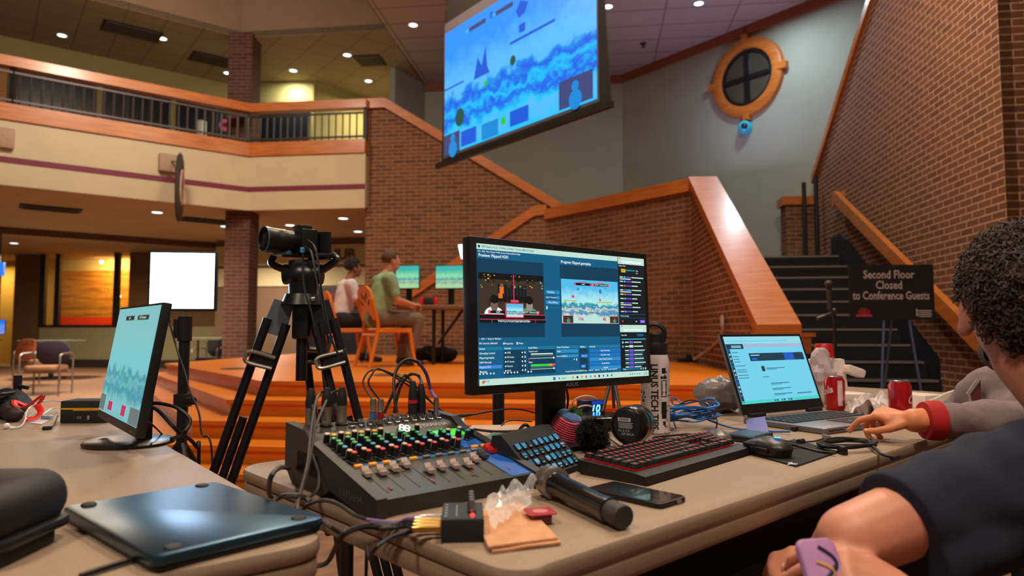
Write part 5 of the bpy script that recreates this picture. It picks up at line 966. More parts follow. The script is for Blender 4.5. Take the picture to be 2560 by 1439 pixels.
for lab, pts, r, mt in (('black cable passing behind the mixer to the monitor stand', [Z(1150, 1060, TZ + .02), Z(1185, 1072, TZ + .01), Z(1240, 1078, TZ + .01), Z(1300, 1076, TZ + .012), Z(1345, 1068, TZ + .02)], .0034, CBLK),
                        ('black cable running from the mixer corner to the key pad', [Z(1205, 1118, TZ + .012), Z(1225, 1108, TZ + .018), Z(1262, 1095, TZ + .03), Z(1290, 1084, TZ + .05), Z(1305, 1066, TZ + .075), Z(1316, 1062, TZ + .08), Z(1328, 1075, TZ + .06)], .0036, CBLK),
                        ('thin black cable arching over the papers behind the mixer', [Z(1250, 1068, TZ + .004), Z(1262, 1055, TZ + .014), Z(1285, 1050, TZ + .016), Z(1330, 1053, TZ + .012)], .002, CBLK),
                        ('pair of black leads hanging under the monitor', [P(1415, 965, 1.72), P(1420, 1000, 1.73), P(1412, 1040, 1.74), Z(1400, 1070, TZ + .004)], .003, CBLK)):
    cable('desk_cable', lab, 'cable', pts, r, mt, 'cables behind the monitor')
hq = Z(1545, 1072); t = thing('network_box', 'flat glossy black network box with a green light behind the black pompom', 'network box', hq, yaw(70)); m = MB(); m.rbox((-.06, .05, .018), (.2, .13, .034), .01, bev=.006); m.build('case', M('box_gloss', (34, 34, 30), .15, coat=.6), t); m = MB(); m.sph((.035, -.016, .02), .0025, u=8, v=6); m.build('green_light', E('green_led', (90, 255, 60), 4), t)
q = P(1492, 1020, 2.1); t = thing('display_hub', 'small box with a glowing blue number 10 display, behind the network box', 'electronic hub', V3((q.x, q.y, TZ)), yaw(60)); z0 = q.z - TZ
m = MB(); m.box((0, .03, z0 / 2 + .012), (.075, .05, z0 + .024), bev=.004); m.build('case', M('hub_dark', (26, 28, 56), .35), t); m = MB(); m.text('10', .034, TR(0, .0045, z0) @ ROT('X', 90) @ ROT('Z', -14), 0, 'CENTER', bold=.03); m.build('display_digits', E('hub_blue', (70, 160, 255), 5), t); m = MB(); m.box((.01, .005, z0 + .016), (.05, .002, .012)); m.build('display_window', M('hub_blue_face', (20, 60, 170), .3, es=.4, ecol=(20, 70, 220)), t, 0)
for k, (lab, r_, sd) in enumerate((('looped white cable beside the glowing hub', .05, 2), ('second looped white cable lying lower beside the hub', .04, 6))):
    o = Z(1462, 1052); pts = [o + V3(((r_ * math.cos(a)) * .8, r_ * .6 * math.cos(a + .6), .012 + .02 * (1 - k) + r_ * .45 * (1 + math.sin(a)))) for a in [i * math.tau / 12 for i in range(12 + 3 * k)]]; cable('white_cable', lab, 'cable', pts, .0028, M('cable_white', (190, 176, 172), .5), 'white cables by the hub')
o = P(1470, 1035, 2.15); cable('red_pouch', None, None, [o, o + V3((.01, 0, 0))], .001, BLACK) if False else None
o = Z(1468, 1048); m = MB(); m.box((0, .01, .016), (.05, .03, .03), bev=.008); m.jitter(.003, 60); ob = m.build('red_pouch', M('pouch_red', (150, 40, 52), .7)); ob.location = o; tag(ob, 'small red pouch under the white cables', 'pouch')
q = P(1533, 1040, 2.02); t = thing('mini_tripod', 'thin legged grey mini tripod under the right end of the monitor', 'tripod', V3((q.x, q.y, TZ + .036))); top = P(1531, 930, 2.06) - t.location
for px, d in ((1507, 2.0), (1551, 1.99), (1535, 2.12)): m = MB(); e = P(px, 1043, d) - t.location; e.z = .002; m.cyl(top, e, .0062, .005, 10); m.build('leg', LEGM, t)
m = MB(); m.cyl(top - V3((0, 0, .01)), top + V3((0, 0, .05)), .012); m.build('head', BLACK, t)
# ================================================================== LEFT TABLE THINGS
u = [Z(196, 1292, TZ), Z(380, 1438, TZ), Z(815, 1328, TZ), Z(586, 1228, TZ)]; o = u[0].copy(); ux = (u[2] - u[1]).normalized(); uh = math.degrees(math.atan2(ux.x, ux.y)); ul = (u[2] - u[1]).length; uw = abs((u[0] - u[1]).dot(V3((-ux.y, ux.x, 0))))
t = thing('upturned_laptop', 'flat black laptop lying upside down on the left table, four round rubber feet up', 'laptop', z_(u[1], TZ), yaw(uh))
m = MB(); m.rbox((ul / 2, uw / 2, .013), (ul, uw, .014), .014, bev=.004); m.build('base_shell', M('lap_black', (70, 100, 124), .34, .95, vs=8, var=.08), t); m = MB(); m.rbox((ul / 2, uw / 2, .0035), (ul - .004, uw - .004, .006), .014, bev=.0025); m.build('lid_shell', M('lap_lid', (26, 26, 28), .5), t)
for x, y in ((.03, .02), (ul - .03, .02), (.03, uw - .02), (ul - .03, uw - .02)): m = MB(); m.lathe([(.0105, .0), (.0105, .001), (.0085, .0028), (0, .0034)], 20, Mx=TR(x, y, .0198)); m.build('rubber_foot', RUBBER, t)
cable('laptop_cable', 'black cable running under the near corner of the upturned laptop', 'cable', [Z(200, 1439, TZ + .005), Z(270, 1416, TZ + .005), Z(330, 1398, TZ + .005), Z(350, 1396, TZ + .004)], .0035, CBLK)
cq = P(60, 1330, .86); o = V3((cq.x, cq.y, TZ)); t = thing('equipment_case', 'rounded black padded case at the lower left corner', 'case', o, yaw(88))
m = MB(); m.rbox((-.07, .056, .0), (.172, .075, .15), .036, bev=.02, Mx=ROT('X', 90)); m.build('shell', M('case_black', (24, 20, 22), .6, vs=30, bump=.2), t)
m = MB(); m.rbox((-.07, .0, .026), (.182, .158, .014), .03, bev=.005); m.build('rim', BLACK, t)
for x in (-.075, -.008): m = MB(); m.box((x, -.01, .01), (.04, .11, .02), bev=.006); m.build('foot', BLACKM, t)
o = Z(150, 1058); t = thing('battery_box', 'black box with a yellow stripe between the cable pile and left monitor', 'box', o, yaw(86)); bx = .135
m = MB(); m.box((bx / 2, .04, .033), (bx, .085, .066), bev=.004); m.build('case', BLACKM, t); m = MB(); m.box((bx / 2, -.0027, .043), (bx + .001, .001, .0045)); m.box((bx / 2 + .01, -.0027, .0395), (bx * .6, .001, .004)); m.build('yellow_stripe', M('stripe_yellow', (220, 158, 10), .5), t, 0)
m = MB(); m.text('CE', .011, TR(bx * .36, -.003, .017) @ ROT('X', 90), 0); m.box((bx * .6, -.0028, .017), (.006, .0006, .012)); m.build('printing', GREYT, t, 0)
RED = M('band_red', (214, 34, 24), .45); o = Z(52, 1052); t = thing('headphones', 'red and black headphones lying in the cable pile on the left table', 'headphones', o)
m = MB(); c0 = V3((.0, .03, .052)); m.tube([c0 + V3((.04 * math.cos(a), .022 * math.sin(a), .012 * math.cos(a * 2) + .008 * math.cos(a))) for a in [i * math.tau / 14 for i in range(15)]], .009, 8, flat=.35); m.tube([(.035, .02, .045), (.06, .0, .03), (.058, -.02, .012), (.03, -.03, .01)], .01, 8, flat=.4); m.build('headband', RED, t)
for x, y, z in ((-.01, -.02, .022), (-.055, .02, .03)): m = MB(); m.sph((x, y, z), (.03, .02, .024)); m.jitter(.003, 50); m.build('ear_cushion', M('cushion_dark', (40, 24, 28), .6), t)
t = thing('cable_pile', 'dark heap of coiled black leads at the far left table edge', 'cables', Z(8, 1046)); o = t.location.copy(); m = MB(); m.sph((0, .02, .04), (.07, .05, .045)); m.jitter(.02, 30, 3); m.build('pouch', M('pouch_black', (16, 18, 24), .6), t)
for k in range(5): m = MB(); m.tube([p - o for p in coil(o + V3((-.01, .0, .012 * k + .01)), .06, .035, 1, .12, .02, k * .5, k)], .005, 6, n=3); m.build('lead', CBLK, t)
m = MB(); m.cyl((-.01, .07, 0), (-.01, .07, .13), .012); m.cyl((-.02, .07, .1), (.03, .06, .09), .006); m.build('clamp', BLACK, t)
t = thing('earphones', 'white wired earphones with a bud lying in front of the headphones', 'earphones', Z(16, 1072)); o = t.location.copy(); EW = M('ear_white', (220, 222, 226), .3)
m = MB(); m.sph((0, 0, .0085), (.0085, .0085, .0085)); m.cyl((.004, 0, .007), (.022, .002, .0045), .0028); m.build('ear_bud', EW, t)
m = MB(); m.tube([p - o for p in (Z(24, 1070, TZ + .004), Z(50, 1066, TZ + .004), Z(62, 1050, TZ + .01), Z(66, 1030, TZ + .03), Z(75, 1018, TZ + .042), Z(100, 1005, TZ + .05), Z(130, 1001, TZ + .055), Z(156, 1004, TZ + .058))], .0022, 6); m.tube([p - o for p in (Z(64, 1048, TZ + .01), Z(84, 1034, TZ + .02), Z(105, 1036, TZ + .016), Z(128, 1022, TZ + .02), Z(146, 1018, TZ + .01))], .0022, 6); m.build('cord', EW, t)
t = thing('audio_plug', 'black headphone plug with a gold tip lying before the yellow striped box', 'plug', Z(112, 1072)); o = t.location.copy(); m = MB(); a, b = Z(108, 1070, TZ + .005) - o, Z(128, 1069, TZ + .006) - o; m.cyl(a, b, .0052); m.build('plug_body', RUBBER, t); m = MB(); m.cyl(a, Z(94, 1071, TZ + .005) - o, .0017); m.build('gold_tip', GOLD, t); m = MB(); m.tube([b, Z(136, 1060, TZ + .006) - o, Z(142, 1046, TZ + .01) - o, Z(145, 1038, TZ + .012) - o], .002, 6); m.build('cord', CBLK, t)
o = Z(95, 1052); m = MB(); m.ext([V3((p.x - o.x, p.y - o.y, .0005)) for p in (Z(68, 1056), Z(104, 1061), Z(122, 1051), Z(85, 1046))], (0, 0, .0012)); ob = m.build('paper_slip', M('slip_white', (206, 190, 200), .7), None, 0); ob.location = o; tag(ob, 'small white paper slip under the earphone cord', 'paper')
o = Z(118, 1047); m = MB(); m.box((0, 0, .006), (.03, .012, .01), Mx=ROT('Z', 15), bev=.001); ob = m.build('usb_stick', M('stick_blue', (150, 180, 220), .35)); ob.location = o; tag(ob, 'pale blue memory stick beside the yellow striped box', 'memory stick')
# cables at the back of the left monitor
mb = LM + hd(49) * .09
for lab, pts in (('upper black cable looping from the back of the left monitor', [P(366, 1008, 1.66), P(400, 1008, 1.64), P(440, 1018, 1.63), P(470, 1040, 1.63), P(474, 1060, 1.62), P(455, 1085, 1.6), Z(420, 1098, TZ + .003), Z(392, 1100, TZ + .003)]),
                 ('lower black cable hanging from the left monitor over the table edge', [P(366, 1014, 1.64), P(395, 1025, 1.62), P(430, 1062, 1.6), P(450, 1082, 1.62), P(475, 1098, 1.66), P(492, 1118, 1.68), P(497, 1140, 1.7), z_(P(497, 1140, 1.72), .3)])):
    cable('monitor_cable', lab, 'cable', pts, .0045, CBLK, 'cables of the left monitor')
cable('monitor_lead', 'thin black lead on the table behind the left monitor base', 'cable', [P(364, 1050, 1.6), P(385, 1065, 1.62), Z(405, 1085, TZ + .01), Z(412, 1094, TZ + .002)], .0022, CBLK)

q = TA + UT * .75 - VT * .42; tt = thing('equipment_case', 'added black case darkening the space under the long table', 'case', z_(q + UT * .4, 0), yaw(HT)); m = MB(); m.box((0, 0, .27), (1.5, .38, .5), bev=.03); m.build('body', BLACKM, tt)  # invented case, added to deepen the dark under the table
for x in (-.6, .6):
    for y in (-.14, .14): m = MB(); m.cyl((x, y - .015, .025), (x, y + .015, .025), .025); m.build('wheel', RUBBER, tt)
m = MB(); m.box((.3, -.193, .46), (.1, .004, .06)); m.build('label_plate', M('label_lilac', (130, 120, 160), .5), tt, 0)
# ================================================================== LED PANEL LAMPS
PANEL = E('panel_glow', (206, 232, 255), 15.0)
pc_ = P(456, 702, 2.5); t = thing('led_panel_light', 'large square glowing white panel light on a black stand, left of the video camera', 'light', z_(pc_, 0), 0); o = t.location.copy(); pn = hd(172)
Wp = Matrix((V3((0, 0, 1)).cross(-pn).normalized() * -1, V3((0, 0, 1)), pn)).transposed().to_4x4(); Wp.translation = pc_ - o
m = MB(); m.box((0, 0, -.012), (.238, .222, .024), Mx=Wp, bev=.004); m.box((0, 0, -.035), (.12, .12, .03), Mx=Wp, bev=.006); m.build('panel_housing', BLACK, t)
m = MB(); m.box((0, .001, .0008), (.222, .204, .0016), Mx=Wp); m.build('glowing_panel', PANEL, t, 0)
base = pc_ - o + V3((.0, .03, 0)); m = MB(); m.cyl((base.x, base.y, .25), (base.x, base.y, base.z - .135), .019); m.build('stand_pole', BLACK, t)
m = MB(); m.cyl((base.x, base.y, base.z - .16), (base.x, base.y, base.z - .1), .006); m.cyl((base.x, base.y, base.z - .105), (base.x, base.y - .01, base.z - .03), .006); m.build('spigot', STEEL, t)
zc_ = P(445, 1002, 2.5).z; m = MB(); m.cyl((base.x, base.y, base.z - .22), (base.x, base.y, base.z - .13), .025); m.cyl((base.x - .03, base.y, base.z - .21), (base.x - .03, base.y, base.z - .14), .012); m.build('top_collar', BLACK, t)
m = MB(); m.box((base.x, base.y, zc_), (.05, .05, .05), bev=.006); m.cyl((base.x + .02, base.y - .02, zc_), (base.x + .055, base.y - .03, zc_), .011, .014); m.build('clamp', BLACK, t)
for a in (20, 140, 260): m = MB(); e = base + hd(a) * .42; m.tube([(base.x, base.y, .62), (base.x + (e.x - base.x) * .55, base.y + (e.y - base.y) * .55, .3), (e.x, e.y, .01)], .011, 7, n=1); m.build('leg', BLACK, t)
cable('panel_cable', 'thin black lead hanging from the large panel light down its stand', 'cable', [P(418, 770, 2.52), P(424, 805, 2.53), P(436, 850, 2.5), P(448, 890, 2.46), P(462, 930, 2.44), P(474, 975, 2.42), P(497, 1030, 2.4), P(505, 1085, 2.38), P(530, 1140, 2.36), z_(P(536, 1170, 2.34), .02)], .0035, CBLK)
q = P(1172, 629, 8.85); t = thing('led_lamp', 'small glowing white lamp at the left edge of the centre monitor, over the players desk', 'light', z_(q, SZ)); o = t.location.copy()
m = MB(); m.ext([P(x, y, 8.85) - o for x, y in ((1146, 612), (1196, 608), (1192, 648), (1153, 645))], (0, .03, 0)); m.build('glowing_panel', E('lamp_glow', (230, 245, 255), 9), t, 0); m = MB(); m.cyl((.02, .03, .0), (.02, .03, q.z - SZ), .014); m.build('stand_pole', BLACK, t)
q = P(1246, 1010, 2.5); t = thing('light_stand', 'black stand pole rising from the floor just behind the centre monitor', 'stand', z_(q, 0)); m = MB(); m.cyl((0, 0, .02), (0, 0, 1.12), .022); m.build('pole', BLACK, t); m = MB(); m.cyl((0, 0, 0), (0, 0, .02), .16, .15, 24); m.build('base', BLACK, t)
# ================================================================== VIDEO CAMERA ON TRIPOD
ap = P(757, 745, 2.0); t = thing('tripod', 'black video tripod with twin tube legs and silver leg locks', 'tripod', z_(ap, 0)); o = t.location.copy(); TPB = M('tripod_black', (20, 20, 24), .35, vs=30); SIL = M('lock_silver', (176, 168, 160), .35, .8); GRYP = M('tripod_grey', (96, 104, 118), .45, .3)
az = ap.z
m = MB(); m.cyl((0, 0, az - .02), (0, 0, az + .012), .062, .05, 24); m.cyl((0, 0, az + .01), (0, 0, az + .045), .04, .042, 24); m.build('bowl', TPB, t)
m = MB(); m.box((0, 0, az - .06), (.05, .05, .12), bev=.01); m.cyl((0, 0, az - .24), (0, 0, az - .08), .016); m.build('centre_column', TPB, t)
hk = V3((0, 0, az + .03)); m = MB(); m.sph(hk + V3((0, 0, .035)), (.052, .045, .042)); m.box(hk + V3((.0, 0, .062)), (.075, .06, .04), bev=.012); m.cyl(hk + V3((-.055, 0, .04)), hk + V3((.055, 0, .04)), .03); m.build('fluid_head', TPB, t)
for pts_ in (((-.045, 0, .05), (-.09, -.01, .07), (-.085, -.01, .095)), ((.045, 0, .045), (.095, 0, .08), (.08, .02, .1))): m = MB(); m.tube([hk + V3(q) for q in pts_], .011, 6); m.build('head_arm', TPB, t)
m = MB(); m.box(hk + V3((.02, 0, .094)), (.15, .06, .012), bev=.004); m.build('head_plate', TPB, t); m = MB(); m.box(hk + V3((-.05, -.03, .1)), (.05, .03, .012), bev=.003); m.build('plate_lever', M('lever_blue', (90, 140, 180), .35, .5), t)
m = MB(); m.sph((-.03, -.035, az - .005), .009); m.sph((.04, -.04, az - .005), .009); m.build('bolt', STEEL, t)
for k, (fx, fy) in enumerate(((-.375, -.1), (.02, .5), (.36, -.08))):
    f = V3((fx, fy, 0)); hd_ = V3((fx, fy, 0)).normalized(); s0_ = V3((0, 0, az - .02)) + hd_ * .055; e = f + V3((0, 0, .03)); d = (e - s0_).normalized(); sd = V3((1, 0, 0)) if k == 1 else d.cross(V3((ap.x, ap.y, 0)).normalized()).normalized(); L = (e - s0_).length
    lg = MB()
    for q in (-.027, .027): lg.cyl(s0_ + sd * q + d * .05, s0_ + sd * q + d * L * .72, .0128)
    lg.cyl(s0_ + d * L * .3, e, .0115); ob = lg.build('leg', TPB, t)
    m = MB(); m.ext([s0_ + sd * -.028 - d * .01, s0_ + sd * .028 - d * .01, s0_ + sd * .034 + d * .09, s0_ + sd * -.034 + d * .09], (V3((ap.x, ap.y, 0)).normalized() if k != 1 else hd_) * .04); m.build('leg_shoulder', GRYP if k == 0 else TPB, ob, 20)
    m = MB(); c = s0_ + d * .165; Q = frame(c, sd, d); m.rbox((0, 0, 0), (.078, .045, .042), .012, bev=.004, Mx=Q); m.build('leg_clamp', TPB, ob); m = MB(); ou = -hd_ if k == 1 else hd_
    m.tube([c + sd * .036 + d * .016 + V3((0, -.025, 0)), c + sd * -.03 + d * .016 + V3((0, -.03, 0)), c + sd * -.04 + V3((0, -.03, 0)), c + sd * -.03 - d * .016 + V3((0, -.03, 0)), c + sd * .036 - d * .016 + V3((0, -.025, 0))], .0055, 8); m.build('leg_lock', SIL, ob)
    m = MB(); m.sph(e - V3((0, 0, .008)), .018); m.build('foot', RUBBER, ob)
m = MB(); m.tube([V3((.12, -.08, az - .3)), V3((.16, -.1, az - .36)), V3((.19, -.1, az - .38)), V3((.2, -.1, az - .43))], .014, 6, flat=.5); m.build('carry_strap', TPB, t)
cp_ = P(752, 606, 2.0); ca = hd(227); Wc = Matrix((V3((0, 0, 1)).cross(ca).normalized(), V3((0, 0, 1)), ca)).transposed().to_4x4()
t = thing('video_camera', 'black camera with a big lens pointing left, on the tripod head', 'camera', cp_); CAMB = M('camera_black', (18, 18, 20), .38, vs=60)
m = MB(); m.box((0, 0, .0), (.12, .068, .05), Mx=Wc, bev=.006); m.box((0, .04, -.004), (.05, .02, .04), Mx=Wc, bev=.005); m.box((-.05, -.002, .022), (.026, .06, .03), Mx=Wc, bev=.008); m.build('body', CAMB, t)
m = MB(); m.lathe([(.03, .022), (.032, .03), (.032, .05), (.034, .052), (.035, .07), (.0345, .072), (.036, .09), (.0375, .1), (.0375, .112), (.034, .1125), (.033, .106), (.012, .1), (0, .1)], 40, Mx=Wc); m.build('lens', CAMB, t)
m = MB(); m.lathe([(.0345, .1126), (.0378, .1127), (.0378, .11)], 40, Mx=Wc, cap=False); m.build('lens_rim', M('lens_rim', (90, 130, 160), .3, .6), t)
m = MB(); m.lathe([(.0325, .104), (.02, .109), (0, .111)], 36, Mx=Wc); m.build('front_glass', M('lens_glass', (8, 10, 16), .12, var=0, spec=.25), t)
a, b = P(770, 580, 2.0) - cp_, P(822, 579, 1.97) - cp_; c, d = P(822, 648, 1.97) - cp_, P(770, 650, 2.0) - cp_; m = MB(); m.ext([a, b, c, d], (.004, .012, 0)); m.build('flip_screen', CAMB, t, 0)
m = MB(); m.box((.0, -.038, .0), (.06, .012, .05), Mx=Wc, bev=.003); m.build('tripod_plate', TPB, t)
m = MB(); q0 = P(757, 625, 1.94) - cp_; m.box(q0, (.012, .012, .016), bev=.002); m.build('cable_clip', M('clip_blue', (70, 150, 200), .4), t)
for lab, pts in (('black cable drooping from the camera side past the tripod head', [P(768, 600, 1.93), P(785, 615, 1.9), P(795, 650, 1.89), P(800, 700, 1.88), P(806, 740, 1.88), P(815, 785, 1.87), P(830, 850, 1.86), P(848, 890, 1.86)]), ('second black cable hanging close beside the first at the tripod', [P(760, 615, 1.93), P(778, 630, 1.9), P(790, 690, 1.88), P(800, 735, 1.87), P(812, 800, 1.86), P(822, 860, 1.86)]), ('thin strap hanging straight down from the camera body', [P(758, 632, 1.93), P(757, 680, 1.92), P(763, 730, 1.9), P(778, 780, 1.89), P(790, 840, 1.88)])):
    cable('camera_cable', lab, 'cable', pts, .003, CBLK, 'cables on the camera tripod')
# ================================================================== PROJECTION SCREEN
sc0 = P(1100, 418, 8.36); sc1 = VPl(1545, 280, sc0, VB); sv = (sc1 - sc0); sv.z = 0; sL = sv.length; sx_ = sv.normalized(); zb_ = sc0.z
t = thing('projection_screen', 'hanging projection screen showing a bright blue game picture', 'projection screen', z_((sc0 + sc1) / 2, zb_)); o = t.location.copy(); fn = V3((sx_.y, -sx_.x, 0))
def SP(u, z, e=0): return z_(sc0 + sx_ * (u * sL), z) - o + fn * e
gl = lambda px, py: VPl(px, py, sc0, VB)
iw0, iw1, it, ib = .035, .915, P(1112, 92, 8.3).z + .02, zb_ + .12
m = MB(); m.ext([SP(0.012, zb_ + .04), SP(.972, zb_ + .04), SP(.925, 5.0), SP(.035, 5.0)], fn * -.01); m.build('dark_border', M('screen_black', (14, 12, 14), .9), t, 0)
m = MB(); m.ext([SP(.045, 4.75, .001), SP(.92, 4.75, .001), SP(.92, CZ - .02, .001), SP(.045, CZ - .02, .001)], fn * -.008); m.build('drop_cloth', M('drop_black', (26, 18, 22), .9), t, 0)
m = MB(); bar(m, SP(-.012, zb_ + .045), SP(.985, zb_ + .045), fn * .05, .06); m.build('bottom_bar', M('bar_black', (22, 22, 26), .4), t, 0)
PROJ = gamemat('projected_picture', (40, 150, 255), (90, 190, 255), (20, 200, 255), (20, 90, 235), (10, 150, 240), 1.0, 1.5)
m = MB(); m.poly([SP(iw0 - .008, ib - .03, .002), SP(iw1 + .008, ib - .03, .002), SP(iw1 + .004, it + .13, .002), SP(iw0 - .004, it + .13, .002)]); m.build('screen_margin', M('screen_margin', (92, 82, 96), .8), t, 0)
m = MB(); I = lambda u, v, e=1: SP(iw0 + u * (iw1 - iw0), it - v * (it - ib), .003 + .0015 * e); m.poly([I(0, 1), I(1, 1), I(1, 0), I(0, 0)], 0, uvs=[(0, 0), (1.6, 0), (1.6, 1), (0, 1)])
def R(u0, v0, u1, v1, c, e=2): m.poly([I(u0, v1, e), I(u1, v1, e), I(u1, v0, e), I(u0, v0, e)], c)
def Dk(u, v, r, c, e=3, k=1.2): m.poly([I(u + r * math.cos(a) * .62, v - r * k * math.sin(a), e) for a in [i * math.pi / 7 for i in range(14)]], c)
for u0, u1 in ((.2, .33), (.4, .52)): R(u0, .07, u1, .105, 1); R(u0 - .03, .075, u0, .1, 4)
R(.36, .05, .38, .1, 2)
R(0, .84, .13, 1.0, 1); R(.8, .8, .98, .985, 1); R(.14, .86, .26, .98, 2); R(.5, .86, .62, .97, 2); R(.3, .87, .42, .99, 3)
for u, v in ((.075, .97), (.89, .95)): Dk(u, v, .055, 3, 4); Dk(u, v - .085, .03, 3, 5)
for pts in (((.24, .5), (.27, .34), (.3, .42), (.33, .28), (.34, .44), (.36, .5)), ((.54, .16), (.57, .1), (.62, .14), (.6, .2), (.56, .22))): m.poly([I(u, v, 3) for u, v in pts], 2)
R(.0, .46, .16, .475, 2); R(.5, .36, .78, .38, 2); R(.56, .27, .6, .33, 2); Dk(.52, .5, .03, 5); Dk(.33, .57, .02, 6); R(.44, .88, .47, .93, 6); Dk(.13, .74, .06, 5)
m.build('picture', [PROJ, E('pj_grey', (70, 82, 140), .8), E('pj_blue', (16, 92, 220), 1), E('pj_cyan', (20, 140, 220), 1), E('pj_pale', (60, 180, 255), 1), E('pj_olive', (40, 90, 80), .9), E('pj_green', (40, 200, 40), 1)], t, 0)
l = area('screen_spill', z_((sc0 + sc1) / 2, 3.9) + fn * .12, 1.5, 26, (.35, .6, 1), z_((sc0 + sc1) / 2, 3.2) + fn * 3)
# ================================================================== STAIR SIGN, MICROPHONE STAND
sq = P(2228, 730, 5.7); t = thing('easel_sign', 'black notice board on an easel in front of the stairs: second floor closed', 'sign', z_(sq, 0), yaw(93)); bz = sq.z
m = MB(); m.box((0, 0, bz), (.69, .012, .46), Mx=TR(0, 0, 0)); m.build('board', M('board_black', (22, 18, 22), .6), t, 0)
m = MB()
for i, (s, x) in enumerate((('Second Floor', -.02), ('Closed', -.02), ('to Conference Guests', -.005))): m.text(s, .096, TR(x, -.0075, bz + .145 - i * .088) @ ROT('X', 90), 0, 'CENTER', sx=.72 if i == 2 else .8, bold=.018)
m.build('board_lettering', M('sign_print', (196, 176, 180), .6), t, 0)
m = MB(); m.lathe([(0, 0), (.05, 0)], 20, Mx=TR(-.23, -.0075, bz - .165) @ ROT('X', 90) @ Matrix.Diagonal((1, .7, 1, 1))); m.box((-.23, -.0075, bz - .195), (.13, .001, .018)); m.build('red_emblem', M('sign_red', (196, 60, 70), .5), t, 0)
m = MB()
for k in range(4): m.box((.265, -.0075, bz - .155 - .016 * k), (.11 - .012 * (k % 2), .001, .008))
m.box((.2, -.0075, bz - .17), (.012, .001, .06)); m.build('corner_print', M('sign_print', (196, 176, 180), .6), t, 0)
for x0_, x1_, y1 in ((-.06, -.16, -.05), (.14, .27, -.02), (.05, .06, .45)): m = MB(); m.cyl((x0_, .012, bz + .1 if y1 > .1 else bz - .2), (x1_, y1, 0), .011, .009); m.build('easel_leg', M('easel_blue', (96, 112, 150), .4, .4), t)
mq = P(2086, 800, 5.1); t = thing('microphone_stand', 'dim black microphone on a boom stand in front of the stairs', 'microphone', z_(mq, 0)); mz = P(2075, 700, 5.1).z
m = MB(); m.cyl((0, 0, .02), (0, 0, mz - .22), .012); m.build('pole', BLACK, t); m = MB(); m.cyl((0, 0, 0), (0, 0, .025), .14, .13, 24); m.build('base', BLACK, t); m = MB(); m.cyl((.01, 0, mz - .24), (-.13, 0, mz - .29), .014); m.sph((0, 0, mz - .23), .022); m.build('boom_joint', M('stand_grey', (70, 66, 70), .4, .5), t)
m = MB(); m.cyl((-.03, 0, mz - .22), (-.035, 0, mz - .06), .016, .02); m.sph((-.035, 0, mz - .03), .03); m.build('microphone', M('mic_dim', (52, 48, 50), .6), t)
# white cable and power strip on the stage by the stair wall
t = thing('power_strip', 'dark power strip with plugs on the stage beside the stair wall', 'power strip', Z(1740, 905, SZ), yaw(80)); m = MB(); m.box((0, 0, .025), (.5, .07, .05), bev=.01); m.build('strip', BLACK, t)
for k in range(3): m = MB(); m.box((-.1 + k * .13, 0, .075), (.06, .06, .05), bev=.008); m.build('plug', RUBBER, t)
cable('wall_cable', 'thick white cable running from the brick stair wall down to the power strip', 'cable', [P(1808, 812, 7.0), P(1806, 830, 7.05), P(1796, 850, 7.3), P(1770, 875, 7.9), Z(1735, 898, SZ + .06)], .018, M('cable_offwhite', (176, 150, 140), .6))
q = VPl(1810, 802, n0 - nx * .01, nd); m = MB(); m.box((0, 0, 0), (.08, .03, .12), bev=.006, Mx=ROT('Z', 80)); ob = m.build('wall_outlet', M('outlet_white', (206, 190, 180), .5)); ob.location = q - nx * .02; tag(ob, 'small white outlet on the stair wall with a cable', 'outlet')
q = VPl(1083, 815, B0, WB); m = MB(); m.box((0, -.02, 0), (.09, .04, .16), bev=.008); ob = m.build('wall_outlet', M('outlet_white', (206, 190, 180), .5)); ob.location = q; tag(ob, 'pale outlet box on the big brick wall behind the players desk', 'outlet')
# ================================================================== PLAYERS DESK ON STAGE
dq = P(1135, 765, 8.35); dz = dq.z - SZ; t = thing('players_desk', 'long brown folding table on the stage holding two game monitors', 'table', z_(dq + V3((.35, 0, 0)), SZ), yaw(97)); m = MB(); m.rbox((-.1, 0, dz - .02), (1.8, .7, .05), .05, bev=.01); m.build('tabletop', M('desk_brown', (120, 84, 58), .5), t)
for x in (-.55, .5):
    for y in (-.24, .24): m = MB(); m.cyl((x, y, 0), (x, y, dz - .04), .022); m.build('leg', BLACK, t)
    m = MB(); m.cyl((x, 0, dz * .35), (x + (.3 if x < 0 else -.3), 0, dz - .05), .018); m.build('cross_brace', BLACK, t)
SG = gamemat('game_picture_stage', (60, 180, 170), (140, 220, 170), (190, 210, 150), (40, 150, 170), (90, 170, 160), 1.0, 1.2)
for px, py, lab in ((1018, 727, 'left game monitor on the players desk, half hidden by the player in green'), (1124, 727, 'right game monitor on the players desk, beside the centre monitor')):
    q = P(px, py, 8.25); w_ = 58 / 1707 * 8.25 * 1.12 if px < 1100 else 70 / 1707 * 8.25 * 1.1
    monitor(lab, q, 103, w_, .295, q.z + .02, SG, base='rect', stand_z=dq.z + .0055, group='game monitors on stage', name='game_monitor')
q = P(1073, 752, 8.2); t = thing('game_console', 'dark game console with bright red sides on the players desk', 'game console', z_(q, dq.z + .006), yaw(97)); m = MB(); m.box((0, 0, .045), (.13, .05, .09), bev=.006); m.build('body', M('console_dark', (40, 36, 38), .5), t)
for x in (-.09, .082): m = MB(); m.box((x, 0, .05), (.036, .05, .1), bev=.008); m.build('red_side', M('console_red', (224, 20, 34), .4), t)
q = Z(1018, 909, SZ); t = thing('flask', 'black drinking flask with a white cap on the stage by the orange chair', 'bottle', q); m = MB(); m.lathe([(.05, 0), (.055, .01), (.055, .22), (.035, .26), (.035, .27)], 24); m.build('body', BLACK, t); m = MB(); m.lathe([(.036, .27), (.036, .31), (.0, .325)], 20); m.build('cap', M('cap_white', (226, 214, 206), .5), t)
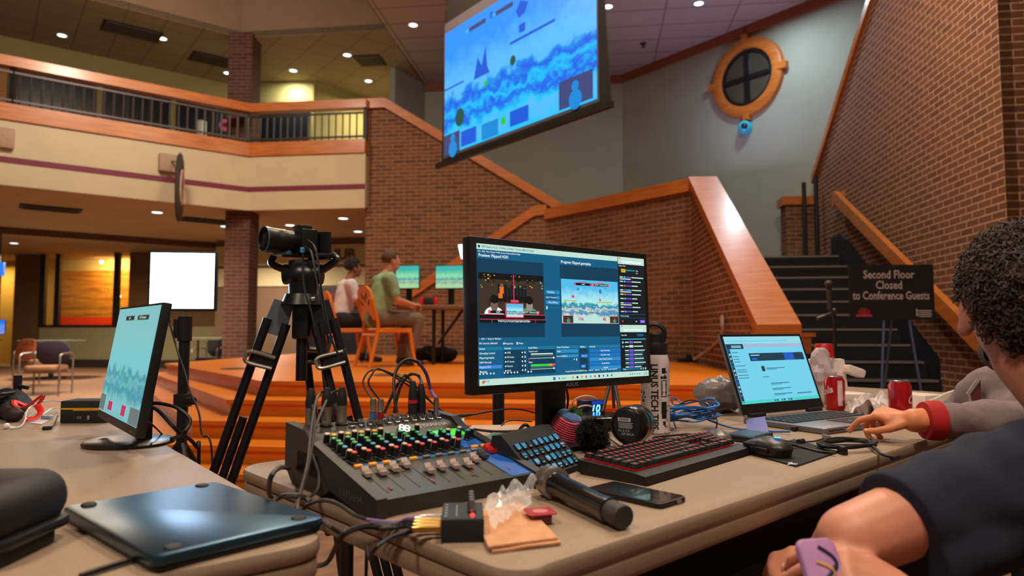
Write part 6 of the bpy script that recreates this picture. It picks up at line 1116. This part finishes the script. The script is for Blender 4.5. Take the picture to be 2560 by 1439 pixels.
q = Z(1086, 905, SZ); t = thing('backpack', 'black backpack slumped on the stage under the players desk', 'bag', q); m = MB(); m.sph((0, 0, .1), (.3, .16, .11), u=28, v=18); m.jitter(.05, 6, 2)
for v in m.bm.verts: v.co.z = max(v.co.z, 0)
m.build('bag', M('bag_black', (22, 20, 20), .8, bump=.3), t); m = MB(); m.tube([(-.1, -.15, .15), (0, -.2, .1), (.12, -.17, .12)], .02, 6, flat=.3); m.build('strap', BLACKM, t)
# orange chairs
ORG = M('chair_orange', (226, 124, 14), .4, vs=6, var=.05)
def orange_chair(label, loc, H):
    t = thing('orange_chair', label, 'chair', loc, yaw(H + 90), 'orange chairs on stage')    # local y = facing H
    m = MB(); m.rbox((0, .02, .42), (.42, .42, .03), .06, bev=.012); m.build('seat', ORG, t)
    Bm = TR(0, -.2, .44) @ ROT('X', 12); out = [(-.19, .0), (.19, 0)]
    hole = MB(); pts = [(-.2, .12), (-.21, .3), (-.17, .42), (-.08, .47), (.08, .47), (.17, .42), (.21, .3), (.2, .12), (.14, .08), (-.14, .08)]
    hole.ext([(x, -.012, z) for x, z in pts], (0, .024, 0), 0, Bm); hole.build('backrest', ORG, t, 30)
    m = MB()
    for x, z, a in ((-.06, .36, 20), (0, .33, 0), (.06, .36, -20), (-.09, .28, 40), (.09, .28, -40), (0, .16, 90)): m.sph((x, -.0125, z), (.016, .003, .042), Mx=Bm @ TR(x, 0, z) @ ROT('Y', -a) @ TR(-x, 0, -z))
    m.build('cutout', M('chair_cut', (40, 24, 12), .8), t)
    for x in (-.19, .19): m = MB(); m.tube([(x, -.02, .0) if False else (x * 1.08, -.30, 0), (x, -.2, .42), (x, -.235, .6), (x * 1.05, -.29, .86 - .1)], .022, 8); m.build('rear_leg', ORG, t)
    for x in (-.19, .19): m = MB(); m.tube([(x * 1.05, .26, 0), (x, .22, .2), (x, .19, .40)], .022, 8); m.build('front_leg', ORG, t)
    for x in (-.19, .19): m = MB(); m.tube([(x, .19, .40), (x, -.2, .40)], .02, 8, n=1); m.build('seat_rail', ORG, t)
    m = MB(); m.cyl((-.19, -.21, .36), (.19, -.21, .36), .018); m.build('stretcher', ORG, t); return t
gc = Z(965, 902, SZ); gc = P(968, 860, 7.75); gc.z = SZ
orange_chair('orange chair with cut out leaf pattern, under the player in green', gc, 55)
wc_ = P(868, 860, 8.7); wc_.z = SZ; orange_chair('orange chair under the player in the white shirt, half hidden by the tripod', wc_, 58)
# ================================================================== FAR LEFT FURNITURE UNDER THE BALCONY
CHM = M('chair_metal', (150, 136, 126), .35, .7)
def visitor_chair(label, loc, H, back, seat):
    t = thing('visitor_chair', label, 'chair', loc, yaw(H + 90), 'padded chairs at far left')
    m = MB(); m.rbox((0, 0, .42), (.5, .48, .09), .1, bev=.03); m.build('seat', seat, t); m = MB(); m.rbox((0, .06, 0), (.48, .4, .06), .14, bev=.02, Mx=TR(0, -.24, .6) @ ROT('X', 78)); m.build('backrest', back, t)
    for x in (-.28, .28): m = MB(); m.tube([(x, -.25, 0), (x, -.25, .55), (x, -.18, .64), (x, .18, .64), (x, .24, .55), (x, .25, 0)], .014, 7, n=3); m.build('side_frame', CHM, t); m = MB(); m.box((x, 0, .655), (.05, .3, .025), bev=.01); m.build('armrest', CHM, t)
    for y in (-.2, .2): m = MB(); m.cyl((-.28, y, .36), (.28, y, .36), .011); m.build('stretcher', CHM, t)
    return t
DKP = M('chair_plum', (40, 30, 50), .85, vs=40); TAN = M('chair_tan', (150, 108, 76), .85, vs=40); FLO = M('chair_floral', (150, 76, 44), .85, vs=14, var=.5)
q = Z(86, 990, 0); visitor_chair('dark plum chair with a tan seat and grey metal arms, far left', q + V3((0, .25, 0)), 168, DKP, TAN)
q = Z(30, 968, 0); visitor_chair('chair with rust patterned back behind the plum chair, far left', q + V3((-.05, .7, 0)), 20, FLO, TAN)
q = Z(60, 952, 0) + V3((0, .8, 0)); tz_ = P(70, 850, q.y).z; t = thing('glass_table', 'round table with a pale glass top behind the padded chairs, far left', 'table', z_(q, 0)); m = MB(); m.cyl((0, 0, tz_ - .02), (0, 0, tz_), .62, .62, 40); m.build('glass_top', M('glass_green', (120, 140, 124), .15), t); m = MB(); m.cyl((0, 0, .02), (0, 0, tz_ - .02), .05); m.cyl((0, 0, 0), (0, 0, .03), .3, .28, 24); m.build('pedestal', BLACK, t)
monitor('monitor glowing blue at the extreme left edge, on the glass table', q + V3((-.62, -.1, 0)) if False else V3((P(-8, 800, q.y).x, q.y - .05, 0)), 100, .52, .32, P(0, 836, q.y).z, gamemat('blue_desktop', (30, 120, 240), (90, 150, 240), (150, 150, 220), (60, 120, 230), (120, 140, 230), 1), stand_z=tz_, name='desktop_monitor')
q = P(-6, 672, 14); m = MB(); m.ext([q + V3((-.2, 0, -.14)), q + V3((.12, 0, -.14)), q + V3((.12, 0, .14)), q + V3((-.2, 0, .14))], (0, .05, 0)); m.cyl(q + V3((0, .05, 0)), q + V3((0, .05, 0)) + V3((0, 0, 3.16 - q.z)), .015, mat=1); tag(m.build('hanging_display', [E('blue_sign', (50, 130, 240), 1), BLACK], None, 0), 'small blue lit display hanging at the extreme left edge', 'display')
q = Z(520, 905, 0); q = P(520, 890, 13.6); q.z = 0; zt_ = P(520, 846, 13.6).z; t = thing('side_table', 'grey topped table left of the lower brick column', 'table', q); m = MB(); m.rbox((0, 0, zt_), (.78, .7, .04), .05); m.build('tabletop', M('table_greygreen', (120, 122, 96), .6), t)
for x in (-.34, .34):
    for y in (-.3, .3): m = MB(); m.cyl((x, y, 0), (x, y, zt_ - .02), .018); m.build('leg', BLACK, t)
visitor_chair('dark chair standing behind the grey topped table, beside the column', P(528, 880, 14.3) - V3((0, 0, P(528, 880, 14.3).z)), 190, M('chair_slate', (50, 56, 60), .8), DKP)
# oval blade sign seen edge-on on the balcony front
bq = VPl(425, 410, K - VB * .06, UB); t = thing('blade_sign', 'tall thin oval sign seen edge-on, hanging from a pale box on the balcony front', 'sign', bq); m = MB(); Qb = frame((0, 0, 0), UB, (0, 0, 1)); m.box((0, -.06, 0), (.36, .12, .3), Mx=Qb, bev=.03); m.build('bracket', M('bracket_pale', (170, 140, 114), .6), t)
c = P(449, 468, bq.y - .45) - bq; dn = hd(8 - 0); Qs = Matrix((hd(-17), V3((0, 0, 1)), hd(73))).transposed().to_4x4(); Qs.translation = c
m = MB(); m.lathe([(0, -.025), (.34, -.025), (.36, 0), (.34, .025), (0, .025)], 48, Mx=Qs @ Matrix.Diagonal((.85, 1.55, 1, 1))); m.build('oval_board', M('sign_slate', (60, 54, 52), .6), t); m = MB()
for sd_ in (-1, 1): m.tube([Qs @ V3((.17 * math.cos(a) * .85, .27 * math.sin(a), .03 * sd_)) for a in [k * math.tau / 24 for k in range(25)]], .022, 6, n=1)
m.build('ring_emblem', M('ring_pale', (206, 170, 150), .5), t); m = MB(); m.cyl(V3((0, 0, .05)), c + V3((0, 0, .42)), .02); m.build('arm', M('bracket_pale', (170, 140, 114), .6), t)
q = VPl(-2, 345, K - VB * .06, UB); m = MB(); m.box((0, -.05, 0), (.36, .1, .3), Mx=frame(q, UB, (0, 0, 1)), bev=.03); tag(m.build('wall_box', M('bracket_pale', (170, 140, 114), .6)), 'pale square box on the balcony front at the extreme left edge', 'box')
# ================================================================== PEOPLE
def skin(name, col): return M(name, col, .5, var=.06, vs=25)
SK1, SK2, SK3 = skin('skin_fair', (206, 140, 108)), skin('skin_tan', (150, 92, 64)), skin('skin_warm', (198, 130, 104))
def hand(w, F, U, T, bends, sc=1.0, r=.0088):
    w, F, U, T = V3(w), V3(F).normalized(), V3(U), V3(T); U = (U - F * U.dot(F)).normalized(); T = (T - F * T.dot(F) - U * T.dot(U)).normalized(); it = []; nails = []
    kn_ = [w + F * l * sc + T * o * sc + U * .004 for l, o in ((.088, .032), (.092, .011), (.088, -.011), (.08, -.031))]
    for k in kn_: it.append(('c', w + (k - w) * .06, .0175 * sc, k, .0115 * sc))
    it += [('c', kn_[0], .0115 * sc, kn_[1], .0115 * sc), ('c', kn_[1], .0115 * sc, kn_[2], .0115 * sc), ('c', kn_[2], .0115 * sc, kn_[3], .0105 * sc), ('c', w - F * .02, .024 * sc, w + F * .03, .021 * sc), ('c', w + F * .03 + T * .022 * sc - U * .006, .015 * sc, kn_[0] - F * .03 * sc - U * .004, .014 * sc)]
    for k, (ls, b, spread) in enumerate(zip(((.043, .026, .021), (.047, .03, .022), (.044, .028, .021), (.034, .021, .019)), bends, (.12, .03, -.05, -.14))):
        p = kn_[k]; ang = 0; rr = (r if k < 3 else r * .88) * sc
        for j in range(3):
            ang += math.radians(b[j]); d = (F * math.cos(ang) - U * math.sin(ang) + T * spread * math.cos(ang)).normalized(); q = p + d * ls[j] * sc; it.append(('c', p, rr * (1.04 - .08 * j), q, rr * (.97 - .1 * j)))
            if j == 2: n = (U * math.cos(ang) + F * math.sin(ang)); nails.append((q - d * .002 + n * rr * .72, d, n, rr))
            p = q
    tb = w + F * .022 * sc + T * .026 * sc - U * .006; tm_ = tb + (F * .62 + T * .62 - U * .25).normalized() * .038 * sc; te = tm_ + (F * .88 + T * .22 - U * .28).normalized() * .034 * sc; tt = te + (F * .97 + T * .02 - U * .22).normalized() * .026 * sc
    it += [('c', tb, .0145 * sc, tm_, .0115 * sc), ('c', tm_, .0112 * sc, te, .0102 * sc), ('c', te, .01 * sc, tt, .0085 * sc)]
    nails.append((tt + (U * .6 + T * .5).normalized() * .006 * sc - (tt - te).normalized() * .002, (tt - te).normalized(), (U * .6 + T * .5).normalized(), .0088 * sc))
    return it, nails
def nails_mesh(nails, parent, o):
    m = MB()
    for c, d, n, r in nails: m.sph((0, 0, 0), (r * .62, r * .8, r * .22), u=10, v=6, Mx=TR(c - o) @ Matrix((n.cross(d), d, n)).transposed().to_4x4().inverted().transposed() if False else frame(c - o, d.cross(n), n))
    return m.build('fingernails', M('nail', (226, 160, 136), .3), parent)
def head_items(c, f, s=1.0):     # c centre, f face heading vector; s size
    R_ = Matrix((V3((f.y, -f.x, 0)), f, V3((0, 0, 1)))).transposed(); L = lambda x, y, z: c + R_ @ V3((x * s, y * s, z * s)); Q = TR(c) @ R_.to_4x4()
    def el(x, y, z, a, b, d): return ('s', (0, 0, 0), (a * s, b * s, d * s), Q @ TR(x * s, y * s, z * s))
    return [el(0, -.012, .03, .074, .092, .082), el(0, .03, -.01, .06, .062, .09), el(0, .05, -.075, .042, .038, .032), el(0, .0, -.05, .058, .06, .05), ('c', L(0, .086, .01), .009 * s, L(0, .107, -.025), .014 * s), el(0, .09, -.058, .022, .012, .008), el(0, .09, -.07, .018, .011, .008),
            el(-.032, .078, .012, .017, .012, .011), el(.032, .078, .012, .017, .012, .011), el(-.076, -.005, -.01, .011, .021, .034), el(.076, -.005, -.01, .011, .021, .034), el(-.079, .006, -.032, .009, .011, .014), el(.079, .006, -.032, .009, .011, .014)], L, Q
def face_parts(L, Q, s, parent, o, hair):
    m = MB()
    for x in (-.032, .032): m.sph(L(x, .0865, .014) - o, (.0085 * s, .0065 * s, .0055 * s), 0, 12, 8); m.sph(L(x, .0915, .014) - o, .0035 * s, 1, 8, 6)
    m.build('eyes', [M('eye_white', (216, 208, 200), .2), M('eye_dark', (40, 26, 18), .2)], parent)
    m = MB(); m.tube([L(x, .0985 - abs(x) * .25, -.064) - o for x in (-.02, -.008, .008, .02)], .0035 * s, 6); m.build('lips', M('lips', (150, 74, 66), .5), parent)
    m = MB()
    for sx in (-1, 1): m.tube([L(sx * x, y, z) - o for x, y, z in ((.014, .09, .03), (.034, .088, .036), (.05, .074, .03))], .004 * s, 6, flat=.6)
    m.build('eyebrows', hair, parent)
def seated(label, loc, H, shirt, pants, hairm, sk, hairfn, shorts=False, lean=.06):
    t = thing('person', label, 'person', loc, yaw(H + 90)); f = V3((0, 1, 0)); hc = V3((0, .06 + lean, 1.2)); hi, L, Q = head_items(hc, f)
    sh = [V3((s * .185, lean * .6, .985)) for s in (-1, 1)]; el_ = [V3((s * .24, .1, .74)) for s in (-1, 1)]; wr = [V3((s * .11, .33, .70)) for s in (-1, 1)]
    hp_ = [V3((s * .095, -.04, .53)) for s in (-1, 1)]; kn2 = [V3((s * .13, .40, .54)) for s in (-1, 1)]; an = [V3((s * .13, .30, .1)) for s in (-1, 1)]
    it = hi + [('c', hc + V3((0, -.02, -.07)), .055, (0, lean * .6, 1.0), .06), ('c', (0, -.04, .58), .11, (0, lean * .5, .9), .12), ('c', sh[0], .06, sh[1], .06)]
    for i in (0, 1):
        it += [('c', sh[i], .052, el_[i], .042), ('c', el_[i], .042, wr[i], .03), ('c', hp_[i], .085, kn2[i], .058), ('c', kn2[i], .056, an[i], .04)]
        hi_, _ = hand(wr[i], (-.25 + .5 * (i == 0), 1, -.05), (0, 0, 1), (1 if i == 0 else -1, 0, 0), [(45, 40, 30)] * 4, 1.0, .0095); it += hi_
    blob('body', it, sk, t, .0075, 4); face_parts(L, Q, 1, t, V3((0, 0, 0)), hairm)
    s_it = [('c', (0, -.05, .55), .135, (0, lean * .3, .8), .14), ('c', (0, lean * .3, .8), .14, (0, lean * .6, .95), .12), ('c', sh[0], .072, sh[1], .072), ('c', (0, lean * .7, 1.01), .062, (0, lean * .6, .95), .1)]
    for i in (0, 1): s_it.append(('c', sh[i], .072, sh[i] + (el_[i] - sh[i]) * .72, .062))
    blob('shirt', s_it, shirt, t, .014, 5, fn=lambda v, n: v + n * (.008 * noise.noise(v * 11)))
    p_it = [('c', (-.07, -.05, .54), .12, (.07, -.05, .54), .12)]
    for i in (0, 1): p_it += [('c', hp_[i], .1, kn2[i], .074)] + ([] if shorts else [('c', kn2[i], .074, an[i] + V3((0, 0, .02)), .056)])
    blob('trousers', p_it, pants, t, .014, 5, fn=lambda v, n: v + n * (.006 * noise.noise(v * 13)))
    for i in (0, 1): a = an[i]; blob('shoe', [('c', a + V3((0, -.02, -.045)), .042, a + V3((0, .14, -.062)), .034), ('c', a + V3((0, 0, 0)), .046, a + V3((0, 0, -.03)), .045)], M('shoe_dark', (40, 34, 34), .6), t, .01, 3, fn=lambda v, n: V3((v.x, v.y, max(v.z, 0.0))))
    hairfn(t, Q, hairm); return t
def short_hair(t, Q, hm, top=1.0, back=-.03):
    m = MB(); m.sph((0, 0, 0), 1, u=28, v=18)
    for v in m.bm.verts: c = v.co; v.co = Q @ V3((c.x * .083, -.016 + c.y * .1, .035 + c.z * (.094 * top if c.z > 0 else .07)))
    kill = []
    for v in m.bm.verts:
        l = Q.inverted() @ v.co
        if (l.y > .03 and l.z < .068) or (l.z < back) or (abs(l.x) > .06 and l.y > -.02 and l.z < .02): kill.append(v)
    bmesh.ops.delete(m.bm, geom=kill, context='VERTS'); m.jitter(.006, 60, 2); ob = m.build('hair', hm, t); md = ob.modifiers.new('s', 'SOLIDIFY'); md.thickness = .012; md.offset = 0
def curly_short(t, Q, hm):
    short_hair(t, Q, hm, 1.18, -.03); m = MB()
    for i in range(260):
        d = V3((random.gauss(0, 1), random.gauss(0, 1) - .3, random.gauss(0, 1) + .5)).normalized()
        if d.z < -.4 or (d.y > .45 and d.z < .45): continue
        m.sph(Q @ V3((d.x * .085, -.016 + d.y * .1, .04 + d.z * .105)), .013, u=7, v=5)
    m.build('hair_curls', hm, t)
HBR, HBK = M('hair_brown', (84, 56, 40), .8, vs=120, var=.3), M('hair_black', (30, 24, 22), .8, vs=120, var=.3)
pg = P(956, 845, 7.7); pg.z = SZ - .045; SAGE = M('shirt_sage', (140, 168, 130), .9, vs=20, bump=.2, bs=60); WSH = M('shirt_white', (222, 204, 206), .9, vs=20, bump=.2, bs=60)
seated('person in a pale green t-shirt and brown trousers seated on the nearer orange chair, facing the game monitors', gc - hd(58) * .08, 58, SAGE, M('trousers_brown', (110, 88, 72), .9), HBR, SK1, short_hair)['label'] = 'person in pale green t-shirt and brown trousers on the nearer orange chair'
tw = seated('person in a white t-shirt with a red letter on its back, seated beyond the tripod', wc_ - hd(58) * .05, 58, WSH, M('shorts_black', (26, 24, 28), .9), HBK, SK2, curly_short, shorts=True)
m = MB(); Bx = Matrix(((-1, 0, 0, .0), (0, 0, -1, -.142), (0, 1, 0, .83), (0, 0, 0, 1)))
m.text('d', .26, Bx, 0, 'CENTER', bold=.03); bmesh.ops.triangulate(m.bm, faces=m.bm.faces[:]); m.build('back_print', M('print_red', (190, 60, 50), .7), tw, 0)
# ------------------------------------------------------------------ near person, seen from behind at the right edge
pA = V3((1.0, .68, 0)); t = thing('person', 'nearest person, curly dark hair, navy t-shirt, seated at right with back turned', 'person', pA); o = pA.copy()
hcA = P(2556, 770, 1.1); fA = hd(20); hi, LA, QA = head_items(hcA, fA, 1.03)
nk0 = hcA - fA * .02 - V3((0, 0, .075)); nk1 = V3((.862, 1.0, .865)); shL, shR = V3((.715, 1.01, .80)), V3((1.13, .86, .80)); elL = V3((.452, .925, .742)); wrL = V3((.505, 1.12, .66)); elR = V3((1.15, .72, .56)); wrR = P(2310, 1512, .82)
it = hi + [('c', nk0, .054, nk1, .062), ('c', nk1, .06, shL, .058), ('c', nk1, .06, shR, .058), ('c', (.93, .9, .74), .13, (1.02, .68, .5), .13), ('c', shL, .062, elL, .046), ('c', elL, .045, wrL, .031), ('c', shR, .06, elR, .045), ('c', elR, .044, wrR, .03)]
h1, n1 = hand(wrR, (-1, .1, .3), (.0, -.6, .8), (.1, .8, .6), [(28, 40, 30), (30, 42, 30), (32, 42, 30), (34, 44, 30)], 1.0)
h2, n2 = hand(wrL, (-.55, .35, -.35), (-.2, -.3, .9), (.5, .8, .1), [(40, 50, 35)] * 4, 1.0); it += h1 + h2
for k in ('hip',):
    for s, kn_, an_ in ((-1, V3((.66, 1.02, .5)), V3((.62, 1.0, .1))), (1, V3((1.0, 1.12, .5)), V3((1.0, 1.1, .1)))): hp_ = V3((1.0 + s * .09, .68, .47)); it += [('c', hp_, .085, kn_, .06), ('c', kn_, .058, an_, .042)]
itA = [(q[0], V3(q[1]) - o, q[2], V3(q[3]) - o, q[4]) if q[0] == 'c' else ('s', q[1], q[2], TR(-o) @ q[3]) for q in it]
blob('body', itA, SK3, t, .0045, 5); nails_mesh(n1 + n2, t, o); face_parts(LA, QA, 1.03, t, o, HBK)
NAVY = M('shirt_navy', (24, 27, 46), .95, vs=60, var=.12, bump=.35, bs=350)
sA = [('c', nk1 - V3((0, .0, .012)), .066, shL, .076), ('c', nk1 - V3((0, 0, .012)), .066, shR, .08), ('c', (.92, .92, .76), .145, (.97, .8, .6), .16), ('c', (.97, .8, .6), .16, (1.02, .68, .46), .17), ('c', shL, .078, V3((.525, .95, .758)), .066), ('c', shL, .078, (.86, .93, .76), .12), ('c', shR, .078, shR + (elR - shR) * .6, .07), ('c', shL - V3((0, 0, .04)), .07, V3((.56, .93, .715)), .05)]
hem0 = V3((.525, .95, .758)); hemd = (V3((.525, .95, .758)) - shL).normalized()
def shirtfn(v, n):
    w_ = v + o; a = (w_ - hem0).dot(hemd)
    if a > .0 and w_.x < .6: w_ = w_ - hemd * a * .92                      # flat cut at the sleeve hem
    fold = .006 * math.sin(w_.x * 52 + w_.z * 70 + 2.5 * noise.noise(w_ * 5)) * max(0, noise.noise(w_ * 4) + .45) + .009 * noise.noise(w_ * 9)
    return w_ - o + n * fold
blob('t_shirt', [(q[0], V3(q[1]) - o, q[2], V3(q[3]) - o, q[4]) for q in sA], NAVY, t, .008, 6, fn=shirtfn)
JEAN = M('trousers_dark', (64, 44, 36), .9, vs=30, bump=.2)
jA = [('c', (.92, .68, .47), .12, (1.1, .68, .47), .12)]
for s, kn_, an_ in ((-1, V3((.66, 1.02, .5)), V3((.62, 1.0, .1))), (1, V3((1.0, 1.12, .5)), V3((1.0, 1.1, .1)))): hp_ = V3((1.0 + s * .09, .68, .47)); jA += [('c', hp_, .1, kn_, .076), ('c', kn_, .076, an_, .055)]
blob('trousers', [(q[0], V3(q[1]) - o, q[2], V3(q[3]) - o, q[4]) for q in jA], JEAN, t, .012, 5, fn=lambda v, n: v + n * .008 * noise.noise(v * 14))
for x, y in ((.62, 1.0), (1.0, 1.1)): blob('shoe', [('c', V3((x, y - .03, .045)) - o, .042, V3((x - .02, y + .14, .036)) - o, .034), ('c', V3((x, y, .1)) - o, .05, V3((x, y, .06)) - o, .046)], M('shoe_dark', (40, 34, 34), .6), t, .01, 3, fn=lambda v, n: V3((v.x, v.y, max(v.z, 0.002))))
HC = M('hair_curly', (66, 54, 48), .75, vs=90, var=.4)
m = MB(); rn_ = random.Random(11); cnt = 0; QI = TR(-o) @ QA
m2 = MB(); m2.sph((0, 0, 0), 1, u=32, v=20)
def hairpt(d, e=0): return QI @ V3((d.x * (.084 + e), -.018 + d.y * (.104 + e), .03 + (d.z * (.1 + e) if d.z > 0 else d.z * (.118 + e))))
def hairok(d): return not ((d.y > .42 and d.z < .5) or (d.z < -.62 and d.y > -.45) or d.z < -.93 or (d.y > -.18 and d.z < -.12))
kill = [v for v in m2.bm.verts if not hairok(v.co)]
for v in m2.bm.verts: v.co = hairpt(v.co.normalized())
bmesh.ops.delete(m2.bm, geom=kill, context='VERTS'); cap = m2.build('hair', HC, t); md = cap.modifiers.new('s', 'SOLIDIFY'); md.thickness = .012
while cnt < 2300:
    d = V3((rn_.gauss(0, 1), rn_.gauss(0, 1), rn_.gauss(0, 1))).normalized()
    if not hairok(d): continue
    cnt += 1; p = hairpt(d, -.002); n = (hairpt(d, .02) - hairpt(d, 0)).normalized(); x = n.orthogonal().normalized(); y = n.cross(x); a0 = rn_.random() * 6.28; r_ = rn_.uniform(.0035, .0065); ln = rn_.uniform(.008, .02); sg = rn_.choice((-1, 1)); tilt = V3((rn_.gauss(0, .5), rn_.gauss(0, .5), rn_.gauss(-.3, .5)))
    m.tube([p + (n + tilt).normalized() * ln * k / 8 + (x * math.cos(a0 + sg * k * .95) + y * math.sin(a0 + sg * k * .95)) * r_ for k in range(9)], .0013, 4, n=1)
hc_ = m.build('hair_curls', HC, cap, 80); hc_['kind'] = 'stuff'
# beard shadow
m = MB(); m.sph((0, 0, 0), 1, u=24, v=16)
for v in m.bm.verts: c = v.co; v.co = QI @ V3((c.x * .058, .018 + c.y * .064, -.07 + c.z * .042))
kill = [v for v in m.bm.verts if (QI.inverted() @ v.co).y < -.012 or (QI.inverted() @ v.co).z > -.03]; bmesh.ops.delete(m.bm, geom=kill, context='VERTS'); m.jitter(.002, 120); m.build('beard', M('beard_grey', (104, 94, 86), .9, vs=200, var=.4), t)
# phone in the near person's hand
pq = P(2052, 1412, .83); tph = thing('smartphone', 'phone in a purple patterned case held in the near person\'s hand at the bottom edge', 'phone', pq); Wf = ROT('Z', 12) @ ROT('X', 62) @ ROT('Y', 0)
m = MB(); m.rbox((0, -.035, 0), (.05, .13, .01), .01, bev=.003, Mx=Wf); m.build('case', M('case_lilac', (186, 136, 186), .45), tph); m = MB()
for k in range(5): m.tube([Wf @ V3((-.018 + .036 * (math.sin(k * 2.1 + j * .5) * .5 + .5), .02 - k * .022 - j * .006, .0054)) for j in range(6)], .0028, 5, flat=.3)
m.build('swirl_print', M('case_navy', (34, 28, 60), .45), tph); m = MB()
for k in range(3): m.tube([Wf @ V3((-.008 + .02 * math.sin(k * 1.7 + j * .7), .004 - k * .03 - j * .006, .0058)) for j in range(5)], .0024, 5, flat=.3)
m.build('swirl_print_gold', M('case_gold', (206, 150, 90), .45), tph)
# ------------------------------------------------------------------ second person reaching over the laptop (mostly hidden)
pB = V3((1.62, 1.5, 0)); t = thing('person', 'second person in a grey shirt with red cuffs, reaching a hand to the laptop', 'person', pB); o = pB.copy()
hcB = V3((1.47, 1.95, 1.07)); fB = hd(-35); hi, LB, QB = head_items(hcB, fB); nkB = V3((1.48, 1.88, .93)); shL, shR = V3((1.30, 1.86, .86)), V3((1.68, 1.72, .88)); el = V3((1.27, 1.66, .80)); wr = P(2284, 1050, 1.68)
elL2 = V3((1.2, 2.0, .66)); it = hi + [('c', hcB - V3((0, 0, .07)), .052, nkB, .058), ('c', nkB, .055, shR, .055), ('c', nkB, .055, shL, .055), ('c', (1.5, 1.78, .75), .12, (1.62, 1.5, .5), .12), ('c', shR, .055, el, .045), ('c', el, .044, wr, .029)]
h1, n1 = hand(wr, (-.7, .62, .1), (0, -.3, .95), (-.6, -.75, -.25), [(24, 26, 14), (52, 52, 24), (60, 54, 26), (62, 54, 26)], .88, .0096); it += h1
for s, kn_, an_ in ((-1, V3((1.36, 1.78, .5)), V3((1.32, 1.76, .1))), (1, V3((1.62, 1.95, .5)), V3((1.62, 1.93, .1)))): hp_ = pB + V3((s * .09, 0, .47)); it += [('c', hp_, .085, kn_, .06), ('c', kn_, .058, an_, .042)]
blob('body', [(q[0], V3(q[1]) - o, q[2], V3(q[3]) - o, q[4]) if q[0] == 'c' else ('s', q[1], q[2], TR(-o) @ q[3]) for q in it], skin('skin_hand', (216, 130, 84)), t, .004, 4); nails_mesh(n1, t, o); face_parts(LB, QB, 1, t, o, HBK)
GSH = M('shirt_grey', (124, 106, 108), .9, vs=60, bump=.3, bs=300); cw = wr + (el - wr) * .2
sB = [('c', nkB - V3((0, 0, .03)), .062, shR, .07), ('c', nkB - V3((0, 0, .03)), .062, shL, .068), ('c', (1.49, 1.8, .76), .135, (1.62, 1.52, .48), .155), ('c', shR, .072, el, .058), ('c', el, .056, cw, .042), ('c', shL, .068, elL2, .055), ('c', (1.30, 1.80, .80), .07, (1.45, 1.8, .78), .1)]
blob('shirt', [(q[0], V3(q[1]) - o, q[2], V3(q[3]) - o, q[4]) for q in sB], GSH, t, .008, 5, fn=lambda v, n: v + n * (.009 * noise.noise((v + o) * 16) + .004 * noise.noise((v + o) * 34)))
m = MB(); d = (wr - el).normalized(); m.lathe([(.036, -.02), (.0485, -.019), (.048, 0), (.0445, .017), (.034, .019)], 24, Mx=frame(cw - o + d * .018, d.orthogonal(), d)); m.build('cuff', M('cuff_red', (176, 18, 24), .8), t)
m = MB(); a, b, c, e = P(2420, 985, 1.78), P(2446, 950, 1.8), P(2452, 1048, 1.78), P(2436, 1052, 1.76); m.ext([a - o, b - o, c - o, e - o], (.008, .004, 0)); m.build('collar', M('collar_maroon', (92, 34, 36), .8), t); m = MB(); m.tube([b - o, a - o, e - o], .006, 6, n=1); m.build('collar_edge', GSH, t)
jB = [('c', pB + V3((-.08, 0, .47)), .12, pB + V3((.08, 0, .47)), .12)]
for s, kn_, an_ in ((-1, V3((1.36, 1.78, .5)), V3((1.32, 1.76, .1))), (1, V3((1.62, 1.95, .5)), V3((1.62, 1.93, .1)))): hp_ = pB + V3((s * .09, 0, .47)); jB += [('c', hp_, .1, kn_, .074), ('c', kn_, .074, an_, .055)]
blob('trousers', [(q[0], V3(q[1]) - o, q[2], V3(q[3]) - o, q[4]) for q in jB], M('trousers_black', (22, 22, 26), .9), t, .014, 5)
for x, y in ((1.32, 1.76), (1.62, 1.93)): blob('shoe', [('c', V3((x, y - .03, .045)) - o, .042, V3((x - .06, y + .13, .036)) - o, .034)], M('shoe_dark', (40, 34, 34), .6), t, .01, 3, fn=lambda v, n: V3((v.x, v.y, max(v.z, 0.002))))
short_hair(t, TR(-o) @ QB, HBK)
# plain stools under the two seated people
for q, lab in ((pA, 'dark folding chair under the near person with curly hair'), (pB, 'dark folding chair under the second person in the grey shirt')):
    tt = thing('folding_chair', lab, 'chair', q, yaw(50), 'folding chairs at the long table'); m = MB(); m.rbox((0, 0, .335), (.42, .42, .04), .05, bev=.01); m.build('seat', BLACKM, tt)
    m = MB()
    for x in (-.19, .19):
        m = MB(); m.cyl((x, .19, 0), (x, -.2, .34), .012); m.build('leg', LEGM, tt); m = MB(); m.cyl((x, -.19, 0), (x, .19, .33), .012); m.build('leg', LEGM, tt)
